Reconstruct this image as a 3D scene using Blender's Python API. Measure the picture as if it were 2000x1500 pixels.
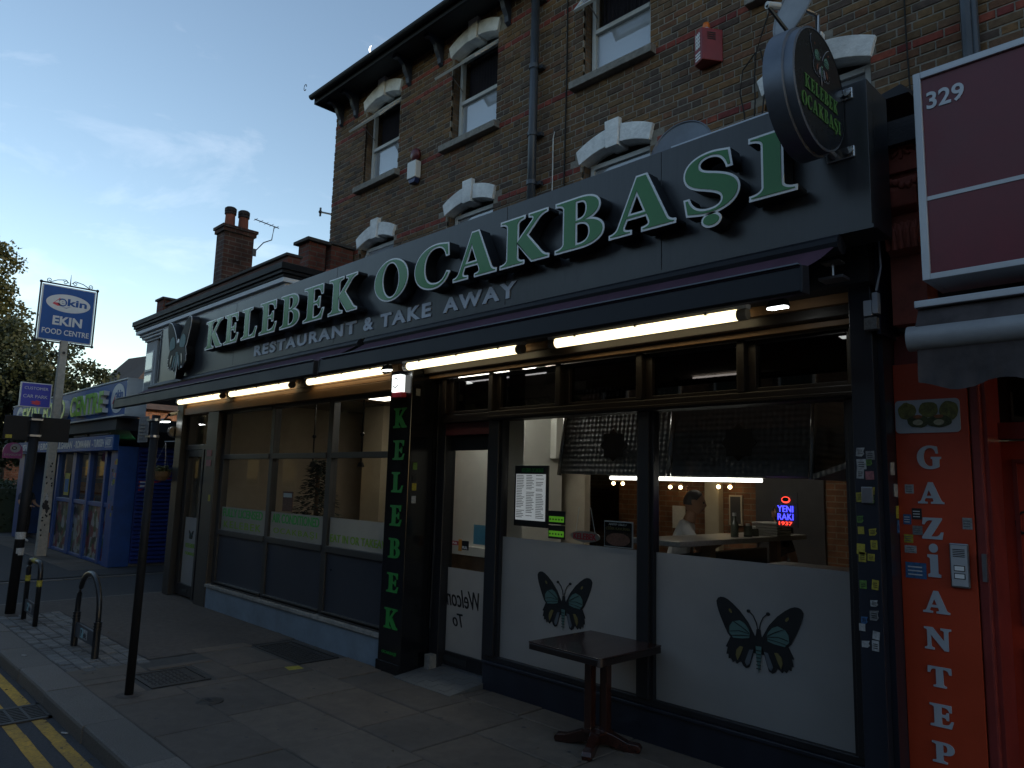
import bpy, bmesh, math, random
from mathutils import Vector, Matrix
from math import sin, cos, pi, radians as R_
for o in list(bpy.data.objects): bpy.data.objects.remove(o)
sc = bpy.context.scene; C = sc.collection
rnd = random.Random(7)
# ---------------------------------------------------------------- camera
cam_d = bpy.data.cameras.new('camera'); cam = bpy.data.objects.new('camera', cam_d); C.objects.link(cam)
cam_d.sensor_width = 36.0; cam_d.lens = 36.0 * 1427.0 / 2000.0; cam_d.clip_start = 0.05; cam_d.clip_end = 3000
cx = Vector((0.7010, 0.0772, 0.7090)); cz = Vector((0.0266, 0.9906, -0.1341))
RW = Matrix(((0.70100, 0.07700, 0.70900), (0.71267, -0.11283, -0.69237), (0.02666, 0.99064, -0.13387)))
cam.matrix_world = Matrix.Translation((0, -4.2739, 1.8)) @ RW.to_4x4()
sc.camera = cam
# ---------------------------------------------------------------- sky, sun, exposure
SUN_EL, SUN_AZ = R_(8.0), R_(75.0)        # azimuth measured from +Y towards +X
world = bpy.data.worlds.new('World'); sc.world = world; world.use_nodes = True
wn, wl = world.node_tree.nodes, world.node_tree.links; wn.clear()
w_out = wn.new('ShaderNodeOutputWorld'); w_bg = wn.new('ShaderNodeBackground'); sky = wn.new('ShaderNodeTexSky')
sky.sky_type = 'NISHITA'; sky.sun_disc = False; sky.sun_elevation = SUN_EL; sky.sun_rotation = SUN_AZ
sky.altitude = 0; sky.air_density = 1.0; sky.dust_density = 0.3; sky.ozone_density = 1.05
tc = wn.new('ShaderNodeTexCoord'); mp = wn.new('ShaderNodeMapping')
mp.inputs['Scale'].default_value = (1.1, 2.6, 7.0); mp.inputs['Rotation'].default_value = (0.25, 0.2, 0.75); mp.inputs['Location'].default_value = (0.35, 1.1, 0.2)
nz = wn.new('ShaderNodeTexNoise'); nz.inputs['Scale'].default_value = 1.7; nz.inputs['Detail'].default_value = 9; nz.inputs['Roughness'].default_value = 0.62; nz.inputs['Distortion'].default_value = 0.35
rp = wn.new('ShaderNodeValToRGB'); rp.color_ramp.elements[0].position = 0.55; rp.color_ramp.elements[1].position = 0.86
mx = wn.new('ShaderNodeMix'); mx.data_type = 'RGBA'; mx.blend_type = 'ADD'
cl = wn.new('ShaderNodeMix'); cl.data_type = 'RGBA'; cl.blend_type = 'MULTIPLY'; cl.inputs[0].default_value = 1.0; cl.inputs[7].default_value = (1.1, .95, .85, 1)
tint = wn.new('ShaderNodeMix'); tint.data_type = 'RGBA'; tint.blend_type = 'MULTIPLY'; tint.inputs[0].default_value = 1.0; tint.inputs[7].default_value = (0.98, 0.96, 1.0, 1)
wl.new(tc.outputs['Generated'], mp.inputs['Vector']); wl.new(mp.outputs[0], nz.inputs['Vector']); wl.new(nz.outputs['Fac'], rp.inputs[0])
wl.new(sky.outputs[0], tint.inputs[6]); wl.new(rp.outputs[0], cl.inputs[6]); wl.new(tint.outputs[2], mx.inputs[6]); wl.new(cl.outputs[2], mx.inputs[7]); mx.inputs[0].default_value = 1.0
wl.new(mx.outputs[2], w_bg.inputs[0]); w_bg.inputs[1].default_value = 0.15; wl.new(w_bg.outputs[0], w_out.inputs[0])
sun_d = bpy.data.lights.new('sun', 'SUN'); sun = bpy.data.objects.new('sun', sun_d); C.objects.link(sun)
sun_d.energy = 1.2; sun_d.angle = R_(0.6); sun_d.color = (1.0, 0.84, 0.62)
sv = Vector((sin(SUN_AZ) * cos(SUN_EL), cos(SUN_AZ) * cos(SUN_EL), sin(SUN_EL)))
sun.rotation_euler = sv.to_track_quat('Z', 'Y').to_euler()
vs = sc.view_settings; vs.view_transform = 'Standard'; vs.look = 'None'; vs.gamma = 1.0; vs.exposure = 0.92; vs.use_curve_mapping = False
sc.render.engine = 'CYCLES'
cy = sc.cycles; cy.use_denoising = True; cy.max_bounces = 7; cy.diffuse_bounces = 3; cy.glossy_bounces = 4; cy.transmission_bounces = 4; cy.transparent_max_bounces = 12; cy.sample_clamp_indirect = 4.0; cy.caustics_reflective = False; cy.caustics_refractive = False
# ---------------------------------------------------------------- materials
M = {}
def nodes_of(name):
    m = bpy.data.materials.new(name); m.use_nodes = True; n = m.node_tree.nodes; l = m.node_tree.links
    return m, n, l, n['Principled BSDF']
def sb(a, *k): return tuple(min(1.0, c * k[0]) for c in a[:3]) + (1,)
def mat(name, col, rough=0.6, metal=0.0, var=0.15, ns=6.0, bump=0.0, bs=60.0, spec=0.5, coat=0.0, dirt=0.0, aniso=(1, 1, 1)):
    m, n, l, b = nodes_of(name)
    b.inputs['Roughness'].default_value = rough; b.inputs['Metallic'].default_value = metal; b.inputs['Specular IOR Level'].default_value = spec; b.inputs['Coat Weight'].default_value = coat
    t = n.new('ShaderNodeTexCoord'); mpn = n.new('ShaderNodeMapping'); mpn.inputs['Scale'].default_value = aniso; l.new(t.outputs['Object'], mpn.inputs['Vector'])
    a = n.new('ShaderNodeTexNoise'); a.inputs['Scale'].default_value = ns; a.inputs['Detail'].default_value = 7; a.inputs['Roughness'].default_value = 0.65; l.new(mpn.outputs[0], a.inputs['Vector'])
    r = n.new('ShaderNodeMapRange'); r.inputs[1].default_value = 0.3; r.inputs[2].default_value = 0.7; l.new(a.outputs['Fac'], r.inputs[0])
    x = n.new('ShaderNodeMix'); x.data_type = 'RGBA'; l.new(r.outputs[0], x.inputs[0]); x.inputs[6].default_value = sb(col, 1 - var); x.inputs[7].default_value = sb(col, 1 + var)
    out = x.outputs[2]
    if dirt:
        d = n.new('ShaderNodeTexNoise'); d.inputs['Scale'].default_value = 1.3; d.inputs['Detail'].default_value = 9; d.inputs['Roughness'].default_value = 0.7; l.new(t.outputs['Object'], d.inputs['Vector'])
        dr = n.new('ShaderNodeMapRange'); dr.inputs[1].default_value = 0.42; dr.inputs[2].default_value = 0.75; dr.inputs[4].default_value = dirt; l.new(d.outputs['Fac'], dr.inputs[0])
        y = n.new('ShaderNodeMix'); y.data_type = 'RGBA'; l.new(dr.outputs[0], y.inputs[0]); l.new(out, y.inputs[6]); y.inputs[7].default_value = (0.035, 0.032, 0.028, 1); out = y.outputs[2]
    l.new(out, b.inputs['Base Color'])
    rr = n.new('ShaderNodeMapRange'); rr.inputs[3].default_value = max(0.02, rough - 0.1); rr.inputs[4].default_value = min(1, rough + 0.12); l.new(a.outputs['Fac'], rr.inputs[0]); l.new(rr.outputs[0], b.inputs['Roughness'])
    if bump:
        c = n.new('ShaderNodeTexNoise'); c.inputs['Scale'].default_value = bs; c.inputs['Detail'].default_value = 5; l.new(mpn.outputs[0], c.inputs['Vector'])
        u = n.new('ShaderNodeBump'); u.inputs['Strength'].default_value = bump; u.inputs['Distance'].default_value = 0.01; l.new(c.outputs['Fac'], u.inputs['Height']); l.new(u.outputs[0], b.inputs['Normal'])
    M[name] = m; return m
def emit(name, col, s):
    m, n, l, b = nodes_of(name); b.inputs['Base Color'].default_value = tuple(col) + (1,); b.inputs['Emission Color'].default_value = tuple(col) + (1,); b.inputs['Emission Strength'].default_value = s
    M[name] = m; return m
def fresnel2(n, l, ior):
    f = n.new('ShaderNodeFresnel'); g = n.new('ShaderNodeNewGeometry'); m_ = n.new('ShaderNodeMix'); m_.data_type = 'FLOAT'; m_.inputs[2].default_value = ior; m_.inputs[3].default_value = 1.0 / ior; l.new(g.outputs['Backfacing'], m_.inputs[0]); l.new(m_.outputs[0], f.inputs[0]); return f
def glass(name, tintc=(0.9, 0.93, 0.92), rough=0.02, ior=1.5, base=0.0, basecol=(0, 0, 0), wob=0.0):
    m, n, l, b = nodes_of(name); n.remove(b); o = n['Material Output']
    tr = n.new('ShaderNodeBsdfTransparent'); tr.inputs[0].default_value = tuple(tintc) + (1,)
    gl = n.new('ShaderNodeBsdfGlossy'); gl.inputs['Roughness'].default_value = rough
    fr = fresnel2(n, l, ior); x = n.new('ShaderNodeMixShader')
    body = tr
    if base:
        df = n.new('ShaderNodeBsdfDiffuse'); df.inputs[0].default_value = tuple(basecol) + (1,); bx_ = n.new('ShaderNodeMixShader'); bx_.inputs[0].default_value = base
        l.new(tr.outputs[0], bx_.inputs[1]); l.new(df.outputs[0], bx_.inputs[2]); body = bx_
    if wob:
        t = n.new('ShaderNodeTexCoord'); w = n.new('ShaderNodeTexNoise'); w.inputs['Scale'].default_value = 2.2; l.new(t.outputs['Object'], w.inputs['Vector']); u = n.new('ShaderNodeBump'); u.inputs['Strength'].default_value = wob; u.inputs['Distance'].default_value = 0.02; l.new(w.outputs['Fac'], u.inputs['Height']); l.new(u.outputs[0], gl.inputs['Normal'])
    l.new(fr.outputs[0], x.inputs[0]); l.new(body.outputs[0], x.inputs[1]); l.new(gl.outputs[0], x.inputs[2]); l.new(x.outputs[0], o.inputs[0])
    M[name] = m; return m
def film(name, col, tl=0.5):
    m, n, l, b = nodes_of(name); n.remove(b); o = n['Material Output']
    d = n.new('ShaderNodeBsdfDiffuse'); t = n.new('ShaderNodeBsdfTranslucent'); tc2 = n.new('ShaderNodeTexCoord'); z2 = n.new('ShaderNodeTexNoise'); z2.inputs['Scale'].default_value = 2.4; z2.inputs['Detail'].default_value = 7; l.new(tc2.outputs['Object'], z2.inputs['Vector']); cm2 = n.new('ShaderNodeMix'); cm2.data_type = 'RGBA'; cm2.inputs[6].default_value = sb(col, .82); cm2.inputs[7].default_value = sb(col, 1.16); l.new(z2.outputs['Fac'], cm2.inputs[0]); l.new(cm2.outputs[2], d.inputs[0]); l.new(cm2.outputs[2], t.inputs[0])
    x = n.new('ShaderNodeMixShader'); x.inputs[0].default_value = tl; l.new(d.outputs[0], x.inputs[1]); l.new(t.outputs[0], x.inputs[2])
    g = n.new('ShaderNodeBsdfGlossy'); g.inputs['Roughness'].default_value = 0.12; y = n.new('ShaderNodeMixShader'); f = fresnel2(n, l, 1.4)
    l.new(f.outputs[0], y.inputs[0]); l.new(x.outputs[0], y.inputs[1]); l.new(g.outputs[0], y.inputs[2]); l.new(y.outputs[0], o.inputs[0]); M[name] = m; return m
def attr_mat(name, attr='Col', rough=0.85, bump=0.5, bs=90, spec=0.25, var=0.25):
    m, n, l, b = nodes_of(name); a = n.new('ShaderNodeAttribute'); a.attribute_name = attr
    t = n.new('ShaderNodeTexCoord'); z = n.new('ShaderNodeTexNoise'); z.inputs['Scale'].default_value = 28; z.inputs['Detail'].default_value = 6; l.new(t.outputs['Object'], z.inputs['Vector'])
    r = n.new('ShaderNodeMapRange'); r.inputs[1].default_value = 0.3; r.inputs[2].default_value = 0.7; r.inputs[3].default_value = 1 - var; r.inputs[4].default_value = 1 + var; l.new(z.outputs['Fac'], r.inputs[0])
    x = n.new('ShaderNodeMix'); x.data_type = 'RGBA'; x.blend_type = 'MULTIPLY'; x.inputs[0].default_value = 1; l.new(a.outputs['Color'], x.inputs[6]); l.new(r.outputs[0], x.inputs[7]); l.new(x.outputs[2], b.inputs['Base Color'])
    b.inputs['Roughness'].default_value = rough; b.inputs['Specular IOR Level'].default_value = spec
    c = n.new('ShaderNodeTexNoise'); c.inputs['Scale'].default_value = bs; c.inputs['Detail'].default_value = 4; l.new(t.outputs['Object'], c.inputs['Vector']); u = n.new('ShaderNodeBump'); u.inputs['Strength'].default_value = bump; u.inputs['Distance'].default_value = 0.006; l.new(c.outputs['Fac'], u.inputs['Height']); l.new(u.outputs[0], b.inputs['Normal'])
    M[name] = m; return m
def brick_mat(name, c1, c2, mortar, sx=1.0, axis='xz'):
    m, n, l, b = nodes_of(name); t = n.new('ShaderNodeTexCoord'); s = n.new('ShaderNodeSeparateXYZ'); l.new(t.outputs['Object'], s.inputs[0]); ad = n.new('ShaderNodeMath'); ad.operation = 'ADD'; l.new(s.outputs[0], ad.inputs[0]); l.new(s.outputs[1], ad.inputs[1])
    cb = n.new('ShaderNodeCombineXYZ'); l.new(ad.outputs[0], cb.inputs[0]); l.new(s.outputs[2], cb.inputs[1])
    k = n.new('ShaderNodeTexBrick'); k.inputs['Scale'].default_value = 1.0; k.inputs['Brick Width'].default_value = 0.21 * sx; k.inputs['Row Height'].default_value = 0.07 * sx; k.inputs['Mortar Size'].default_value = 0.007 * sx
    k.inputs['Color1'].default_value = c1 + (1,); k.inputs['Color2'].default_value = c2 + (1,); k.inputs['Mortar'].default_value = mortar + (1,); l.new(cb.outputs[0], k.inputs['Vector'])
    z = n.new('ShaderNodeTexNoise'); z.inputs['Scale'].default_value = 5; z.inputs['Detail'].default_value = 8; l.new(t.outputs['Object'], z.inputs['Vector']); r = n.new('ShaderNodeMapRange'); r.inputs[1].default_value = .3; r.inputs[2].default_value = .7; r.inputs[3].default_value = .55; r.inputs[4].default_value = 1.35; l.new(z.outputs['Fac'], r.inputs[0])
    x = n.new('ShaderNodeMix'); x.data_type = 'RGBA'; x.blend_type = 'MULTIPLY'; x.inputs[0].default_value = 1; l.new(k.outputs['Color'], x.inputs[6]); l.new(r.outputs[0], x.inputs[7]); l.new(x.outputs[2], b.inputs['Base Color']); b.inputs['Roughness'].default_value = 0.9
    u = n.new('ShaderNodeBump'); u.inputs['Strength'].default_value = 0.8; u.inputs['Distance'].default_value = 0.006; u.invert = True; l.new(k.outputs['Fac'], u.inputs['Height']); l.new(u.outputs[0], b.inputs['Normal']); M[name] = m; return m
# ---------------------------------------------------------------- mesh helpers
ROOT = {}
class MB:
    def __init__(s): s.v = []; s.f = []; s.mi = []; s.k = 0
    def add(s, vs_, fs): b = len(s.v); s.v += [tuple(p) for p in vs_]; s.f += [[b + i for i in q] for q in fs]; s.mi += [s.k] * len(fs); return s
    def box(s, x0, x1, y0, y1, z0, z1, j=0):
        p = [(x, y, z) for z in (z0, z1) for y in (y0, y1) for x in (x0, x1)]
        if j: p = [(x + rnd.uniform(-j, j), y + rnd.uniform(-j, j), z + rnd.uniform(-j, j)) for x, y, z in p]
        return s.add(p, [(0, 2, 3, 1), (4, 5, 7, 6), (0, 1, 5, 4), (2, 6, 7, 3), (0, 4, 6, 2), (1, 3, 7, 5)])
    def hexa(s, p): return s.add(p, [(0, 2, 3, 1), (4, 5, 7, 6), (0, 1, 5, 4), (2, 6, 7, 3), (0, 4, 6, 2), (1, 3, 7, 5)])
    def quad(s, *p): return s.add(p, [tuple(range(len(p)))])
    def prism(s, poly, axis, a, b_):
        n = len(poly)
        def P(u, v, w): return {'x': (w, u, v), 'y': (u, w, v), 'z': (u, v, w)}[axis]
        return s.add([P(u, v, a) for u, v in poly] + [P(u, v, b_) for u, v in poly], [tuple(range(n))[::-1], tuple(range(n, 2 * n))] + [(i, (i + 1) % n, n + (i + 1) % n, n + i) for i in range(n)])
    def tube(s, pts, r, seg=8, r1=None, cap=True):
        pts = [Vector(p) for p in pts]; n = len(pts); rings = []
        up = Vector((0, 0, 1))
        for i, p in enumerate(pts):
            d = (pts[min(i + 1, n - 1)] - pts[max(i - 1, 0)]).normalized()
            a = d.cross(up if abs(d.z) < 0.95 else Vector((1, 0, 0))).normalized(); b_ = a.cross(d).normalized()
            q = r if r1 is None else r + (r1 - r) * i / (n - 1)
            rings.append([p + (a * cos(2 * pi * k / seg) + b_ * sin(2 * pi * k / seg)) * q for k in range(seg)])
        vv = [v for rg in rings for v in rg]; ff = [(i * seg + k, i * seg + (k + 1) % seg, (i + 1) * seg + (k + 1) % seg, (i + 1) * seg + k) for i in range(n - 1) for k in range(seg)]
        if cap: ff += [tuple(range(seg))[::-1], tuple(range((n - 1) * seg, n * seg))]
        return s.add(vv, ff)
    def lathe(s, prof, c, axis='z', seg=24, sx=1.0):
        vv = []; ff = []; n = len(prof)
        for k in range(seg):
            a = 2 * pi * k / seg
            for r, h in prof:
                u, v = r * cos(a) * sx, r * sin(a)
                vv.append({'z': (c[0] + u, c[1] + v, c[2] + h), 'x': (c[0] + h, c[1] + u, c[2] + v), 'y': (c[0] + u, c[1] + h, c[2] + v)}[axis])
        for k in range(seg):
            for i in range(n - 1): ff.append((k * n + i, ((k + 1) % seg) * n + i, ((k + 1) % seg) * n + i + 1, k * n + i + 1))
        return s.add(vv, ff)
    def ball(s, c, r, seg=10, sz=1.0):
        prof = [(max(1e-4, r * sin(pi * i / 6)), -r * sz * cos(pi * i / 6)) for i in range(7)]
        return s.lathe(prof, c, 'z', seg)
    def build(s, name, m, parent=None, bevel=0, smooth=False, local=False):
        off = Vector((0, 0, 0)) if local else rootloc(parent)
        me = bpy.data.meshes.new(name); me.from_pydata([tuple(Vector(p) - off) for p in s.v], [], s.f)
        ms = m if isinstance(m, (list, tuple)) else [m]
        for q in ms: me.materials.append(M[q] if isinstance(q, str) else q)
        if len(ms) > 1: me.polygons.foreach_set('material_index', s.mi)
        bm = bmesh.new(); bm.from_mesh(me); bmesh.ops.recalc_face_normals(bm, faces=bm.faces); bm.to_mesh(me); bm.free()
        if smooth: me.shade_smooth() if hasattr(me, 'shade_smooth') else None
        o = link(name, me, parent)
        if bevel: bv = o.modifiers.new('bevel', 'BEVEL'); bv.width = bevel; bv.segments = 2; bv.limit_method = 'ANGLE'
        return o
def rootloc(p):
    while p is not None and p.name not in ROOT and p.parent: p = p.parent
    return ROOT.get(p.name, Vector((0, 0, 0))) if p is not None else Vector((0, 0, 0))
def link(name, me, parent=None):
    o = bpy.data.objects.new(name, me); C.objects.link(o)
    if parent is not None: o.parent = parent
    return o
def tag(o, label, cat, group=None):
    o['label'] = label; o['category'] = cat
    if group: o['group'] = group
    return o
def thing(name, label, cat, loc=(0, 0, 0), group=None):
    o = bpy.data.objects.new(name, None); C.objects.link(o); o.location = loc; o.empty_display_size = 0.1; ROOT[o.name] = Vector(loc); return tag(o, label, cat, group)
def bx(name, m, parent, *b, bevel=0): return MB().box(*b).build(name, m, parent, bevel)
def multi(name, m, parent, boxes, bevel=0, sub='rail'):
    o = bx(name, m, parent, *boxes[0], bevel=bevel)
    for b in boxes[1:]: bx(sub, m, o, *b, bevel=bevel)
    return o
def struct(o): o['kind'] = 'structure'; return o
def stuff(o): o['kind'] = 'stuff'; return o
def pieces(name, m, parent, bm):
    return bm.build(name, m, parent)
# ---------------------------------------------------------------- flat shapes: glyph outlines, text, polygons with thickness
def curve_mesh(contours, depth=0.0, offset=0.0):
    cu = bpy.data.curves.new('c', 'CURVE'); cu.dimensions = '2D'; cu.fill_mode = 'BOTH'; cu.extrude = depth / 2; cu.offset = offset
    for pts in contours:
        sp = cu.splines.new('POLY'); sp.points.add(len(pts) - 1)
        for q, p in zip(sp.points, pts): q.co = (p[0], p[1], 0, 1)
        sp.use_cyclic_u = True
    return eval_mesh(cu)
def text_raw(s, depth=0.0, offset=0.0, shear=0.0, spacing=1.0):
    cu = bpy.data.curves.new('t', 'FONT'); cu.body = s; cu.extrude = depth / 2; cu.offset = offset; cu.shear = shear; cu.space_character = spacing; cu.resolution_u = 4
    return eval_mesh(cu)
def eval_mesh(cu):
    o = bpy.data.objects.new('tmp', cu); me = bpy.data.meshes.new_from_object(o); bpy.data.objects.remove(o); bpy.data.curves.remove(cu); return me
def bounds(me):
    xs = [v.co.x for v in me.vertices]; ys = [v.co.y for v in me.vertices]; return min(xs), max(xs), min(ys), max(ys)
FRONT = Matrix(((1, 0, 0), (0, 0, -1), (0, 1, 0)))      # x right, y up, +z towards -Y (a sign on the shop fronts)
SIDE = Matrix(((0, 0, 1), (1, 0, 0), (0, 1, 0)))        # x along +Y, y up, +z towards +X (a sign seen from the right)
def place(me, name, m, parent, origin, frame=FRONT, scale=(1, 1, 1)):
    off = rootloc(parent); o3 = Vector(origin) - off
    for v in me.vertices: v.co = frame @ Vector((v.co.x * scale[0], v.co.y * scale[1], v.co.z * scale[2])) + o3
    me.materials.clear()
    for q in (m if isinstance(m, (list, tuple)) else [m]): me.materials.append(M[q] if isinstance(q, str) else q)
    return link(name, me, parent)
def text(s, name, m, parent, x0, x1, z0, z1, y, frame=FRONT, depth=0.004, bold=0.0, shear=0.0, spacing=1.0, mirror=False):
    """text fitted into the box x0..x1, z0..z1 on a plane (y, or x for SIDE)."""
    d = depth
    me = text_raw(s, 0.01, bold, shear, spacing); a0, a1, b0, b1 = bounds(me)
    kx, kz = (x1 - x0) / (a1 - a0), (z1 - z0) / (b1 - b0)
    for v in me.vertices:
        ux = (v.co.x - a0) * kx
        if mirror: ux = (x1 - x0) - ux
        v.co = (ux, (v.co.y - b0) * kz, v.co.z / 0.01 * d)
    org = (x0, y, z0) if frame is FRONT else (y, x0, z0)
    return place(me, name, m, parent, org, frame)
def islands(me):
    bm = bmesh.new(); bm.from_mesh(me); seen = set(); out = []
    for f in bm.faces:
        if f in seen: continue
        st = [f]; seen.add(f); comp = []
        while st:
            g = st.pop(); comp.append([tuple(v.co) for v in g.verts])
            for e in g.edges:
                for h in e.link_faces:
                    if h not in seen: seen.add(h); st.append(h)
        out.append(comp)
    bm.free(); return out
def text_letters(s, name, m, parent, x0, x1, z0, z1, y, frame=FRONT, depth=0.004, bold=0.0, spacing=1.0):
    """like text(), but every letter is an object of its own."""
    words = s; me = text_raw(words, 0.01, bold, 0, spacing); a0, a1, b0, b1 = bounds(me); kx, kz = (x1 - x0) / (a1 - a0), (z1 - z0) / (b1 - b0)
    off = rootloc(parent); org = Vector((x0, y, z0)) if frame is FRONT else Vector((y, x0, z0)); res = []
    for comp in islands(me):
        idx = {}; vv = []; ff = []
        for q in comp:
            r = []
            for p in q:
                if p not in idx: idx[p] = len(vv); vv.append(frame @ Vector(((p[0] - a0) * kx, (p[1] - b0) * kz, p[2] / 0.01 * depth)) + org - off)
                r.append(idx[p])
            ff.append(r)
        g = bpy.data.meshes.new(name); g.from_pydata([tuple(v) for v in vv], [], ff); g.materials.append(M[m]); res.append(link(name, g, parent))
    bpy.data.meshes.remove(me); return res
def poly(pts, name, m, parent, origin, k=1.0, depth=0.004, frame=FRONT, holes=()):
    me = curve_mesh([pts] + list(holes), depth / k)
    return place(me, name, m, parent, origin, frame, (k, k, k))
def Q(p0, c, p1, n=6): return [((1 - t) ** 2 * p0[0] + 2 * t * (1 - t) * c[0] + t * t * p1[0], (1 - t) ** 2 * p0[1] + 2 * t * (1 - t) * c[1] + t * t * p1[1]) for t in [i / n for i in range(1, n + 1)]]
def K_(p0, a, b, p1, n=10): return [tuple((1 - t) ** 3 * p0[i] + 3 * t * (1 - t) ** 2 * a[i] + 3 * t * t * (1 - t) * b[i] + t ** 3 * p1[i] for i in (0, 1)) for t in [i / n for i in range(1, n + 1)]]
def path(*items):
    out = []
    for it in items:
        if it[0] == 'q': out += Q(out[-1], it[1], it[2])
        elif it[0] == 'c': out += K_(out[-1], it[1], it[2], it[3])
        else: out.append(it)
    return out
def ell(cx_, cy_, rx, ry, n=28, a=0.0): return [(cx_ + rx * cos(2 * pi * i / n) * cos(a) - ry * sin(2 * pi * i / n) * sin(a), cy_ + rx * cos(2 * pi * i / n) * sin(a) + ry * sin(2 * pi * i / n) * cos(a)) for i in range(n)]
ST = [(0, 1), (0, .95), ('q', (.115, .94), (.13, .85)), (.13, .15), ('q', (.115, .06), (0, .05))]
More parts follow.
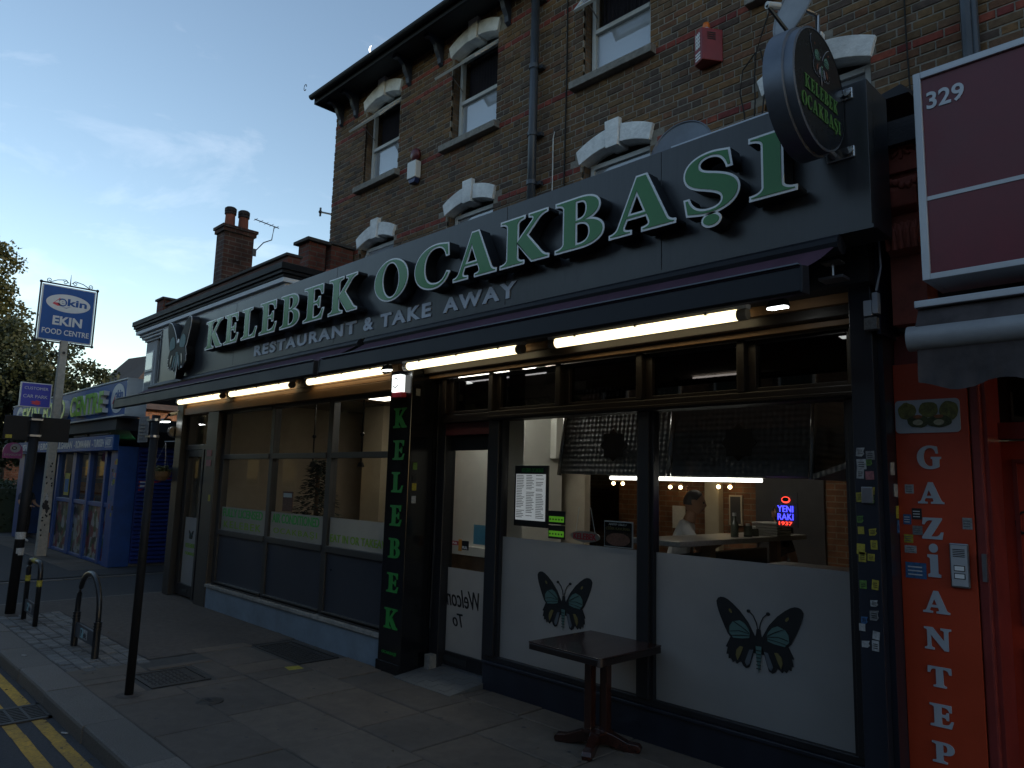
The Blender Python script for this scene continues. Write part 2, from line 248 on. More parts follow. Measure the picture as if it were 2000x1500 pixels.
GL = {
 'I': [path((0, 0), (.46, 0), (.46, .05), ('q', (.345, .06), (.33, .15)), (.33, .85), ('q', (.345, .94), (.46, .95)), (.46, 1), *ST)],
 'E': [path((0, 0), (.62, 0), (.68, .29), (.63, .29), ('q', (.58, .08), (.42, .08)), (.33, .08), (.33, .46), (.40, .46), ('q', (.49, .46), (.50, .35)), (.545, .35), (.545, .65), (.50, .65), ('q', (.49, .54), (.40, .54)), (.33, .54), (.33, .92), (.40, .92), ('q', (.56, .92), (.59, .73)), (.64, .73), (.63, 1), *ST)],
 'L': [path((0, 0), (.62, 0), (.68, .32), (.63, .32), ('q', (.57, .08), (.42, .08)), (.33, .08), (.33, .85), ('q', (.345, .94), (.46, .95)), (.46, 1), *ST)],
 'K': [path((0, 0), (.45, 0), (.45, .05), ('q', (.345, .06), (.33, .15)), (.33, .44), (.60, 0), (.90, 0), (.90, .05), ('q', (.83, .07), (.78, .14)), (.51, .575), (.71, .85), ('q', (.78, .94), (.87, .95)), (.87, 1), (.54, 1), (.54, .95), ('q', (.65, .93), (.60, .85)), (.33, .49), (.33, .85), ('q', (.345, .94), (.45, .95)), (.45, 1), *ST)],
 'B': [path((0, 0), (.38, 0), ('c', (.62, 0), (.75, .11), (.75, .27)), ('c', (.75, .42), (.64, .51), (.51, .53)), ('c', (.62, .56), (.69, .65), (.69, .76)), ('c', (.69, .92), (.57, 1), (.38, 1)), *ST),
       path((.33, .92), (.33, .565), (.38, .565), ('c', (.46, .57), (.49, .66), (.49, .75)), ('c', (.49, .86), (.46, .92), (.38, .92))), path((.33, .49), (.33, .08), (.38, .08), ('c', (.49, .08), (.54, .16), (.54, .28)), ('c', (.54, .42), (.47, .49), (.38, .49)))],
 'O': [ell(.43, .5, .43, .525, 40), ell(.43, .5, .22, .455, 36, 0.06)],
 'C': [path((.77, .29), ('c', (.71, .08), (.59, -.02), (.44, -.02)), ('c', (.18, -.02), (0, .2), (0, .5)), ('c', (0, .8), (.2, 1.02), (.46, 1.02)), ('c', (.56, 1.02), (.64, .99), (.73, .97)), (.75, .69), (.70, .69), ('c', (.67, .86), (.6, .95), (.48, .95)), ('c', (.32, .95), (.22, .78), (.22, .51)), ('c', (.22, .24), (.32, .08), (.5, .08)), ('c', (.60, .08), (.67, .16), (.72, .31)))],
 'A': [path((.39, 1.02), (.53, 1.02), (.80, .16), ('q', (.83, .06), (.91, .05)), (.91, 0), (.47, 0), (.47, .05), ('q', (.59, .06), (.56, .16)), (.53, .27), (.25, .27), (.215, .16), ('q', (.18, .06), (.31, .05)), (.31, 0), (0, 0), (0, .05), ('q', (.09, .06), (.125, .16))), [(.275, .345), (.505, .345), (.395, .72)]],
 'S': [path((.02, .30), (.07, .30), ('c', (.10, .14), (.19, .05), (.31, .05)), ('c', (.42, .05), (.47, .11), (.47, .19)), ('c', (.47, .29), (.37, .34), (.26, .40)), ('c', (.11, .47), (.02, .55), (.02, .72)), ('c', (.02, .91), (.16, 1.02), (.34, 1.02)), ('c', (.42, 1.02), (.49, .99), (.55, .98)), (.58, .70), (.53, .70), ('c', (.5, .87), (.43, .95), (.33, .95)), ('c', (.25, .95), (.2, .90), (.2, .83)), ('c', (.2, .74), (.28, .70), (.39, .65)), ('c', (.55, .57), (.66, .48), (.66, .31)), ('c', (.66, .11), (.50, -.02), (.31, -.02)), ('c', (.22, -.02), (.14, .01), (.05, .03)))],
 'G': [path((.52, .50), (.86, .50), (.86, .45), ('q', (.79, .44), (.79, .38)), (.79, .08), ('c', (.70, .02), (.58, -.02), (.44, -.02)), ('c', (.18, -.02), (0, .2), (0, .5)), ('c', (0, .8), (.2, 1.02), (.46, 1.02)), ('c', (.56, 1.02), (.64, .99), (.73, .97)), (.75, .69), (.70, .69), ('c', (.67, .86), (.6, .95), (.48, .95)), ('c', (.32, .95), (.22, .78), (.22, .51)), ('c', (.22, .24), (.32, .08), (.48, .08)), ('q', (.58, .08), (.58, .16)), (.58, .38), ('q', (.58, .44), (.52, .45)))],
 'Z': [path((0, 0), (.66, 0), (.70, .31), (.65, .31), ('q', (.58, .09), (.42, .09)), (.27, .09), (.67, .94), (.67, 1), (.05, 1), (.02, .70), (.07, .70), ('q', (.13, .91), (.28, .91)), (.40, .91), (0, .06))],
 'N': [path((0, 0), (.30, 0), (.30, .05), ('q', (.21, .06), (.20, .16)), (.20, .72), (.66, 0), (.78, 0), (.78, .85), ('q', (.79, .94), (.88, .95)), (.88, 1), (.56, 1), (.56, .95), ('q', (.66, .94), (.67, .85)), (.67, .36), (.27, 1), (0, 1), (0, .95), ('q', (.09, .94), (.10, .86)), (.10, .15), ('q', (.09, .06), (0, .05)))],
 'T': [path((.17, 0), (.55, 0), (.55, .05), ('q', (.47, .06), (.46, .15)), (.46, .92), (.52, .92), ('q', (.64, .92), (.67, .70)), (.72, .70), (.71, 1), (.01, 1), (0, .70), (.05, .70), ('q', (.08, .92), (.20, .92)), (.26, .92), (.26, .15), ('q', (.25, .06), (.17, .05)))],
 'P': [path((0, 0), (.46, 0), (.46, .05), ('q', (.345, .06), (.33, .15)), (.33, .42), (.38, .42), ('c', (.60, .42), (.70, .54), (.70, .71)), ('c', (.70, .9), (.58, 1), (.38, 1)), *ST), path((.33, .92), (.33, .5), (.38, .5), ('c', (.47, .5), (.50, .6), (.50, .71)), ('c', (.50, .84), (.47, .92), (.38, .92)))],
}
GL['S,'] = GL['S'] + [ell(.34, -.135, .105, .108, 20)]
GL['i'] = [path((.05, 0), (.41, 0), (.41, .05), ('q', (.345, .06), (.33, .12)), (.33, .66), (.05, .66), (.05, .61), ('q', (.115, .60), (.13, .54)), (.13, .12), ('q', (.115, .06), (.05, .05))), ell(.23, .88, .12, .12, 18)]
def glyph(ch, x0, x1, z0, h, y, name, m, parent, depth=0.004, grow=0.0, frame=FRONT, weight=0.0):
    """serif letter, cap height h, squeezed into x0..x1; the face of the letter lies at depth/2 around y."""
    src = GL[ch]; xs = [p[0] for c in src for p in c]; w = max(xs) - min(xs); kx = (x1 - x0) / w
    me = curve_mesh([[((p[0] - min(xs)) * kx, p[1] * h) for p in c] for c in src], depth, grow + weight * h)
    org = (x0, y, z0) if frame is FRONT else (y, x0, z0)
    return place(me, name, m, parent, org, frame)
# ================================================================ materials of this street
mat('asphalt', (.050, .052, .058), .85, var=.3, ns=40, bump=.7, bs=160, spec=.3)
mat('asphalt_side', (.052, .050, .050), .85, var=.3, ns=30, bump=.6, bs=140, spec=.3)
mat('tarmac_path', (.090, .076, .066), .88, var=.25, ns=14, bump=.5, bs=120, dirt=.35, spec=.25)
mat('bedding', (.05, .047, .043), .95, var=.3, ns=20)
for i, c in enumerate([(.122, .100, .082), (.132, .106, .085), (.108, .091, .077), (.140, .115, .093)]): mat('slab%d' % i, c, .85, var=.16, ns=9, bump=.35, bs=130, dirt=.45, spec=.25)
for i, c in enumerate([(.130, .118, .105), (.150, .135, .12), (.114, .105, .095)]): mat('granite%d' % i, c, .8, var=.4, ns=110, bump=.4, bs=130, dirt=.25, spec=.3)
for i, c in enumerate([(.15, .147, .14), (.12, .118, .115), (.17, .162, .15), (.11, .105, .10)]): mat('sett%d' % i, c, .75, var=.3, ns=60, bump=.5, bs=90, dirt=.3, spec=.35)
mat('yellow_paint', (.50, .28, .025), .75, var=.45, ns=45, bump=.4, bs=150, dirt=.75)
mat('cast_iron', (.045, .043, .042), .55, .6, var=.3, ns=30, bump=.3)
mat('black_metal', (.012, .013, .015), .32, .0, var=.3, ns=5, bump=.05, spec=.5)
mat('black_paint', (.012, .0125, .015), .38, var=.3, ns=4, bump=.08, bs=40, dirt=.15, aniso=(1, 1, .2))
mat('navy_black', (.014, .017, .026), .35, var=.3, ns=3, bump=.06, bs=30, aniso=(1, 1, .2))
mat('slate_panel', (.034, .037, .046), .3, var=.12, ns=3)
mat('frame_grey', (.030, .028, .027), .42, var=.25, ns=8, bump=.08, bs=30, aniso=(1, 1, .15))
mat('frame_brown', (.016, .0105, .0075), .42, var=.35, ns=10, bump=.15, bs=40, aniso=(.2, 1, 1))
mat('timber', (.22, .115, .045), .5, var=.35, ns=9, bump=.2, bs=40, aniso=(.12, 1, 1), dirt=.2)
mat('riser_blue', (.16, .205, .25), .6, var=.12, ns=6, bump=.1, dirt=.45)
mat('fascia_black', (.036, .038, .042), .30, .0, var=.35, ns=9, bump=.04, bs=20, aniso=(1, 1, .08), dirt=.18)
mat('letter_side', (.008, .009, .010), .35, var=.1)
mat('letter_rim', (.88, .88, .86), .35, var=.04)
mat('letter_green', (.045, .215, .060), .16, var=.05, spec=.3)
mat('sign_grey', (.50, .54, .60), .5, var=.08)
mat('awning_purple', (.075, .038, .060), .8, var=.18, ns=7, bump=.15, bs=200, aniso=(1, .3, .3), spec=.2)
mat('awning_bar', (.011, .012, .016), .5, .0, var=.25, ns=4, spec=.25)
mat('bar_edge', (.12, .14, .17), .4, .3, var=.1)
mat('mortar', (.25, .225, .185), .95, var=.25, ns=30, bump=.5, bs=120)
attr_mat('brick_faces')
mat('white_stone', (.86, .86, .84), .8, var=.14, ns=12, bump=.8, bs=26, dirt=.42)
mat('sill_stone', (.24, .225, .20), .9, var=.3, ns=14, bump=.6, bs=40, dirt=.5)
mat('white_upvc', (.58, .59, .58), .4, var=.06, dirt=.12)
mat('bracket_navy', (.03, .04, .065), .5, var=.25, dirt=.2)
mat('soffit_black', (.012, .012, .014), .7, var=.3)
mat('gutter_black', (.010, .011, .013), .6, var=.3, spec=.25)
mat('roof_slate', (.035, .033, .035), .8, var=.3, ns=12, bump=.4)
mat('downpipe', (.055, .065, .080), .4, .1, var=.35, ns=12, dirt=.35, aniso=(1, 1, .2))
mat('room_dark', (.03, .028, .03), .9)
mat('curtain_dark', (.035, .03, .04), .9, var=.3)
mat('net_white', (.70, .74, .78), .9, var=.08, ns=3, aniso=(6, 1, .1))
glass('pane_upper', (.86, .88, .9), .02, 2.6, base=.5, basecol=(.60, .64, .70), wob=.03)
glass('pane_shop', (.80, .82, .80), .01, 1.5)
glass('pane_black', (.02, .02, .022), .02, 1.5, wob=.02)
film('frost', (.40, .40, .39), .45)
film('frost_light', (.33, .34, .32), .5)
mat('film_green', (.035, .30, .06), .6, var=.05); mat('film_lime', (.16, .30, .02), .6, var=.05)
mat('decal_black', (.006, .007, .008), .5, var=.1); mat('decal_mint', (.075, .14, .125), .5, var=.08); mat('decal_ochre', (.14, .11, .035), .5, var=.1); mat('decal_grey', (.09, .10, .11), .5)
mat('pil_black', (.006, .0065, .008), .16, var=.3, ns=3, spec=.5)
mat('pil_green', (.018, .21, .035), .45, var=.06)
mat('chrome', (.5, .5, .5), .2, .9, var=.1)
mat('steel', (.30, .31, .33), .35, .9, var=.15)
mat('white_plastic', (.65, .65, .62), .45, var=.05, dirt=.1)
mat('tile', (.12, .12, .118), .5, var=.2, ns=20, bump=.1, dirt=.4)
mat('rubber', (.012, .012, .012), .8)
mat('grey_post', (.011, .011, .012), .6, var=.2, bump=.05, spec=.2)
STK = [('stk_white', (.55, .56, .56)), ('stk_yellow', (.60, .50, .05)), ('stk_green', (.16, .32, .06)), ('stk_blue', (.05, .18, .42)), ('stk_pink', (.5, .18, .2)), ('stk_black', (.02, .02, .02)), ('stk_grey', (.3, .3, .3)), ('stk_orange', (.6, .2, .03))]
for n_, c_ in STK: mat(n_, tuple(q * .62 for q in c_), .65, var=.4, ns=60, dirt=.5)
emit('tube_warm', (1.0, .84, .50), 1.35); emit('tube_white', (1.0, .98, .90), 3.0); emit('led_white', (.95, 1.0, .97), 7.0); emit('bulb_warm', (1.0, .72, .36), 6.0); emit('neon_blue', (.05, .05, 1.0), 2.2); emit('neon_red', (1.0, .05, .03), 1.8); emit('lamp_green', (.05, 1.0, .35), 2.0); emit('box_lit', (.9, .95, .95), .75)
mat('tube_cap', (.30, .26, .20), .5)
# ================================================================ ground
RD = -.125
road = struct(MB().quad((-400, -400, RD - .03), (400, -400, RD - .03), (400, 400, RD - .03), (-400, 400, RD - .03)).build('ground', 'asphalt_side'))
road = MB().quad((-200, -10.4, RD), (60, -10.4, RD), (60, -2.565, RD), (-200, -2.565, RD)).build('road', 'asphalt'); struct(road)
for yc in (-2.675, -2.865):
    for a, b in ((-60, -7.25), (-6.80, 12)): 
        n = 60; pl = MB()
        for i in range(n):
            x0 = a + (b - a) * i / n; x1 = a + (b - a) * (i + 1) / n; e = [rnd.uniform(-.006, .006) for _ in range(2)]
            pl.quad((x0, yc - .045 + e[0], RD + .004), (x1, yc - .045 + e[1], RD + .004), (x1, yc + .045 + e[1], RD + .004), (x0, yc + .045 + e[0], RD + .004))
        pl.build('yellow_line', 'yellow_paint', road)
pavement = struct(MB().box(-11.95, 8, -2.285, .62, -.16, -.008).build('pavement', 'bedding'))
def slab(x0, x1, y0, y1, m, name='paving_slab', t=.0, parent=None, g=.0065, zt=0.0):
    dz = rnd.uniform(-.0035, .0035) + zt; a = [rnd.uniform(-.002, .002) for _ in range(4)]
    x0 += g; x1 -= g; y0 += g; y1 -= g; b = min(.006, (x1 - x0) * .2)
    top = [(x0 + b, y0 + b, dz + a[0]), (x1 - b, y0 + b, dz + a[1]), (x1 - b, y1 - b, dz + a[2]), (x0 + b, y1 - b, dz + a[3])]
    mid = [(x0, y0, dz - .006), (x1, y0, dz - .006), (x1, y1, dz - .006), (x0, y1, dz - .006)]; bot = [(p[0], p[1], -.02) for p in mid]
    o = MB().add(top + mid + bot, [(0, 1, 2, 3)] + [(i, i + 4, (i + 1) % 4 + 4, (i + 1) % 4) for i in range(4)] + [(i + 4, i + 8, (i + 1) % 4 + 8, (i + 1) % 4 + 4) for i in range(4)]).build(name, m, parent or pavement)
    return o
rows = [(-2.285, -1.70), (-1.70, -1.10), (-1.10, -.52), (-.52, .0), (.0, .62)]
holes = [(-7.30, -6.66, -1.92, -1.34), (-7.70, -6.66, -.56, -.04)]
for ri, (y0, y1) in enumerate(rows):
    x = -7.62 + (-.12, .2, -.30, .1, -.1)[ri]
    while x < 1.5:
        w = rnd.choice((.62, .75, .9, .9)); x1 = min(x + w, 1.6)
        if not any(x < h[1] - .02 and x1 > h[0] + .02 and y0 < h[3] - .02 and y1 > h[2] + .02 for h in holes):
            slab(x, x1, y0, y1, 'slab%d' % rnd.randrange(4))
        else:
            for h in holes:
                if x < h[1] - .02 and x1 > h[0] + .02 and y0 < h[3] - .02 and y1 > h[2] + .02:
                    if h[0] - x > .12: slab(x, h[0], y0, y1, 'slab%d' % rnd.randrange(4))
                    if x1 - h[1] > .12: slab(h[1], x1, y0, y1, 'slab%d' % rnd.randrange(4))
                    u0, u1 = max(x, h[0]), min(x1, h[1])
                    if h[2] - y0 > .05: slab(u0, u1, y0, h[2], 'slab%d' % rnd.randrange(4))
                    if y1 - h[3] > .05: slab(u0, u1, h[3], y1, 'slab%d' % rnd.randrange(4))
        x = x1
MB().quad((-11.95, -1.56, -.002), (-7.75, -1.56, -.002), (-7.75, .62, -.002), (-11.95, .62, -.002)).build('tarmac_surface', 'tarmac_path', pavement)
MB().quad((-11.95, -2.285, -.003), (-11.0, -2.285, -.003), (-11.0, -1.56, -.003), (-11.95, -1.56, -.003)).build('tarmac_surface', 'tarmac_path', pavement)
ns_ = 0
for j in range(6):
    x = -11.0 + rnd.uniform(-.05, .05); yy = -2.275 + j * .118
    while x < -7.72 and ns_ < 295:
        w = rnd.uniform(.085, .15)
        slab(x, x + w, yy + rnd.uniform(-.004, .004), yy + .118, 'sett%d' % rnd.randrange(4), 'sett', g=.007, zt=rnd.uniform(-.004, .004)); x += w; ns_ += 1
kerb = struct(bpy.data.objects.new('kerb', None)); C.objects.link(kerb)
def kerbstone(x0, x1, y0=-2.57, y1=-2.29, top=0.0, parent=kerb):
    dz = top + rnd.uniform(-.004, .003); g = .006; r = .025; i = rnd.randrange(3); j = rnd.uniform(-.004, .004); x0 += g; x1 -= g
    prof = [(y0 + j, RD - .05), (y0 + j, dz - r), (y0 + j + r * .3, dz - r * .3), (y0 + j + r, dz), (y1, dz), (y1, RD - .05)]
    return MB().prism(prof, 'x', x0, x1).build('kerb_stone', 'granite%d' % i, parent)
x = -11.95
for w in [.95, 1.0, .98, .93, .95, 1.1, 1.02, 1.05, .98, 1.05, 1.0, 1.0, 1.0, 1.0, 1.0]:
    kerbstone(x, x + w); x += w
side = struct(MB().quad((-14.4, -2.57, -.030), (-11.955, -2.57, -.030), (-11.955, 40, -.030), (-14.4, 40, -.030)).build('side_road', 'asphalt_side'))
for x0 in (-12.10, -14.45):
    for i in range(5): MB().box(x0, x0 + .14, -2.55 + i * .9 + .006, -2.55 + i * .9 + .894, -.06, -.016 - .002 * (i % 2)).build('flush_kerb_stone', 'granite%d' % (i % 3), side)
fore = struct(MB().quad((-60, -2.30, -.004), (-14.45, -2.30, -.004), (-14.45, 3.0, -.004), (-60, 3.0, -.004)).build('forecourt', 'asphalt_side'))
x = -60
for i in range(46):
    kerbstone(x, min(x + .99, -14.45)); x += .99
    if x > -14.6: break
for i in range(14): 
    x1 = -15.35 - i * .62; slab(x1 - .62, x1, -.42, .24, 'slab%d' % rnd.randrange(4), parent=fore, zt=.002)
MB().box(-14.45 - .0, -11.955, -2.57, -2.45, RD, -.045).build('dropped_kerb', 'granite1', side)
# drain grate in the gutter
g = thing('drain_grate', 'slotted iron drain grate in the gutter, crossing the double yellow lines', 'drain', (-7.03, -2.77, RD))
MB().box(-7.24, -6.82, -2.95, -2.585, RD - .002, RD + .004).build('pit', 'rubber', g)
fr = MB()
for a in ((-7.25, -7.21, -2.96, -2.58), (-6.84, -6.80, -2.96, -2.58), (-7.25, -6.80, -2.96, -2.935), (-7.25, -6.80, -2.605, -2.58)): fr.box(a[0], a[1], a[2], a[3], RD, RD + .014)
fr.build('frame', 'cast_iron', g)
for i in range(9): MB().box(-7.215 + i * .045, -7.195 + i * .045, -2.935, -2.605, RD, RD + .012).build('bar', 'cast_iron', g)
for yy in (-2.83, -2.72): MB().box(-7.21, -6.84, yy - .009, yy + .009, RD, RD + .0125).build('cross_bar', 'cast_iron', g)
def cover(x0, x1, y0, y1, label, n):
    t = thing('manhole_cover', label, 'manhole cover', ((x0 + x1) / 2, (y0 + y1) / 2, 0), 'manhole covers in the pavement')
    f = MB()
    for a in ((x0, x0 + .03, y0, y1), (x1 - .03, x1, y0, y1), (x0 + .03, x1 - .03, y0, y0 + .03), (x0 + .03, x1 - .03, y1 - .03, y1)): f.box(*a, -.02, .002)
    f.build('frame', 'cast_iron', t); MB().box(x0 + .034, x1 - .034, y0 + .034, y1 - .034, -.02, -.003).build('plate', 'cast_iron', t)
    st = MB(); nx = int((x1 - x0 - .1) / .045); ny = int((y1 - y0 - .1) / .045)
    for i in range(nx):
        for j in range(ny):
            cx_, cy_ = x0 + .06 + i * .045, y0 + .06 + j * .045
            if (i + j) % 2: st.box(cx_ - .016, cx_ + .016, cy_ - .005, cy_ + .005, -.004, .0005)
            else: st.box(cx_ - .005, cx_ + .005, cy_ - .016, cy_ + .016, -.004, .0005)
    stuff(st.build('tread_pattern', 'cast_iron', t))
cover(-7.26, -6.70, -1.88, -1.38, 'rectangular iron cover with treaded top, beside the foot of the thin black post', 0)
cover(-7.66, -6.70, -.52, -.08, 'dark rectangular cover set by the blue stall riser of the shop', 1)
t = thing('water_cover', 'small round iron water cover in a cut slab of the pavement', 'water cover', (-6.05, -1.66, 0))
MB().lathe([(.0001, .0035), (.085, .0035), (.09, .002), (.105, .002), (.11, -.004)], (-6.05, -1.66, .003), 'z', 28).build('lid', 'cast_iron', t)
MB().box(-6.10, -6.0, -1.675, -1.645, .005, .009).build('slot', 'rubber', t)
t = tag(MB().add([(-6.66, -.70, .0045), (-6.52, -.72, .0045), (-6.50, -.58, .0045), (-6.63, -.57, .0045), (-6.60, -.64, .006)], [(0, 1, 4), (1, 2, 4), (2, 3, 4), (3, 0, 4)]).build('paper_scrap', 'stk_yellow'), 'scrap of yellow paper lying on the pavement before the riser', 'litter')
for i, (a, b, z_, lb) in enumerate([(-6.35, -2.62, RD + .004, 'white cigarette butt lying in the road beside the kerb'), (-8.6, -2.45, .003, 'white cigarette butt lying on the granite kerb')]):
    t = thing('cigarette_butt', lb, 'litter', (a, b, z_)); MB().tube([(a, b, z_ + .006), (a + .045, b + .03, z_ + .006)], .006, 6).build('filter', 'stk_white', t)
# gum spots and small litter flecks on the slabs
gum = MB()
for i in range(170):
    a, b = rnd.uniform(-11.5, -1), rnd.uniform(-2.2, .1); r = rnd.uniform(.008, .02)
    gum.add([(a + r * cos(k * pi / 4) * rnd.uniform(.8, 1.2), b + r * sin(k * pi / 4) * rnd.uniform(.8, 1.2), .0055) for k in range(8)], [tuple(range(8))])
o = gum.build('gum_spots', mat('gum', (.05, .048, .046), .8), pavement); stuff(o)
lt = MB()
for i in range(260):
    k = rnd.random(); a = rnd.uniform(-13, -2)
    if k < .55: b, z_ = rnd.gauss(-2.62, .05), RD + .004
    elif k < .8: b, z_ = rnd.gauss(-.05, .05), .004
    else: b, z_ = rnd.uniform(-2.2, 0), .005
    r = rnd.uniform(.008, .022); q = rnd.uniform(0, 6.28); lt.add([(a + r * cos(q), b + r * sin(q), z_), (a - r * .5 * sin(q), b + r * .5 * cos(q), z_ + rnd.uniform(.002, .008)), (a - r * cos(q), b - r * sin(q), z_), (a + r * .5 * sin(q), b - r * .5 * cos(q), z_ + .003)], [(0, 1, 2, 3)])
lt = stuff(lt.build('leaf_litter', mat('litter', (.10, .075, .045), .9, var=.6, ns=3))); tag(lt, 'tiny dry leaves and crumbs scattered along the kerb and pavement', 'litter')
# ================================================================ restaurant building
YB = 1.3
bld = thing('restaurant_building', 'brown brick building with white arched lintels and a dark shopfront below', 'building', (-5, 1.0, 0))
WC = [-8.55, -6.54, -4.32, -2.29]; WW = .43
opens = []
for c in WC: opens += [(c - WW, c + WW, 6.06, 7.30), (c - WW, c + WW, 3.9, 5.12)]
# backing of mortar with real openings
wall = MB(); xs = sorted({-9.84, 1.5} | {c - WW for c in WC} | {c + WW for c in WC}); zs = [3.4, 3.9, 5.24, 6.06, 7.42, 7.75]
for i in range(len(xs) - 1):
    for j in range(len(zs) - 1):
        if i % 2 == 1 and j in (1, 3): continue
        wall.box(xs[i], xs[i + 1], YB + .006, YB + .36, zs[j], zs[j + 1])
wall.build('wall', 'mortar', bld)
MB().box(-9.84, -9.6, YB + .36, 16, 3.0, 7.75).build('side_wall', brick_mat('brick_side', (.13, .085, .05), (.16, .10, .06), (.15, .13, .11)), bld)
CH = .0705; BR = []
RED = {round((z - 4.5) / CH) for z in (5.03, 6.01, 6.99, 7.25)}
def stone_cover(x, z0, z1):
    for c in WC:
        for top in (5.10, 7.29):
            if abs(x - c) < .50 and z1 > top - .02 and z0 < top + .10 + .10 * (1 - abs(x - c) / .5): return True
            if abs(x - c) < .085 and top < z0 < top + .32: return True
    return False
for r in range(int((7.66 - 4.5) / CH)):
    z0 = 4.5 + r * CH; z1 = z0 + CH - .010; cuts = sorted((o[0] - .0, o[1] + .0) for o in opens if o[2] < z1 - .01 and o[3] > z0 + .01)
    x = -9.845 - (.1595 if r % 2 else 0) - rnd.uniform(0, .012); k = 0
    while x < -.6:
        L = (.203 if k % 2 == 0 else .096) + rnd.uniform(-.003, .003); k += 1; a, b = x, x + L; x = b + .010
        segs = [(max(a, -9.85 - (.006 if r % 2 else 0)), b)]
        for c0, c1 in cuts:
            ns2 = []
            for s0, s1 in segs:
                if s1 <= c0 or s0 >= c1: ns2.append((s0, s1))
                else:
                    if s0 < c0: ns2.append((s0, c0))
                    if s1 > c1: ns2.append((c1, s1))
            segs = ns2
        for s0, s1 in segs:
            if s1 - s0 < .018 or stone_cover((s0 + s1) / 2, z0, z1): continue
            red = (r in RED) or (r in {q for q in RED} and False)
            if red: col = rnd.choice([(.17, .040, .028), (.15, .034, .026), (.19, .050, .032), (.13, .032, .028)])
            else: col = rnd.choice([(.116, .070, .035), (.104, .065, .035), (.122, .073, .035), (.094, .060, .035), (.080, .053, .037), (.128, .071, .033), (.107, .061, .037), (.114, .056, .032), (.098, .061, .037), (.066, .047, .037)])
            kk = rnd.uniform(.84, 1.18) * (1.15 + .03 * (s0 + 9.8)); BR.append((s0, s1, z0, z1, tuple(c * kk for c in col) + (1,), rnd.uniform(-.003, .003)))
def brick_geo(lst, off):
    vv = []; ff = []; cc = []
    for s0, s1, z0, z1, col, d in lst:
        b = len(vv); y0 = YB + d; e = .004; j = [rnd.uniform(-.0015, .0015) for _ in range(4)]
        vv += [(s0 + e, y0, z0 + e + j[0]), (s1 - e, y0, z0 + e + j[1]), (s1 - e, y0, z1 - e + j[2]), (s0 + e, y0, z1 - e + j[3]), (s0, y0 + .005, z0), (s1, y0 + .005, z0), (s1, y0 + .005, z1), (s0, y0 + .005, z1), (s0, YB + .05, z0), (s1, YB + .05, z0), (s1, YB + .05, z1), (s0, YB + .05, z1)]
        fs = [(0, 1, 2, 3)] + [(4 + i, 4 + (i + 1) % 4, (i + 1) % 4, i) for i in range(4)] + [(8 + i, 8 + (i + 1) % 4, 4 + (i + 1) % 4, 4 + i) for i in range(4)]
        ff += [tuple(b + q for q in f) for f in fs]; cc += [col] * (4 * len(fs))
    me = bpy.data.meshes.new('brick'); me.from_pydata([tuple(Vector(p) - off) for p in vv], [], ff)
    ca = me.color_attributes.new('Col', 'FLOAT_COLOR', 'CORNER'); ca.data.foreach_set('color', [q for c in cc for q in c]); me.materials.append(M['brick_faces']); return me
off = rootloc(bld)
vis = [b for b in BR if b[0] > -3.9 and b[2] > 5.0 and b[3] < 4.35 + 2.0 - (b[0] + 3.9) * .35 and b[1] - b[0] > .15 and b[0] < -1.25]
vis.sort(key=lambda b: -b[0]); top300 = vis[:296]; ids = {id(b) for b in top300}
for b in top300: link('brick', brick_geo([b], off), bld)
rest = link('brick_courses', brick_geo([b for b in BR if id(b) not in ids], off), bld); stuff(rest)
# return bricks of the left corner seen in silhouette, eaves, gutter, roof
MB().box(-9.84, 1.5, .92, YB + .36, 7.60, 7.64).build('soffit', 'soffit_black', bld)
MB().box(-9.84, 1.5, .905, .935, 7.54, 7.66).build('eaves_board', 'gutter_black', bld)
MB().box(-9.87, -9.842, .905, 16, 7.54, 7.70).build('barge_board', 'gutter_black', bld)
gp = [(.855 + .045 * cos(a), 7.64 + .045 * sin(a)) for a in [pi + pi * i / 8 for i in range(9)]]
MB().prism([(y_, z_) for y_, z_ in gp] + [(.90, 7.652), (.81, 7.652)], 'x', -9.88, 1.5).build('gutter', 'gutter_black', bld)
MB().add([(-9.87, .88, 7.67), (1.5, .88, 7.67), (1.5, 4.5, 9.6), (-9.87, 4.5, 9.6)], [(0, 1, 2, 3)]).build('roof', 'roof_slate', bld)
for bxx in (-9.66, -9.24, -7.90, -7.20, -5.92, -4.95, -3.66, -2.95):
    pr = [(YB - .004, 7.598), (YB - .27, 7.598), (YB - .27, 7.57), (YB - .22, 7.56), (YB - .14, 7.50), (YB - .11, 7.42), (YB - .06, 7.34), (YB - .05, 7.27), (YB - .004, 7.24)]
    o = MB().prism(pr, 'x', bxx - .034, bxx + .034).build('eaves_bracket', 'bracket_navy', bld, .004)
    MB().box(bxx - .042, bxx + .042, YB - .28, YB - .23, 7.545, 7.597).build('bracket_block', 'bracket_navy', o)
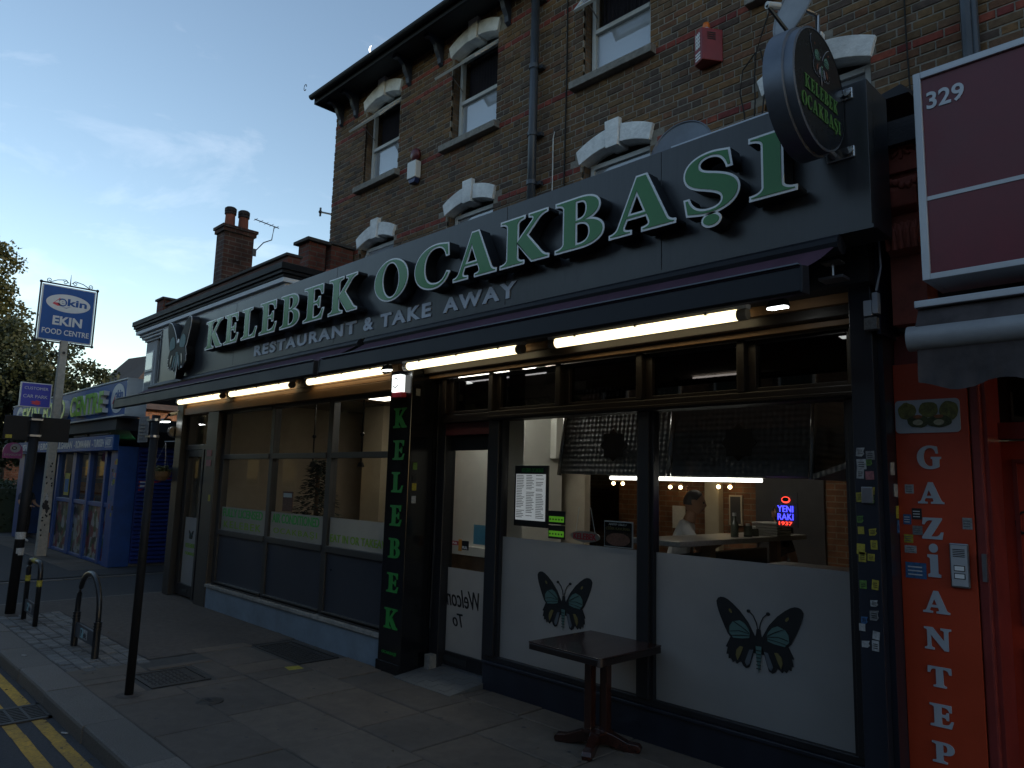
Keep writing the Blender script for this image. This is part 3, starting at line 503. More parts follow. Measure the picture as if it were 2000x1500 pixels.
# upper windows
def arch_poly(c, top, inner, a0, a1, n=7):
    """one half of the lintel between offsets a0..a1 from the centre c"""
    lo = [(c + a0 + (a1 - a0) * i / n, top + .10 * (1 - ((a0 + (a1 - a0) * i / n) / .44) ** 2)) for i in range(n + 1)]
    sgn = -1 if a0 < 0 and a1 <= 0 else 1
    hi = [(c + (a0 + (a1 - a0) * i / n) * 1.10, top + .155 + .13 * (1 - ((a0 + (a1 - a0) * i / n) / .44) ** 2)) for i in range(n + 1)]
    return lo + hi[::-1]
def upper_window(c, zs_, zt, opening, label=None, sill=True, full=True):
    w = MB().box(c - WW + .005, c + WW - .005, YB + .345, YB + .365, zs_ - .1, zt + .25).build('window', 'room_dark', bld)
    if label: w['label'] = label
    f = MB(); x0, x1 = c - WW + .03, c + WW - .03; yf = YB + .11; zm = zs_ + (zt - zs_) * .47
    for a in ((x0, x0 + .05, zs_ + .02, zt), (x1 - .05, x1, zs_ + .02, zt), (x0 + .05, x1 - .05, zs_ + .02, zs_ + .07), (x0 + .05, x1 - .05, zt - .05, zt)): f.box(a[0], a[1], yf, yf + .06, a[2], a[3])
    f.build('frame', 'white_upvc', w, .004)
    MB().box(x0 + .05, x1 - .05, yf - .008, yf + .05, zm - .025, zm + .025).build('meeting_rail', 'white_upvc', w, .004)
    MB().quad((x0 + .045, yf + .03, zs_ + .07), (x1 - .045, yf + .03, zs_ + .07), (x1 - .045, yf + .03, zm - .02), (x0 + .045, yf + .03, zm - .02)).build('pane', 'pane_upper', w)
    cu = MB(); n = 26
    for i in range(n):
        xa = x0 + .05 + (x1 - x0 - .1) * i / n; xb = x0 + .05 + (x1 - x0 - .1) * (i + 1) / n; ya = yf + .11 + .012 * (i % 2); yb_ = yf + .11 + .012 * ((i + 1) % 2)
        cu.quad((xa, ya, zs_ + .02), (xb, yb_, zs_ + .02), (xb, yb_, zm), (xa, ya, zm))
    cu.build('net_curtain', 'net_white', w)
    cu = MB()
    for i in range(n):
        xa = x0 + .05 + (x1 - x0 - .1) * i / n; xb = x0 + .05 + (x1 - x0 - .1) * (i + 1) / n; ya = yf + .13 + .02 * (i % 2); yb_ = yf + .13 + .02 * ((i + 1) % 2)
        cu.quad((xa, ya, zm), (xb, yb_, zm), (xb, yb_, zt), (xa, ya, zt))
    cu.build('curtain', 'curtain_dark', w)
    if opening:                                                            # top-hung sash pushed out at the bottom
        ang = R_(opening); L = zt - zm - .02; s = MB(); hy, hz = yf - .002, zt - .02
        def P(u, v, d=0): return (u, hy - v * sin(ang) + d * cos(ang), hz - v * cos(ang) - d * sin(ang) * -1 * 0 - d * sin(ang))
        def bar(u0, u1, v0, v1, t=.028): s.hexa([P(u0, v1, 0), P(u1, v1, 0), P(u0, v1, t), P(u1, v1, t), P(u0, v0, 0), P(u1, v0, 0), P(u0, v0, t), P(u1, v0, t)])
        bar(x0 + .02, x0 + .06, 0, L); bar(x1 - .06, x1 - .02, 0, L); bar(x0 + .06, x1 - .06, L - .04, L); bar(x0 + .06, x1 - .06, 0, .04)
        sh = s.build('open_sash', 'white_upvc', w)
        MB().quad(P(x0 + .06, .04, .014), P(x1 - .06, .04, .014), P(x1 - .06, L - .04, .014), P(x0 + .06, L - .04, .014)).build('sash_pane', 'pane_upper', w)
        MB().tube([(x0 + .07, yf, zm + .16), P(x0 + .07, L * .62, .0)], .007, 6).build('stay_arm', 'steel', w)
    else: MB().quad((x0 + .045, yf + .03, zm + .02), (x1 - .045, yf + .03, zm + .02), (x1 - .045, yf + .03, zt - .045), (x0 + .045, yf + .03, zt - .045)).build('pane', 'pane_upper', w)
    # reveals
    MB().box(c - WW - .001, c - WW + .012, YB + .03, YB + .30, zs_, zt + .05).build('reveal', 'brick_side', w); MB().box(c + WW - .012, c + WW + .001, YB + .03, YB + .30, zs_, zt + .05).build('reveal', 'brick_side', w)
    for a0, a1 in ((-.44, -.085), (.085, .44)): MB().prism(arch_poly(c, zt - .02, 0, a0, a1), 'y', YB - .035, YB + .14).build('lintel_stone', 'white_stone', w, .006)
    MB().prism([(c - .075, zt + .045), (c + .075, zt + .045), (c + .09, zt + .335), (c - .09, zt + .335)], 'y', YB - .055, YB + .14).build('keystone', 'white_stone', w, .006)
    if sill: MB().hexa([(c - .56, YB - .09, zs_ - .10), (c + .50, YB - .09, zs_ - .10), (c - .56, YB + .17, zs_ - .10), (c + .50, YB + .17, zs_ - .10), (c - .56, YB - .09, zs_ - .015), (c + .50, YB - .09, zs_ - .015), (c - .56, YB + .17, zs_ + .02), (c + .50, YB + .17, zs_ + .02)]).build('sill', 'sill_stone', w, .008)
for i, c in enumerate(WC):
    upper_window(c, 6.08, 7.27, (44, 46, 34, 0)[i])
    upper_window(c, 3.95, 5.13, (16, 0, 0, 0)[i])
# flat roof over the shop and the shell of the room behind the shopfront
MB().box(-11.72, 1.5, -.10, YB + .01, 3.72, 3.86).build('flat_roof', 'roof_slate', bld)
# ================================================================ shopfront (parts of the building)
mat('room_wall', (.42, .37, .30), .8, var=.08); mat('room_ceiling', (.50, .46, .40), .9, var=.08); mat('room_floor', (.12, .10, .085), .5, var=.2)
brick_mat('room_brick', (.16, .07, .035), (.22, .10, .05), (.20, .15, .10))
# shell of the room
MB().box(-11.70, -1.62, .45, 7.0, -.02, .03).build('interior_floor', 'room_floor', bld)
MB().box(-11.78, 1.4, .42, 7.2, 3.02, 3.10).build('interior_ceiling', 'room_ceiling', bld)
MB().box(-11.80, -1.50, 6.9, 7.0, .03, 3.02).build('interior_back_wall', 'room_brick', bld)
MB().box(-11.80, -11.70, .35, 6.9, -.02, 3.4).build('interior_end_wall', 'room_wall', bld)
MB().box(-1.60, -1.48, .38, 6.9, -.02, 3.4).build('party_wall', 'room_wall', bld)
MB().box(-11.72, 1.5, .20, .44, 2.86, 3.72).build('shop_beam', 'soffit_black', bld)
MB().box(-11.72, -1.45, -.10, .20, 2.97, 3.72).build('shop_soffit', 'soffit_black', bld)
# --- left half: side door, three window bays, riser
MB().box(-11.84, -11.60, -.03, .16, -.02, 2.95).build('corner_post', 'black_paint', bld, .006)
MB().box(-11.60, -6.06, -.015, .15, 2.70, 2.80).build('window_head', 'timber', bld, .005)
MB().box(-11.60, -6.06, .03, .16, 2.802, 2.97).build('header_board', 'timber', bld, .004)
for i in range(3): MB().box(-11.60, -6.06, .018, .03, 2.815 + i * .05, 2.852 + i * .05).build('header_lath', 'timber', bld)
sd = MB().box(-11.58, -11.47, .06, .14, .03, 2.16).box(-10.96, -10.86, .06, .14, .03, 2.16).box(-11.47, -10.96, .06, .14, .03, .19).box(-11.47, -10.96, .06, .14, 2.06, 2.16).build('side_door', 'black_paint', bld, .004); sd['label'] = 'narrow black side door with frosted lower glass'
MB().quad((-11.47, .10, .19), (-10.96, .10, .19), (-10.96, .10, 2.06), (-11.47, .10, 2.06)).build('pane', 'pane_shop', sd)
MB().quad((-11.47, .097, .19), (-10.96, .097, .19), (-10.96, .097, 1.16), (-11.47, .097, 1.16)).build('frosted_film', 'frost', sd)
MB().box(-11.30, -11.10, .052, .062, .085, .125).build('letter_slot', 'rubber', sd)
text('KELEBEK', 'film_text', 'film_lime', sd, -11.38, -11.04, .72, .78, .094); text('OCAKBAŞI', 'film_text', 'film_lime', sd, -11.38, -11.04, .60, .66, .094)
MB().box(-11.60, -10.66, .05, .15, 2.165, 2.24).build('transom_rail', 'frame_grey', bld, .004)
MB().box(-11.60, -11.50, .05, .15, 2.24, 2.70).build('transom_post', 'black_paint', bld, .004)
MB().quad((-11.50, .10, 2.24), (-10.66, .10, 2.24), (-10.66, .10, 2.70), (-11.50, .10, 2.70)).build('transom_pane', 'pane_shop', bld)
MB().box(-10.855, -10.80, .02, .15, .03, 2.165).build('door_post', 'frame_grey', bld, .004)
MB().box(-10.68, -10.30, -.01, .16, -.02, 2.70).build('shop_column', 'frame_grey', bld, .01)
for z_ in (2.06, 1.92): MB().box(-10.60, -10.44, -.016, -.009, z_, z_ + .09).build('warning_sticker', 'stk_pink', bld)
MB().box(-10.80, -10.68, .04, .15, -.02, 2.165).build('door_jamb', 'black_paint', bld, .006)
rz = MB().box(-10.30, -6.10, .0, .14, -.02, .27).build('stall_riser', 'riser_blue', bld, .01)
MB().box(-10.30, -6.10, -.025, .14, .272, .312).build('riser_ledge', 'sill_stone', rz, .006)
bays = [(-10.19, -8.82), (-8.73, -7.42), (-7.32, -6.16)]
for xm0, xm1 in ((-10.30, -10.19), (-8.82, -8.73), (-7.42, -7.32), (-6.16, -6.08)): MB().box(xm0, xm1, .062, .15, .313, 2.70).build('mullion', 'frame_grey', bld, .005)
film_txt = [('FULLY LICENSED', 'KELEBEK'), ('AIR CONDITIONED', 'OCAKBAŞI'), (None, None)]
for i, (a, b) in enumerate(bays):
    w = multi('shop_window', 'frame_grey', bld, [(a, b, .05, .14, .985, 1.055), (a, b, .05, .14, 2.02, 2.085), (a, b, .05, .14, .313, .36), (a, b, .05, .14, 2.66, 2.70)], .004)
    MB().box(a, b, .085, .10, .36, .985).build('lower_panel', 'slate_panel', w)
    MB().quad((a, .10, 1.055), (b, .10, 1.055), (b, .10, 2.02), (a, .10, 2.02)).build('pane', 'pane_shop', w)
    MB().quad((a, .10, 2.085), (b, .10, 2.085), (b, .10, 2.66), (a, .10, 2.66)).build('pane', 'pane_shop', w)
    MB().quad((a, .097, 1.055), (b, .097, 1.055), (b, .097, 1.365), (a, .097, 1.365)).build('frosted_film', 'frost_light', w)
    t1, t2 = film_txt[i]
    if t1: stuff(text(t1, 'film_text', 'film_green', w, a + .05, b - .13, 1.235, 1.345, .093, bold=.012)); stuff(text(t2, 'film_text', 'film_lime', w, a + .10, b - .16, 1.09, 1.18, .093, spacing=1.25))
    else: stuff(text('EAT IN OR TAKEAW', 'film_text', 'film_lime', w, a + .03, b - .01, 1.10, 1.185, .093, bold=.01))
    for k in range(2): MB().box(a, b, .02 + k * .03, .05 + k * .03, .313, .325 + k * .014).build('sill_bead', 'frame_grey', w)
for z_, m_ in ((1.22, 'stk_yellow'),): MB().box(-10.44, -10.37, -.014, -.009, 1.43, 1.52).build('notice_sticker', m_, bld)
# --- black pilaster with the vertical name
pl = MB().box(-6.10, -5.74, -.03, .42, -.02, 2.88).build('pilaster', 'pil_black', bld, .006); pl['label'] = 'glossy black pilaster with green letters down its front'
MB().box(-6.115, -5.735, -.042, .02, -.01, .09).build('plinth', 'pil_black', pl, .004)
for ch, z0, z1 in (('K', 2.31, 2.50), ('E', 1.995, 2.18), ('L', 1.68, 1.87), ('E', 1.36, 1.55), ('B', 1.055, 1.235), ('E', .735, .91), ('K', .40, .58)):
    cx_ = -5.905; wd = .105 if ch == 'K' else .09
    glyph(ch, cx_ - wd, cx_ + wd, z0, z1 - z0, -.034, 'letter', 'pil_green', pl, .006, weight=.02)
text('OCAKBAŞI', 'small_lettering', 'pil_green', pl, -6.03, -5.80, .155, .19, -.034)
for i in range(16):
    z_ = .95 + i * .075 + rnd.uniform(-.02, .02); MB().box(-6.106, -6.101, rnd.uniform(-.02, .0), rnd.uniform(.03, .05), z_, z_ + rnd.uniform(.03, .06)).build('sticker', rnd.choice(STK)[0], pl)
for i, (z_, m_) in enumerate([(1.9, 'stk_green'), (1.78, 'stk_black'), (1.70, 'stk_yellow'), (1.58, 'stk_white'), (2.62, 'stk_grey')]): MB().box(-5.738, -5.734, .02, .07, z_, z_ + .07).build('sticker', m_, pl)
MB().tube([(-5.72, .30, 2.8), (-5.70, .28, 2.2), (-5.71, .3, 1.4), (-5.70, .28, .4)], .006, 6).build('cable', 'frame_grey', pl)
# --- entrance
YD = .40
for a in ((-5.735, -5.60), ): MB().box(a[0], a[1], .30, .44, -.02, 2.84).build('entrance_post', 'black_paint', bld, .005)
dr = MB().box(-5.90, -5.78, YD - .02, YD + .03, .07, 2.24).box(-5.07, -4.965, YD - .02, YD + .03, .07, 2.24).box(-5.78, -5.07, YD - .02, YD + .03, .07, .20).box(-5.78, -5.07, YD - .02, YD + .03, 2.10, 2.24).build('entrance_door', 'black_paint', bld, .004)
dr['label'] = 'black framed glass entrance door with frosted lower half'
MB().quad((-5.78, YD, .20), (-5.07, YD, .20), (-5.07, YD, 2.10), (-5.78, YD, 2.10)).build('pane', 'pane_shop', dr)
MB().quad((-5.78, YD - .003, .20), (-5.07, YD - .003, .20), (-5.07, YD - .003, .975), (-5.78, YD - .003, .975)).build('frosted_film', 'frost', dr)
stuff(text('Welcome', 'film_text', 'decal_black', dr, -5.72, -5.14, .62, .78, YD - .007, shear=.35, mirror=True)); stuff(text('To', 'film_text', 'decal_black', dr, -5.50, -5.36, .44, .56, YD - .007, shear=.35, mirror=True))
MB().box(-5.60, -5.26, YD - .026, YD - .018, .105, .165).build('letter_box', 'rubber', dr)
for x_, z0, z1 in ((-5.86, .66, 1.34), (-5.74, .98, 1.28)):
    h = MB().tube([(x_, YD - .075, z0), (x_, YD - .075, z1)], .014, 10).build('pull_handle', 'chrome', dr, smooth=True)
    for z_ in (z0 + .06, z1 - .06): MB().tube([(x_, YD - .075, z_), (x_, YD - .02, z_)], .008, 8).build('handle_stud', 'chrome', h)
MB().tube([(-5.83, YD - .02, .50), (-5.83, YD - .035, .50)], .018, 12).build('lock', 'chrome', dr)
def plate(name, m, parent, x0, x1, z0, z1, y, t=.004): return MB().box(x0, x1, y - t, y, z0, z1).build(name, m, parent)
mat('pull_red', (.42, .03, .05), .5); mat('pull_orange', (.60, .22, .03), .5); mat('notice_cyan', (.16, .42, .50), .6)
p = plate('pull_sign', 'pull_red', dr, -5.55, -5.46, 1.19, 1.23, YD - .004); text('PULL', 'lettering', 'letter_rim', p, -5.54, -5.47, 1.20, 1.22, YD - .0095, depth=.002)
p = plate('push_sign', 'pull_orange', dr, -5.455, -5.41, 1.14, 1.25, YD - .004)
p = plate('pull_sign', 'decal_black', dr, -5.405, -5.31, 1.155, 1.24, YD - .004); text('PULL', 'lettering', 'letter_rim', p, -5.395, -5.32, 1.165, 1.19, YD - .0095, depth=.002)
p = plate('notice', 'notice_cyan', dr, -5.26, -5.09, 1.22, 1.40, YD + .012)
mat('jamb_red', (.09, .018, .018), .5, var=.2)
MB().box(-5.60, -4.93, .30, .44, 2.242, 2.36).build('door_head', 'jamb_red', bld, .004)
MB().box(-5.60, -4.93, .26, .44, 2.362, 2.44).build('transom_rail', 'frame_brown', bld, .006)
th = MB().hexa([(-5.735, -.10, -.01), (-4.93, -.10, -.01), (-5.735, .42, -.01), (-4.93, .42, -.01), (-5.735, -.10, .006), (-4.93, -.10, .006), (-5.735, .42, .062), (-4.93, .42, .062)]).build('threshold', 'tile', bld)
for i in range(8):
    for j in range(4):
        if (i + j) % 2 == 0:
            a = -5.70 + i * .095; b = -.06 + j * .10; zz = lambda y_: .006 + (y_ + .10) / .52 * .056 + .003
            MB().hexa([(a, b, zz(b) - .004), (a + .09, b, zz(b) - .004), (a, b + .095, zz(b + .095) - .004), (a + .09, b + .095, zz(b + .095) - .004), (a, b, zz(b)), (a + .09, b, zz(b)), (a, b + .095, zz(b + .095)), (a + .09, b + .095, zz(b + .095))]).build('tile', 'tile', th)
MB().box(-5.735, -4.93, .36, .39, .055, .072).build('threshold_strip', 'steel', th)
MB().box(-5.69, -5.61, .22, .30, .0, .17).build('cream_block', 'sill_stone', bld)
# --- right half: riser, two big windows, transom lights
rr = MB().box(-4.95, -1.60, .285, .44, -.02, .225).build('stall_riser', 'navy_black', bld, .008)
MB().box(-4.95, -1.60, .265, .44, .226, .25).build('riser_ledge', 'navy_black', rr, .004); MB().box(-4.95, -1.60, .29, .40, .251, .295).build('sill', 'black_paint', rr, .004)
for a, b in ((-4.935, -4.80), (-3.275, -3.175), (-1.735, -1.60)): MB().box(a, b, .26, .40, .296, 2.36).build('mullion', 'black_paint', bld, .006)
MB().box(-4.93, -1.60, .24, .42, 2.362, 2.445).build('transom_rail', 'frame_brown', bld, .008)
MB().box(-4.93, -1.60, .225, .24, 2.375, 2.40).build('rail_bead', 'frame_brown', bld, .004)
MB().box(-5.735, -1.60, .10, .43, 2.84, 2.93).build('window_head', 'frame_brown', bld, .008)
MB().box(-5.735, -1.60, .06, .13, 2.905, 2.97).build('header_board', 'timber', bld, .006)
MB().box(-5.735, -1.60, .17, .25, 2.800, 2.839).build('head_bead', 'timber', bld, .004)
tm = [(-5.60, -5.545), (-4.93, -4.80), (-4.10, -3.985), (-3.275, -3.165), (-2.44, -2.315), (-1.70, -1.60)]
for a, b in tm: MB().box(a, a + .055, .235, .42, 2.446, 2.80).build('transom_post', 'frame_brown', bld, .006)
for i in range(5):
    a, b = tm[i][0] + .055, tm[i + 1][0]
    t_ = MB().box(a, a + .06, .285, .36, 2.446, 2.80).box(b - .03, b, .285, .36, 2.446, 2.80).box(a + .06, b - .03, .285, .36, 2.446, 2.475).box(a + .06, b - .03, .285, .36, 2.77, 2.80).build('transom_window', 'frame_brown', bld, .004)
    MB().quad((a + .055, .32, 2.47), (b - .03, .32, 2.47), (b - .03, .32, 2.775), (a + .055, .32, 2.775)).build('pane', 'pane_black', t_)
bw = []
for a, b in ((-4.80, -3.275), (-3.175, -1.735)):
    w = multi('shop_window', 'black_paint', bld, [(a, a + .025, .29, .36, .296, 2.36), (b - .025, b, .29, .36, .296, 2.36)], 0, 'stile')
    MB().quad((a + .02, .33, .296), (b - .02, .33, .296), (b - .02, .33, 2.362), (a + .02, .33, 2.362)).build('pane', 'pane_shop', w)
    MB().quad((a + .02, .326, .296), (b - .02, .326, .296), (b - .02, .326, 1.325), (a + .02, .326, 1.325)).build('frosted_film', 'frost', w); bw.append(w)
# butterfly decal
BW = [(60, 61), (185, 274), (335, 441), (465, 545), (560, 605), (635, 631), (700, 628), (745, 605), (775, 552), (765, 480), (735, 384), (685, 270), (635, 166), (565, 33), (515, -16), (605, -190), (570, -196), (595, -311), (555, -309), (555, -379), (510, -367), (475, -428), (435, -400), (400, -442), (325, -380), (285, -448), (235, -482), (175, -458), (145, -373), (95, -213), (55, -80)]
BMINT = [(150, 97), (175, 162), (245, 245), (335, 286), (465, 245), (525, 166), (530, 57), (455, -22), (285, -8), (165, 20)]
BOCH = [(275, -145), (335, -139), (400, -207), (415, -294), (385, -380), (335, -289)]; BHOLE = [(95, -160), (165, -170), (250, -380), (215, -440), (165, -400)]
BODY = [(0, 190), (35, 180), (40, 120), (60, 60), (60, -80), (0, -90)]
def mirr(p): return [(-x_, y_) for x_, y_ in p][::-1]
def butterfly(parent, cx_, cz_, k, y, frame=FRONT, name='butterfly', bodym='decal_black', mint='decal_mint', och='decal_ochre', hole='decal_grey', ant=True, depth=.004, tall=1.0, step=.003):
    s = k / 775.0
    def pl_(pts, m, n, d, parent_): 
        me = curve_mesh([[(p[0], p[1] * tall) for p in pts]], depth / s); o_ = (cx_, y - d, cz_) if frame is FRONT else (y + d, cx_, cz_); return place(me, n, m, parent_, o_, frame, (s, s, s))
    outl = [(0, 190), (35, 180), (40, 120)] + BW + [(58, -85), (0, -90)]
    full = outl + mirr(outl[1:-1])
    o = pl_(full, bodym, name, 0, parent)
    up = o if o.parent.parent is None or True else parent
    for f in (lambda p: p, mirr):
        pl_(f(BMINT), mint, name + '_patch', step, parent); pl_(f(BOCH), och, name + '_patch', step, parent); pl_(f(BHOLE), hole, name + '_patch', step, parent); pl_(f(ell(505, 417, 42, 22, 12, .9)), och, name + '_patch', step, parent)
        for q in ([(150, 92), (350, 118), (520, 85), (520, 75), (350, 108), (150, 84)], [(160, 110), (300, 190), (440, 255), (448, 248), (306, 180), (164, 100)], [(160, 60), (330, 45), (500, 15), (498, 6), (330, 36), (160, 52)]): pl_(f(q), bodym, name + '_vein', step * 2, parent)
    pl_([(-52, -90), (52, -90), (40, -300), (0, -520), (-40, -300)], mint, name + '_abdomen', step, parent)
    for i in range(6): pl_([(-40, -150 - i * 58), (40, -150 - i * 58), (40, -164 - i * 58), (-40, -164 - i * 58)], bodym, name + '_stripe', step * 2, parent)
    if ant:
        for f in (lambda p: p, mirr): 
            pl_(f([(8, 185), (30, 290), (80, 390), (150, 455), (160, 445), (95, 385), (45, 290), (20, 185)]), bodym, name + '_antenna', 0, parent); pl_(f(ell(175, 458, 34, 28, 12)), bodym, name + '_antenna_tip', 0, parent)
    return o
butterfly(bw[0], -4.04, .83, .295, .322); butterfly(bw[1], -2.36, .83, .30, .322); butterfly(sd, -11.21, .90, .085, .094, ant=False)
# right-hand pilaster with stickers
rp_ = MB().box(-1.60, -1.475, -.01, .42, -.02, 3.16).build('end_pilaster', 'navy_black', bld, .005); rp_['label'] = 'dark pilaster plastered with old stickers at the right end'
MB().box(-1.474, -1.445, .06, .42, -.02, 3.16).build('pilaster_return', 'navy_black', rp_)
st = []
for i in range(34):
    z_ = 2.02 - (i // 2) * .064 + rnd.uniform(-.022, .022); a = (-1.592 if i % 2 == 0 else -1.535) + rnd.uniform(-.010, .012)
    if rnd.random() < .2: continue
    w_, h_ = rnd.uniform(.032, .05), rnd.uniform(.035, .058); an = rnd.uniform(-.12, .12)
    pts = [(-w_ / 2, -h_ / 2), (w_ / 2, -h_ / 2), (w_ / 2, h_ / 2), (-w_ / 2, h_ / 2)]
    if rnd.random() < .35: pts = [(-w_ / 2, -h_ / 2), (w_ * .2, -h_ / 2), (w_ / 2, -h_ * .2), (w_ * .35, h_ * .1), (w_ / 2, h_ / 2), (-w_ / 2, h_ * .4)]
    pts = [(p[0] * cos(an) - p[1] * sin(an), p[0] * sin(an) + p[1] * cos(an)) for p in pts]
    m_ = rnd.choice(['stk_white', 'stk_yellow', 'stk_white', 'stk_green', 'stk_yellow', 'stk_grey', 'stk_blue', 'stk_pink', 'stk_white'])
    s_ = poly(pts, 'sticker', m_, rp_, (a + w_ / 2, -.0125, z_), 1.0, .002)
    if rnd.random() < .7:
        ln = MB()
        for q in range(3): ln.box(a + w_ * .2, a + w_ * .8, -.0155, -.0138, z_ - h_ * .25 + q * h_ * .2, z_ - h_ * .25 + q * h_ * .2 + h_ * .07)
        stuff(ln.build('print', 'decal_black', s_))
for z_, y0, m_ in ((1.78, .14, 'stk_white'), (1.66, .16, 'stk_yellow'), (1.58, .17, 'stk_blue'), (1.90, .10, 'stk_white')): MB().box(-1.4448, -1.4425, y0, y0 + .06, z_, z_ + .07).build('sticker', m_, rp_)
MB().box(-1.56, -1.50, -.028, -.0105, 1.74, 1.83).build('key_switch', 'steel', rp_, .004)
# tube lights under the soffit
TUB = [(-11.80, -10.10, 'leftmost warm fluorescent tube light over the narrow side door'), (-9.93, -8.10, 'warm fluorescent tube light over the first large left window bay'), (-7.80, -6.13, 'warm fluorescent tube light just left of the black pilaster'), (-5.85, -4.20, 'warm fluorescent tube light above the glass entrance door'), (-3.90, -2.20, 'long warm fluorescent tube light nearest the round sign, above the big windows')]
for a, b, lb in TUB:
    t = thing('tube_light', lb, 'light', ((a + b) / 2, -.05, 2.97), 'fluorescent tubes under the awning')
    prf = [(-.085, 2.965), (-.015, 2.965), (-.020, 2.935), (-.080, 2.935)]
    MB().prism(prf, 'x', a, b).build('housing', 'white_plastic', t)
    dif = [(-.050 + .036 * cos(q), 2.905 + .038 * sin(q)) for q in [2 * pi * i / 14 for i in range(14)]]
    MB().prism(dif, 'x', a + .07, b - .07).build('diffuser', 'tube_warm', t, smooth=True)
    for e0, e1 in ((a, a + .07), (b - .07, b)): MB().prism([(-.050 + .038 * cos(q), 2.902 + .04 * sin(q)) for q in [2 * pi * i / 10 for i in range(10)]], 'x', e0, e1).build('end_cap', 'tube_cap', t, .006)
    for i in range(3): xx = a + (b - a) * (i + .5) / 3; MB().box(xx - .008, xx + .008, -.09, -.01, 2.925, 2.945).build('clip', 'steel', t)
t = tag(MB().box(-3.06, -2.98, .055, .0595, 2.91, 2.945).build('brand_label', 'stk_yellow'), 'small yellow label stuck on the timber head below the long tube', 'label')
def flood(x_, y_, z_, lb, sz=.1):
    t = thing('floodlight', lb, 'light', (x_, y_, z_), 'small LED floodlights on the shopfront')
    MB().hexa([(x_ - sz, y_ - sz * .8, z_), (x_ + sz, y_ - sz * .8, z_), (x_ - sz, y_ + sz * .6, z_ + .01), (x_ + sz, y_ + sz * .6, z_ + .01), (x_ - sz * .7, y_ - sz * .4, z_ + .05), (x_ + sz * .7, y_ - sz * .4, z_ + .05), (x_ - sz * .7, y_ + sz * .6, z_ + .05), (x_ + sz * .7, y_ + sz * .6, z_ + .05)]).build('body', 'black_metal', t, .004)
    MB().hexa([(x_ - sz * .85, y_ - sz * .68, z_ - .012), (x_ + sz * .85, y_ - sz * .68, z_ - .012), (x_ - sz * .85, y_ + sz * .45, z_ - .004), (x_ + sz * .85, y_ + sz * .45, z_ - .004), (x_ - sz * .85, y_ - sz * .68, z_ - .002), (x_ + sz * .85, y_ - sz * .68, z_ - .002), (x_ - sz * .85, y_ + sz * .45, z_ + .006), (x_ + sz * .85, y_ + sz * .45, z_ + .006)]).build('lens', 'led_white', t)
    MB().tube([(x_, y_, z_ + .05), (x_, y_ + .04, z_ + .12)], .012, 8).build('bracket', 'black_metal', t)
flood(-5.93, -.20, 2.86, 'lit white floodlight at the top of the black pilaster', .055); flood(-1.93, -.20, 2.87, 'lit white floodlight under the right end of the awning', .06); flood(-11.95, -.16, 2.60, 'lit white floodlight on the left corner post of the shop', .10)
a_ = thing('alarm_box', 'lit white alarm box with red base above the green vertical letters', 'alarm box', (-5.92, -.05, 2.62))
MB().box(-5.985, -5.85, -.10, -.031, 2.655, 2.83).build('casing', 'box_lit', a_, .008); MB().box(-5.985, -5.82, -.095, -.031, 2.60, 2.652).build('strobe', 'pull_red', a_, .008)
hx = [(0, .052), (.045, .028), (.045, .018), (0, .042), (-.045, .018), (-.045, .028)]; poly(hx, 'emblem', 'decal_black', a_, (-5.918, -.102, 2.75), 1, .002); poly([(p[0], -p[1]) for p in hx][::-1], 'emblem', 'decal_black', a_, (-5.918, -.102, 2.745), 1, .002); text('C', 'emblem', 'decal_black', a_, -5.932, -5.904, 2.732, 2.762, -.102, depth=.002)
# ================================================================ fascia sign
YF = -.42
fs = thing('fascia_sign', 'long black fascia sign with raised green white-edged letters and butterfly emblem', 'sign', (-6.5, YF, 3.17))
seam = [-11.66, -9.02, -6.60, -4.05, -2.60, -1.31]
for a, b in zip(seam, seam[1:]): MB().box(a + .0015, b - .0015, YF, YF + .30, 3.175, 3.985).build('panel', 'fascia_black', fs, .003)
MB().box(-11.67, -1.30, YF - .012, YF + .02, 3.155, 3.175).build('bottom_trim', 'fascia_black', fs); MB().box(-11.672, -11.661, YF - .012, YF + .30, 3.155, 3.99).build('end_trim', 'bar_edge', fs)
LET = [('K', -9.60, -9.08), ('E', -9.02, -8.62), ('L', -8.52, -8.12), ('E', -8.04, -7.63), ('B', -7.53, -7.11), ('E', -7.01, -6.60), ('K', -6.50, -5.98), ('O', -5.68, -5.17), ('C', -5.06, -4.59), ('A', -4.53, -4.02), ('K', -3.97, -3.47), ('B', -3.40, -2.97), ('A', -2.915, -2.41), ('S,', -2.34, -1.98), ('I', -1.91, -1.645)]
for ch, a, b in LET:
    body = glyph(ch, a, b, 3.42, .365, YF - .076, 'letter', 'letter_side', fs, .110, .008)
    glyph(ch, a, b, 3.42, .365, YF - .134, 'letter_rim', 'letter_rim', body, .006, .008)
    glyph(ch, a, b, 3.42, .365, YF - .1385, 'letter_face', 'letter_green', body, .006, -.0065)
text_letters('RESTAURANT', 'small_letter', 'sign_grey', fs, -8.41, -6.17, 3.225, 3.355, YF - .005, depth=.008, bold=.035, spacing=1.25)
text_letters('&', 'small_letter', 'sign_grey', fs, -6.04, -5.87, 3.225, 3.355, YF - .005, depth=.008, bold=.035)
text_letters('TAKE', 'small_letter', 'sign_grey', fs, -5.75, -4.98, 3.222, 3.352, YF - .005, depth=.008, bold=.035, spacing=1.25)
text_letters('AWAY', 'small_letter', 'sign_grey', fs, -4.81, -3.92, 3.222, 3.352, YF - .005, depth=.008, bold=.035, spacing=1.25)
mat('emblem_dark', (.022, .024, .022), .55, var=.1, spec=.12); mat('emblem_mint', (.18, .27, .26), .6, spec=.12); mat('emblem_tan', (.16, .13, .09), .3)
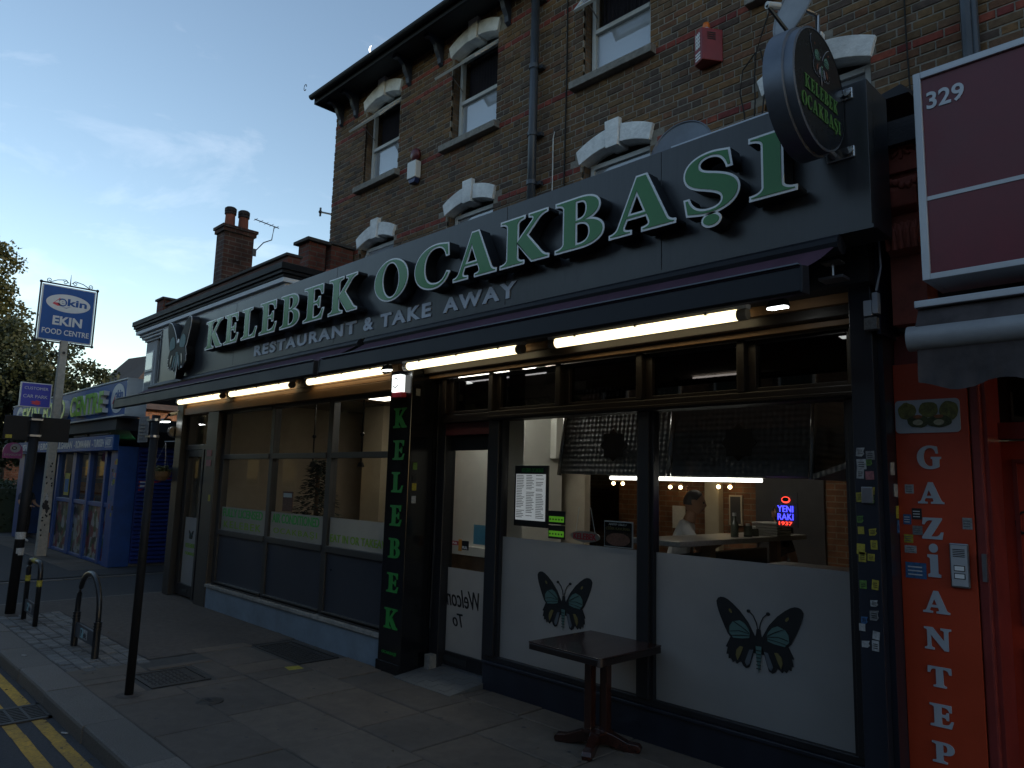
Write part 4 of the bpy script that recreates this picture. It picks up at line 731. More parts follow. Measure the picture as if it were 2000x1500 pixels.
BIG = [(0, 190), (35, 180), (40, 120)] + BW + [(58, -85), (60, -300), (0, -600)]
me = curve_mesh([[(p[0], p[1] * 1.0) for p in BIG + mirr(BIG[1:-1])]], .11 / (.43 / 775), 16); eb = place(me, 'emblem_body', 'letter_side', fs, (-10.60, YF - .066, 3.56), FRONT, (.43 / 775, .50 / 775, .43 / 775))
me = curve_mesh([BIG + mirr(BIG[1:-1])], 8, 16); place(me, 'emblem_rim', 'letter_rim', eb, (-10.60, YF - .126, 3.56), FRONT, (.43 / 775, .50 / 775, .43 / 775))
for pts, m_, d in ([(BW, 'emblem_dark', .171), (mirr(BW), 'emblem_dark', .171), ([(-58, 120), (58, 120), (58, -90), (-58, -90)], 'emblem_dark', .1705), (BMINT, 'emblem_mint', .176), (mirr(BMINT), 'emblem_mint', .176), (BOCH, 'emblem_tan', .176), (mirr(BOCH), 'emblem_tan', .176), (BHOLE, 'emblem_mint', .176), (mirr(BHOLE), 'emblem_mint', .176), ([(-50, -90), (50, -90), (42, -380), (0, -585), (-42, -380)], 'emblem_mint', .176)]):
    me = curve_mesh([pts], 6); place(me, 'emblem_face', m_, eb, (-10.60, YF - d + .04, 3.56), FRONT, (.43 / 775, .50 / 775, .43 / 775))
# white capping strip behind the top edge
t = tag(MB().box(-2.62, -1.93, -.28, -.20, 3.86, 4.075).build('roof_strip', 'sign_grey', None, .004), 'pale metal capping strip standing behind the top edge of the fascia', 'trim')
# ================================================================ awnings
def awning(x0, x1, lb, joint):
    t = thing('awning', lb, 'awning', ((x0 + x1) / 2, -.5, 2.8), 'folding-arm awnings over the restaurant')
    n = 40; fb = MB(); k = 8
    def P(i, j):
        u = x0 + .02 + (x1 - x0 - .04) * i / n; v = j / k; sag = .016 * sin(pi * v) * (1 + .4 * sin(u * 2.1)); return (u, -.40 + (-.885 + .40) * v, 3.125 + (2.862 - 3.125) * v - sag)
    vv = [P(i, j) for i in range(n + 1) for j in range(k + 1)]; fb.add(vv, [(i * (k + 1) + j, (i + 1) * (k + 1) + j, (i + 1) * (k + 1) + j + 1, i * (k + 1) + j + 1) for i in range(n) for j in range(k)])
    fb.build('fabric', 'awning_purple', t, smooth=True)
    MB().prism([(-.935, 2.745), (-.925, 2.86), (-.905, 2.875), (-.865, 2.872), (-.86, 2.745), (-.88, 2.735), (-.92, 2.735)], 'x', x0, x1).build('front_bar', 'awning_bar', t, .003)
    MB().box(x0 + .01, x1 - .01, -.934, -.90, 2.8765, 2.884).build('bar_trim', 'bar_edge', t)
    for e0, e1 in ((x0 - .012, x0), (x1, x1 + .012)): MB().prism([(-.938, 2.735), (-.93, 2.87), (-.86, 2.88), (-.855, 2.735)], 'x', e0, e1).build('bar_end_cap', 'awning_bar', t, .003)
    MB().prism([(-.415 + .06 * cos(q), 3.105 + .055 * sin(q)) for q in [2 * pi * i / 12 for i in range(12)]], 'x', x0, x1).build('roller', 'awning_bar', t)
    for s_, xa in ((1, x0 + .35), (-1, x1 - .35)):
        el = (xa + s_ * .55, -.62, 2.93); MB().tube([(xa, -.36, 3.03), el], .022, 8).tube([el, (xa + s_ * .1, -.875, 2.81)], .018, 8).ball(el, .03).build('folding_arm', 'black_metal', t)
        MB().box(xa - .05, xa + .05, -.40, -.30, 2.98, 3.10).build('arm_bracket', 'black_metal', t, .006)
    return t
awning(-11.92, -6.06, 'left purple awning above the three frosted window bays', 0); awning(-5.95, -1.47, 'right purple awning above the entrance and the big butterfly windows', 1)
for a, z_ in ((-1.52, 3.02), (-1.52, 2.95)): pass
t = thing('beam_clamp', 'small grey metal clamp hanging at the right end of the awning', 'clamp', (-1.52, -.35, 2.98)); MB().box(-1.60, -1.50, -.38, -.30, 3.03, 3.04).build('plate', 'steel', t); MB().tube([(-1.55, -.34, 3.03), (-1.55, -.34, 2.95)], .008, 6).build('stem', 'steel', t); MB().box(-1.61, -1.48, -.39, -.29, 2.935, 2.95).build('plate', 'steel', t)
# ================================================================ round projecting sign
rs = thing('projecting_sign', 'round black projecting sign with butterfly and green lettering, brushed metal rim', 'sign', (-1.48, -.742, 3.5))
cy_, cz_, rr_ = -.742, 3.828, .318
MB().lathe([(rr_ - .012, .0), (rr_, -.004), (rr_, -.05), (rr_ + .014, -.055), (rr_ + .014, -.15), (rr_, -.155), (.001, -.155)], (-1.42, cy_, cz_), 'x', 160).build('rim', mat('rim_metal', (.16, .18, .21), .42, .6, var=.15, dirt=.15), rs, smooth=False)
MB().lathe([(.001, -.002), (rr_ - .012, -.002), (rr_ - .012, -.02)], (-1.42, cy_, cz_), 'x', 64).build('face', mat('disc_black', (.008, .009, .011), .25), rs)
mat('disc_green', (.08, .20, .045), .5); mat('disc_grey', (.26, .28, .32), .5); mat('disc_mint', (.10, .22, .17), .5); mat('disc_rust', (.20, .07, .04), .5)
def disc_word(word, y0, y1, z0, h):
    xs_ = {'K': .90, 'E': .68, 'L': .68, 'B': .75, 'O': .86, 'C': .77, 'A': .91, 'S,': .66, 'I': .46}; tot = sum(xs_[c] + .12 for c in word) - .12; k = (y1 - y0) / tot; p = y0
    for c in word: glyph(c, p, p + xs_[c] * k, z0, h, -1.4195, 'letter', 'disc_green', rs, .003, frame=SIDE); p += (xs_[c] + .12) * k
disc_word(['K', 'E', 'L', 'E', 'B', 'E', 'K'], cy_ - .195, cy_ + .205, cz_ - .062, .072); disc_word(['O', 'C', 'A', 'K', 'B', 'A', 'S,', 'I'], cy_ - .235, cy_ + .235, cz_ - .165, .072)
me = curve_mesh([[(p[0], p[1] * 1.1) for p in BIG + mirr(BIG[1:-1])]], 4, 24); place(me, 'butterfly_outline', 'disc_grey', rs, (-1.4195, cy_ + .01, cz_ + .145), SIDE, (.125 / 775,) * 3)
butterfly(rs, cy_ + .01, cz_ + .145, .125, -1.4175, SIDE, bodym='disc_black', mint='disc_mint', och='disc_rust', hole='disc_grey', ant=False, depth=.002, tall=1.1, step=.0012)
for z_ in (3.60, 3.93):
    MB().tube([(-1.49, cy_ + .22, z_), (-1.49, YF + .005, z_)], .018, 10).build('bracket', 'steel', rs); MB().box(-1.53, -1.38, YF - .012, YF - .001, z_ - .035, z_ + .03).build('bracket_plate', 'chrome', rs, .006)
    for xx in (-1.405,): MB().lathe([(.001, -.02), (.02, -.018), (.022, -.012), (.022, .0)], (xx, YF - .013, z_), 'y', 16).build('bolt', 'chrome', rs)
# ================================================================ things fixed to the upper wall
dp = thing('downpipe', 'dark grey rainwater downpipe running down the brick wall between windows', 'pipe', (-5.385, 1.2, 4.0))
MB().tube([(-5.385, 1.20, 4.0), (-5.385, 1.20, 7.60)], .048, 14).build('pipe', 'downpipe', dp, smooth=True)
for z_ in (5.05, 5.62, 6.42, 7.25): MB().tube([(-5.385, 1.20, z_), (-5.385, 1.20, z_ + .05)], .058, 14).box(-5.385 - .09, -5.385 + .09, 1.24, 1.292, z_ + .005, z_ + .045).build('collar', 'downpipe', dp, smooth=False)
ab = thing('alarm_box', 'white alarm box with blue base and dark red bell above on the brick wall', 'alarm box', (-7.63, 1.25, 5.72))
MB().box(-7.74, -7.55, 1.20, 1.294, 5.79, 6.03).build('casing', 'white_plastic', ab, .012); MB().prism([(-7.73, 5.788), (-7.56, 5.788), (-7.59, 5.73), (-7.70, 5.73)], 'y', 1.215, 1.294).build('base', mat('alarm_blue', (.02, .03, .10), .4), ab, .008)
MB().lathe([(.001, -.09), (.06, -.085), (.085, -.06), (.09, -.03), (.06, .0)], (-7.63, 1.294, 6.13), 'y', 20).build('bell', mat('bell_red', (.10, .018, .022), .4), ab, smooth=True)
rb = thing('alarm_siren', 'red wedge-shaped alarm siren box with white print and orange lamp', 'alarm box', (-3.25, 1.2, 5.55))
MB().prism([(-3.33, 1.296), (-3.33, 1.19), (-3.215, 1.13), (-3.10, 1.296)], 'z', 5.60, 5.91).build('casing', mat('siren_red', (.21, .010, .016), .4), rb, .008)
MB().lathe([(.035, 0), (.035, .03), (.028, .06), (.001, .075)], (-3.23, 1.23, 5.935), 'z', 14).build('lamp', mat('lamp_orange', (.65, .16, .02), .3), rb, smooth=True); MB().tube([(-3.23, 1.23, 5.91), (-3.23, 1.23, 5.935)], .04, 14).build('lamp_base', 'steel', rb)
nrm = Vector((-.196, -.14, 0)).normalized()
def on_face(u, v, w, h, name, m): # left-front face of the wedge
    a = Vector((-3.33, 1.19, 0)); b = Vector((-3.215, 1.13, 0)); d = (b - a); n_ = Vector((d.y, -d.x, 0)).normalized()
    p = lambda s, z: a + d * s + n_ * .004 + Vector((0, 0, z)); q = lambda s, z: a + d * s + n_ * .001 + Vector((0, 0, z))
    MB().hexa([p(u, v), p(u + w, v), q(u, v), q(u + w, v), p(u, v + h), p(u + w, v + h), q(u, v + h), q(u + w, v + h)]).build(name, m, rb)
for i in range(3): on_face(.22 + i * .2, 5.73, .09, .15, 'print_bar', 'letter_rim')
for i in range(4): on_face(.2, 5.74 + i * .036, .56, .016, 'print_bar', 'letter_rim')
for i in range(3): on_face(.2, 5.62 + i * .028, .6, .015, 'print_line', 'letter_rim')
for i in range(4):
    z_ = 5.80 + i * .02; a = Vector((-3.215, 1.13, 0)); b = Vector((-3.10, 1.296, 0)); d = b - a; n_ = Vector((d.y, -d.x, 0)).normalized(); p = a + d * .25 + n_ * .003; q = a + d * .65 + n_ * .003
    MB().quad((p.x, p.y, z_), (q.x, q.y, z_), (q.x, q.y, z_ + .01), (p.x, p.y, z_ + .01)).build('vent_slot', 'rubber', rb)
def dish(c, r, nrm_, lb, m='dish_grey', arm=True, word=None):
    t = thing('satellite_dish', lb, 'satellite dish', c, 'satellite dishes on the restaurant'); n_ = Vector(nrm_).normalized(); up = Vector((0, 0, 1)); a = up.cross(n_).normalized(); b = n_.cross(a)
    prof = [(r * i / 8, .18 * r * (i / 8) ** 2) for i in range(9)]; vv = []; seg = 32; ff = []
    for k in range(seg):
        for q, h in prof: vv.append(Vector(c) + a * q * cos(2 * pi * k / seg) * .88 + b * q * sin(2 * pi * k / seg) + n_ * h)
    m_ = len(prof)
    for k in range(seg):
        for i in range(m_ - 1): ff.append((k * m_ + i, ((k + 1) % seg) * m_ + i, ((k + 1) % seg) * m_ + i + 1, k * m_ + i + 1))
    MB().add(vv, ff).build('reflector', m, t, smooth=True); rim = [Vector(c) + a * r * .88 * cos(2 * pi * k / 32) + b * r * sin(2 * pi * k / 32) + n_ * .18 * r for k in range(33)]
    MB().tube(rim, .008, 6, cap=False).build('rim', m, t)
    if arm:
        e = Vector(c) + n_ * r * 1.0 - b * r * .45; MB().tube([Vector(c) - b * r * .98 + n_ * .1 * r, e], .014, 8).build('feed_arm', 'black_metal', t); MB().tube([e + b * .0, e - n_ * .10 + b * .04], .028, 10).build('receiver', 'white_plastic', t)
    MB().tube([Vector(c) - n_ * .0, Vector(c) - n_ * .16, (c[0] - n_.x * .16, c[1] - n_.y * .16, c[2] - r * 1.1)], .018, 8).build('mast', 'steel', t)
    if word:
        F = Matrix((a, b, n_)).transposed(); me = text_raw(word, .004, 0); a0, a1, b0, b1 = bounds(me); k = r * .95 / (a1 - a0)
        for v in me.vertices: v.co = F @ Vector(((v.co.x - a0) * k - r * .5, (v.co.y - b0) * k - r * .22, r * .06 + v.co.z)) + Vector(c) - rootloc(t)
        me.materials.clear(); me.materials.append(M['sign_grey']); link('lettering', me, t)
    return t
mat('dish_grey', (.14, .16, .19), .35, .2, var=.15); mat('dish_pale', (.30, .31, .33), .5, var=.15, dirt=.2)
dish((-3.08, .60, 4.45), .30, (.15, -1, .25), 'dark round satellite dish peeping over the fascia behind the big letter S', word='Technomate', arm=False)
dish((-2.17, .78, 5.42), .27, (-.45, -.85, .25), 'pale satellite dish with feed arm above the round sign', 'dish_pale')
cb = [('loose black cable hanging in a loop beside the red siren box', [(-2.62, 1.285, 5.95), (-2.72, 1.28, 5.70), (-2.78, 1.275, 5.52), (-2.80, 1.28, 5.30), (-2.79, 1.27, 5.10), (-2.82, 1.28, 4.8)]), ('black cable drooping from the wall above the fascia end', [(-2.78, 1.275, 5.54), (-2.90, 1.27, 5.42), (-2.93, 1.27, 5.22), (-2.89, 1.27, 5.0), (-2.9, 1.28, 4.8)]), ('curled black cable hanging left of the last white lintel', [(-2.74, 1.275, 5.56), (-2.70, 1.26, 5.38), (-2.63, 1.25, 5.25), (-2.70, 1.25, 5.10), (-2.73, 1.26, 4.9)]), ('long straight black cable down the bricks right of the downpipe', [(-4.98, 1.288, 7.6), (-4.97, 1.288, 6.2), (-4.985, 1.288, 5.0), (-4.98, 1.288, 4.6)]), ('thin white cable on the bricks close beside the downpipe', [(-5.13, 1.285, 5.62), (-5.15, 1.285, 5.55), (-5.15, 1.285, 4.6)]), ('straight black cable down the bricks right of the last lintel', [(-1.60, 1.288, 7.0), (-1.60, 1.288, 5.2), (-1.58, 1.288, 4.2)])]
for i, (lb, pts) in enumerate(cb): tag(MB().tube(pts, .006 if i != 3 else .008, 6).build('cable', 'white_plastic' if i == 4 else 'rubber'), lb, 'cable', 'cables on the brick wall')
ib = thing('iron_bracket', 'small black iron bracket with finial sticking out from the left brick corner', 'bracket', (-9.85, 1.3, 5.9))
MB().tube([(-9.84, 1.31, 5.87), (-10.20, 1.31, 6.0)], .014, 8).build('rod', 'black_metal', ib); MB().ball((-10.2, 1.31, 6.0), .03).box(-10.215, -10.185, 1.30, 1.32, 5.93, 6.07).build('finial', 'black_metal', ib)
t = thing('gutter_hook', 'tiny wire hook curling up at the corner of the eaves gutter', 'hook', (-9.9, .8, 7.74)); MB().tube([(-9.95 + .04 * cos(q), .78, 7.80 + .05 * sin(q)) for q in [i * .6 for i in range(10)]], .006, 6).build('wire', 'black_metal', t)
# ================================================================ people
mat('skin', (.36, .20, .13), .55, var=.08); mat('hair_dark', (.015, .013, .012), .6); mat('hair_grey', (.05, .048, .048), .6); mat('shirt_white', (.60, .60, .60), .8, var=.05); mat('cloth_navy', (.03, .035, .05), .85); mat('cloth_black', (.012, .012, .014), .85); mat('trouser_cream', (.42, .36, .27), .85); mat('shoe_white', (.4, .4, .4), .6)
def person(label, base, face, J, mats, hair, scale=1.0, hands=True):
    """J: joints in a body frame (x forward, y left, z up); one skinned surface coloured by limb."""
    t = thing('person', label, 'person', base)
    bones = [('pel', 'belly', .150, .140, 1), ('belly', 'chest', .140, .155, 1), ('chest', 'neck0', .155, .075, 1), ('neck0', 'neck', .058, .054, 0), ('neck', 'head0', .054, .062, 0)]
    for s in 'LR': bones += [('chest', 'sh' + s, .12, .066, 1), ('sh' + s, 'el' + s, .060, .043, 4), ('el' + s, 'wr' + s, .041, .027, 0), ('wr' + s, 'pa' + s, .027, .034, 0), ('pel', 'hip' + s, .12, .098, 2), ('hip' + s, 'kn' + s, .092, .062, 2), ('kn' + s, 'an' + s, .056, .040, 2), ('an' + s, 'to' + s, .044, .036, 3)]
    names = list(dict.fromkeys([b[i] for b in bones for i in (0, 1)])); idx = {n: i for i, n in enumerate(names)}
    P = [Vector(J[n]) for n in names]; rad = {}
    for a, b, ra, rb_, _ in bones: rad[a] = max(rad.get(a, 0), ra) if a not in rad else rad[a]; rad.setdefault(b, rb_)
    ed = [(idx[b[0]], idx[b[1]]) for b in bones]; V = list(P); Rd = [rad[n] for n in names]; lab = [0] * len(V)
    if hands:
        for s in 'LR':
            pa, wr = Vector(J['pa' + s]), Vector(J['wr' + s]); d = (pa - wr).normalized(); sd_ = d.cross(Vector((0, 0, 1))).normalized() * (1 if s == 'L' else -1); dn = Vector((0, 0, -1))
            for k in range(4):
                r0 = pa + sd_ * (.03 - .02 * k) + d * .02; ln = (.065, .075, .07, .055)[k]
                i0 = len(V); V += [r0, r0 + d * ln * .55 + dn * .006, r0 + d * ln * .85 + dn * .03]; Rd += [.0095, .009, .008]; ed += [(idx['pa' + s], i0), (i0, i0 + 1), (i0 + 1, i0 + 2)]
            i0 = len(V); r0 = wr + d * .03 + sd_ * .03; V += [r0, r0 + d * .035 + sd_ * .02, r0 + d * .065 + sd_ * .018]; Rd += [.012, .010, .009]; ed += [(idx['wr' + s], i0), (i0, i0 + 1), (i0 + 1, i0 + 2)]
    me = bpy.data.meshes.new('body'); me.from_pydata([tuple(v) for v in V], ed, []); o = bpy.data.objects.new('tmpb', me); C.objects.link(o)
    sk = o.modifiers.new('skin', 'SKIN'); sk.use_smooth_shade = True
    for i, q in enumerate(me.skin_vertices[0].data): q.radius = (Rd[i], Rd[i]); q.use_root = (i == 0)
    su = o.modifiers.new('sub', 'SUBSURF'); su.levels = 2; su.render_levels = 2
    dg = bpy.context.evaluated_depsgraph_get(); dg.update(); bm = bmesh.new(); bm.from_mesh(bpy.data.meshes.new_from_object(o.evaluated_get(dg))); bpy.data.objects.remove(o)
    segs = [(Vector(J[a]), Vector(J[b]), m_) for a, b, _, _, m_ in bones]
    def seg_m(p):
        best = (9, 0)
        for a, b, m_ in segs:
            d = b - a; u = max(0, min(1, (p - a).dot(d) / max(d.length_squared, 1e-6))); q = (p - (a + d * u)).length
            if m_ == 4: mm = 1 if u < .62 else 0
            else: mm = m_
            if q < best[0]: best = (q, mm)
        return best[1]
    for f in bm.faces: f.material_index = seg_m(f.calc_center_median()); f.smooth = True
    # head: an ellipsoid with brow, nose, chin and ears, turned with the neck
    hc = Vector(J['head']); dirf = Vector(J.get('look', (1, 0, 0))).normalized(); lt = Vector((0, 0, 1)).cross(dirf).normalized(); upv = dirf.cross(lt)
    rings, seg = 18, 22; grid = []
    for i in range(rings + 1):
        th = pi * i / rings; row = []
        for k in range(seg):
            ph = 2 * pi * k / seg; x = sin(th) * cos(ph); y = sin(th) * sin(ph); z = cos(th); ax, ay, az = .098, .076, .118
            if z < 0: ay *= 1 - .28 * min(1, -z * 1.1); ax *= 1 - .10 * -z
            px = x * ax; py = y * ay; pz = z * az
            if abs(ph if ph < pi else ph - 2 * pi) < .22 and -.35 < z < .12: px += .022 * (1 - abs((z + .18) / .3)) if abs((z + .18) / .3) < 1 else 0
            if abs(ph if ph < pi else ph - 2 * pi) < .5 and .12 < z < .3: px += .005
            if abs(ph if ph < pi else ph - 2 * pi) < .45 and -.95 < z < -.7: px += .012
            for e in (pi / 2, 3 * pi / 2):
                if abs(ph - e) < .3 and -.25 < z < .18: py += .016 * (1 if e < pi else -1)
            row.append(bm.verts.new(hc + dirf * px + lt * py + upv * pz))
        grid.append(row)
    for i in range(rings):
        for k in range(seg):
            f = bm.faces.new((grid[i][k], grid[i][(k + 1) % seg], grid[i + 1][(k + 1) % seg], grid[i + 1][k])); f.smooth = True; f.material_index = 0
    rot = Matrix.Rotation(face, 4, 'Z') @ Matrix.Scale(scale, 4); bm.transform(rot); bme = bpy.data.meshes.new('body'); bm.to_mesh(bme); bm.free()
    for m_ in mats: bme.materials.append(M[m_])
    link('body', bme, t)
    h = MB(); vv = []; ff = []; n1, n2 = 9, 22; long_ = hair[1]
    for i in range(n1 + 1):
        th = (pi * (.62 if long_ else .56)) * i / n1
        for k in range(n2):
            ph = 2 * pi * k / n2; front = cos(ph); lim = th * (1 if front < 0 else 1 - .56 * front ** .7); x = sin(lim) * cos(ph) * .106; y = sin(lim) * sin(ph) * .084; z = cos(lim) * .126
            if long_ and i > 5 and front < .3: z -= (i - 5) * .05; x -= .01 * (i - 5)
            vv.append(hc + dirf * (x - .004) + lt * y + upv * z)
    ff = [(i * n2 + k, i * n2 + (k + 1) % n2, (i + 1) * n2 + (k + 1) % n2, (i + 1) * n2 + k) for i in range(n1) for k in range(n2)]
    MB().add([rot @ v for v in vv], ff).build('hair', hair[0], t, smooth=True, local=True)
    for s in (1, -1):
        for zz, m_, r_ in ((.006, 'decal_black', .010),): MB().ball(rot @ (hc + dirf * .087 + lt * .032 * s + upv * zz), r_ * scale, 8).build('eye', m_, t, local=True)
    MB().ball(rot @ (hc + dirf * .083 + upv * -.062), .016 * scale, 8, .3).build('mouth', mat('lips', (.22, .09, .08), .5) if 'lips' not in M else 'lips', t, local=True)
    return t
# the cook leaning on the counter, seen in profile
JM = dict(pel=(0, 0, .93), belly=(.01, 0, 1.08), chest=(.06, 0, 1.28), neck0=(.11, 0, 1.44), neck=(.13, 0, 1.50), head0=(.15, 0, 1.555), head=(.165, 0, 1.625), look=(1, -.12, -.06), shL=(.06, .19, 1.38), elL=(.24, .26, 1.18), wrL=(.46, .10, 1.30), paL=(.53, .05, 1.32), shR=(.06, -.19, 1.38), elR=(.22, -.27, 1.18), wrR=(.45, -.10, 1.29), paR=(.52, -.04, 1.305), hipL=(-.02, .10, .88), knL=(.0, .11, .49), anL=(-.03, .11, .10), toL=(.10, .12, .05), hipR=(-.02, -.10, .88), knR=(.03, -.11, .49), anR=(.0, -.11, .10), toR=(.13, -.12, .05))
person('person in a white T-shirt leaning on the counter, hands clasped', (-4.05, 2.0, .03), R_(35), JM, ['skin', 'shirt_white', 'trouser_cream', 'cloth_black', 'shirt_white'], ('hair_grey', False))
JC = dict(JM); JC.update(look=(-.2, 1, -.1), elL=(.12, .27, 1.14), wrL=(.24, .14, 1.06), paL=(.29, .10, 1.04), elR=(.1, -.27, 1.12), wrR=(.22, -.16, 1.04), paR=(.27, -.12, 1.03))
person('person with long dark hair and dark clothes behind the counter, facing away', (-3.72, 3.25, .03), R_(70), JC, ['skin', 'cloth_black', 'cloth_black', 'cloth_black', 'cloth_black'], ('hair_dark', True), .93)
JE = dict(pel=(0, 0, .92), belly=(.01, 0, 1.08), chest=(.02, 0, 1.28), neck0=(.03, 0, 1.46), neck=(.04, 0, 1.52), head0=(.05, 0, 1.575), head=(.06, 0, 1.645), look=(1, .2, -.15), shL=(.0, .19, 1.40), elL=(.05, .25, 1.12), wrL=(.30, .16, 1.05), paL=(.37, .13, 1.05), shR=(.0, -.19, 1.40), elR=(.06, -.25, 1.12), wrR=(.30, -.14, 1.06), paR=(.37, -.11, 1.06), hipL=(0, .10, .88), knL=(.02, .11, .49), anL=(-.02, .11, .09), toL=(.11, .13, .045), hipR=(0, -.10, .88), knR=(.02, -.11, .49), anR=(-.02, -.11, .09), toR=(.11, -.13, .045))
person('person in a dark top standing in the doorway of the blue grocery', (-21.75, .05, 0), R_(30), JE, ['skin', 'cloth_navy', 'cloth_black', 'shoe_white', 'cloth_navy'], ('hair_dark', False), .86)
# ================================================================ inside the restaurant
def vor_mat(name, col):
    m, n, l, b = nodes_of(name); b.inputs['Metallic'].default_value = .35; b.inputs['Roughness'].default_value = .55; b.inputs['Base Color'].default_value = col + (1,)
    t = n.new('ShaderNodeTexCoord'); mp_ = n.new('ShaderNodeMapping'); mp_.inputs['Rotation'].default_value = (0, R_(45), 0); l.new(t.outputs['Object'], mp_.inputs[0]); s = n.new('ShaderNodeSeparateXYZ'); l.new(mp_.outputs[0], s.inputs[0])
    k = [n.new('ShaderNodeMath') for _ in range(5)]
    for q, src in ((0, 0), (1, 2)): k[q].operation = 'MULTIPLY'; l.new(s.outputs[src], k[q].inputs[0]); k[q].inputs[1].default_value = 95
    for q in (2, 3): k[q].operation = 'SINE'; l.new(k[q - 2].outputs[0], k[q].inputs[0])
    k[4].operation = 'MULTIPLY'; l.new(k[2].outputs[0], k[4].inputs[0]); l.new(k[3].outputs[0], k[4].inputs[1]); u = n.new('ShaderNodeBump'); u.inputs['Strength'].default_value = .5; u.inputs['Distance'].default_value = .012; l.new(k[4].outputs[0], u.inputs['Height']); l.new(u.outputs[0], b.inputs['Normal']); M[name] = m
vor_mat('embossed', (.20, .21, .22)); mat('counter_top', (.28, .27, .25), .35, var=.2, ns=40); mat('counter_wood', (.20, .12, .06), .5, var=.3); mat('panel_white', (.60, .60, .56), .5, var=.04); mat('paper', (.60, .60, .58), .7, var=.1, ns=30); mat('door_dark', (.05, .05, .055), .5); mat('pillar_beige', (.50, .44, .33), .8, var=.06); mat('photo_brown', (.16, .07, .05), .6, var=.6, ns=60); mat('plate_white', (.5, .5, .48), .4); mat('bottle', (.12, .13, .10), .15); mat('leaf_dark', (.02, .035, .022), .7, var=.4)
hd = thing('extractor_hood', 'embossed metal extractor hood with chrome strips hanging over the grill', 'extractor hood', (-3.6, 1.1, 1.9))
for a, b in ((-4.70, -3.52), (-3.46, -2.30)):
    MB().hexa([(a, 1.0, 1.90), (b, 1.0, 1.90), (a, 2.0, 1.90), (b, 2.0, 1.90), (a, 1.14, 2.72), (b, 1.14, 2.72), (a, 2.0, 2.72), (b, 2.0, 2.72)]).build('hood_panel', 'embossed', hd)
    c = (a + b) / 2 + .02; star = [(.15 * cos(pi * i / 8 + pi / 8) * (1 if i % 2 else .77), .15 * sin(pi * i / 8 + pi / 8) * (1 if i % 2 else .77)) for i in range(16)]
    poly(star, 'star_plaque', mat('plaque', (.06, .05, .04), .3, .5) if 'plaque' not in M else 'plaque', hd, (c, 1.03, 2.16), 1, .02)
for x_ in (-4.72, -3.49, -2.28): MB().tube([(x_, 1.0, 1.885), (x_, 1.13, 2.74)], .022, 12).build('chrome_strip', 'chrome', hd, smooth=True)
MB().hexa([(-2.26, .98, 1.88), (-1.72, .70, 2.02), (-2.26, 1.9, 1.88), (-1.72, 1.9, 2.02), (-2.26, .98, 1.92), (-1.72, .70, 2.06), (-2.26, 1.9, 1.92), (-1.72, 1.9, 2.06)]).build('side_canopy', 'embossed', hd)
hl = thing('hood_light', 'long white tube light fixed under the front of the extractor hood', 'light', (-3.4, 1.02, 1.87)); MB().tube([(-4.13, 1.04, 1.868), (-2.68, 1.04, 1.868)], .016, 10).build('tube', 'tube_white', hl); MB().box(-4.15, -2.66, 1.02, 1.06, 1.884, 1.90).build('batten', 'white_plastic', hl)
ct = thing('counter', 'long service counter running back from the window beneath the hood', 'counter', (-3.5, 1.9, 0)); MB().hexa([(-3.85, .95, 1.315), (-3.35, .95, 1.315), (-3.75, 3.1, 1.315), (-3.25, 3.1, 1.315), (-3.85, .95, 1.36), (-3.35, .95, 1.36), (-3.75, 3.1, 1.36), (-3.25, 3.1, 1.36)]).build('top', 'counter_top', ct, .006)
bx('post', 'counter_wood', ct, -3.55, -3.45, 1.6, 1.68, .03, 1.314); bx('post', 'counter_wood', ct, -3.50, -3.42, 2.8, 2.88, .03, 1.314); MB().box(-3.52, -3.46, 1.68, 2.8, .95, 1.0).build('rail', 'counter_wood', ct); MB().box(-3.75, -3.65, 1.0, 3.05, .03, 1.2).build('back_panel', 'room_dark', ct)
gr = thing('grill_unit', 'dark charcoal grill unit standing behind the right butterfly window', 'grill', (-2.4, 1.3, 0)); MB().box(-2.95, -1.75, 1.0, 1.9, .03, 1.18).build('body', 'cast_iron', gr, .01); MB().box(-2.9, -1.8, 1.05, 1.85, 1.181, 1.20).build('grate', 'steel', gr)
pass
for i, (a, b, hgt, r, lb) in enumerate([(-3.45, 2.02, .20, .035, 'clear bottle standing on the counter beside the clasped hands'), (-3.40, 2.18, .10, .04, 'short glass jar on the counter right of the bottle'), (-3.42, 2.32, .07, .05, 'low glass tumbler on the counter before the white stack')]):
    t = thing('glass_jar' if i else 'glass_bottle', lb, 'jar' if i else 'bottle', (a, b, 1.36)); MB().lathe([(.001, 0), (r, 0), (r, hgt * .6), (r * (.45 if i == 0 else .95), hgt * .8), (r * (.45 if i == 0 else .95), hgt)], (a, b, 1.36), 'z', 16).build('vessel', 'bottle', t, smooth=True); MB().lathe([(.001, hgt + .02), (r * .5, hgt + .02), (r * .5, hgt - .01)], (a, b, 1.36), 'z', 14).build('lid', 'white_plastic', t)
t = thing('plate_stack', 'stack of square white plates at the far end of the counter', 'plates', (-3.38, 2.62, 1.36))
for i in range(5): MB().box(-3.52, -3.26, 2.48, 2.78, 1.362 + i * .026, 1.382 + i * .026).build('plate', 'plate_white', t, .006)
ne = thing('neon_sign', 'lit neon sign reading YENI RAKI 1937 in blue and red', 'neon sign', (-2.72, 1.5, 1.5)); MB().box(-2.80, -2.62, 1.515, 1.525, 1.505, 1.78).build('backing', 'door_dark', ne)
text('YENI', 'neon_letters', 'neon_blue', ne, -2.785, -2.655, 1.625, 1.675, 1.51, depth=.006); text('RAKI', 'neon_letters', 'neon_blue', ne, -2.785, -2.655, 1.562, 1.612, 1.51, depth=.006); text('1937', 'neon_digits', 'neon_red', ne, -2.775, -2.665, 1.52, 1.548, 1.51, depth=.006)
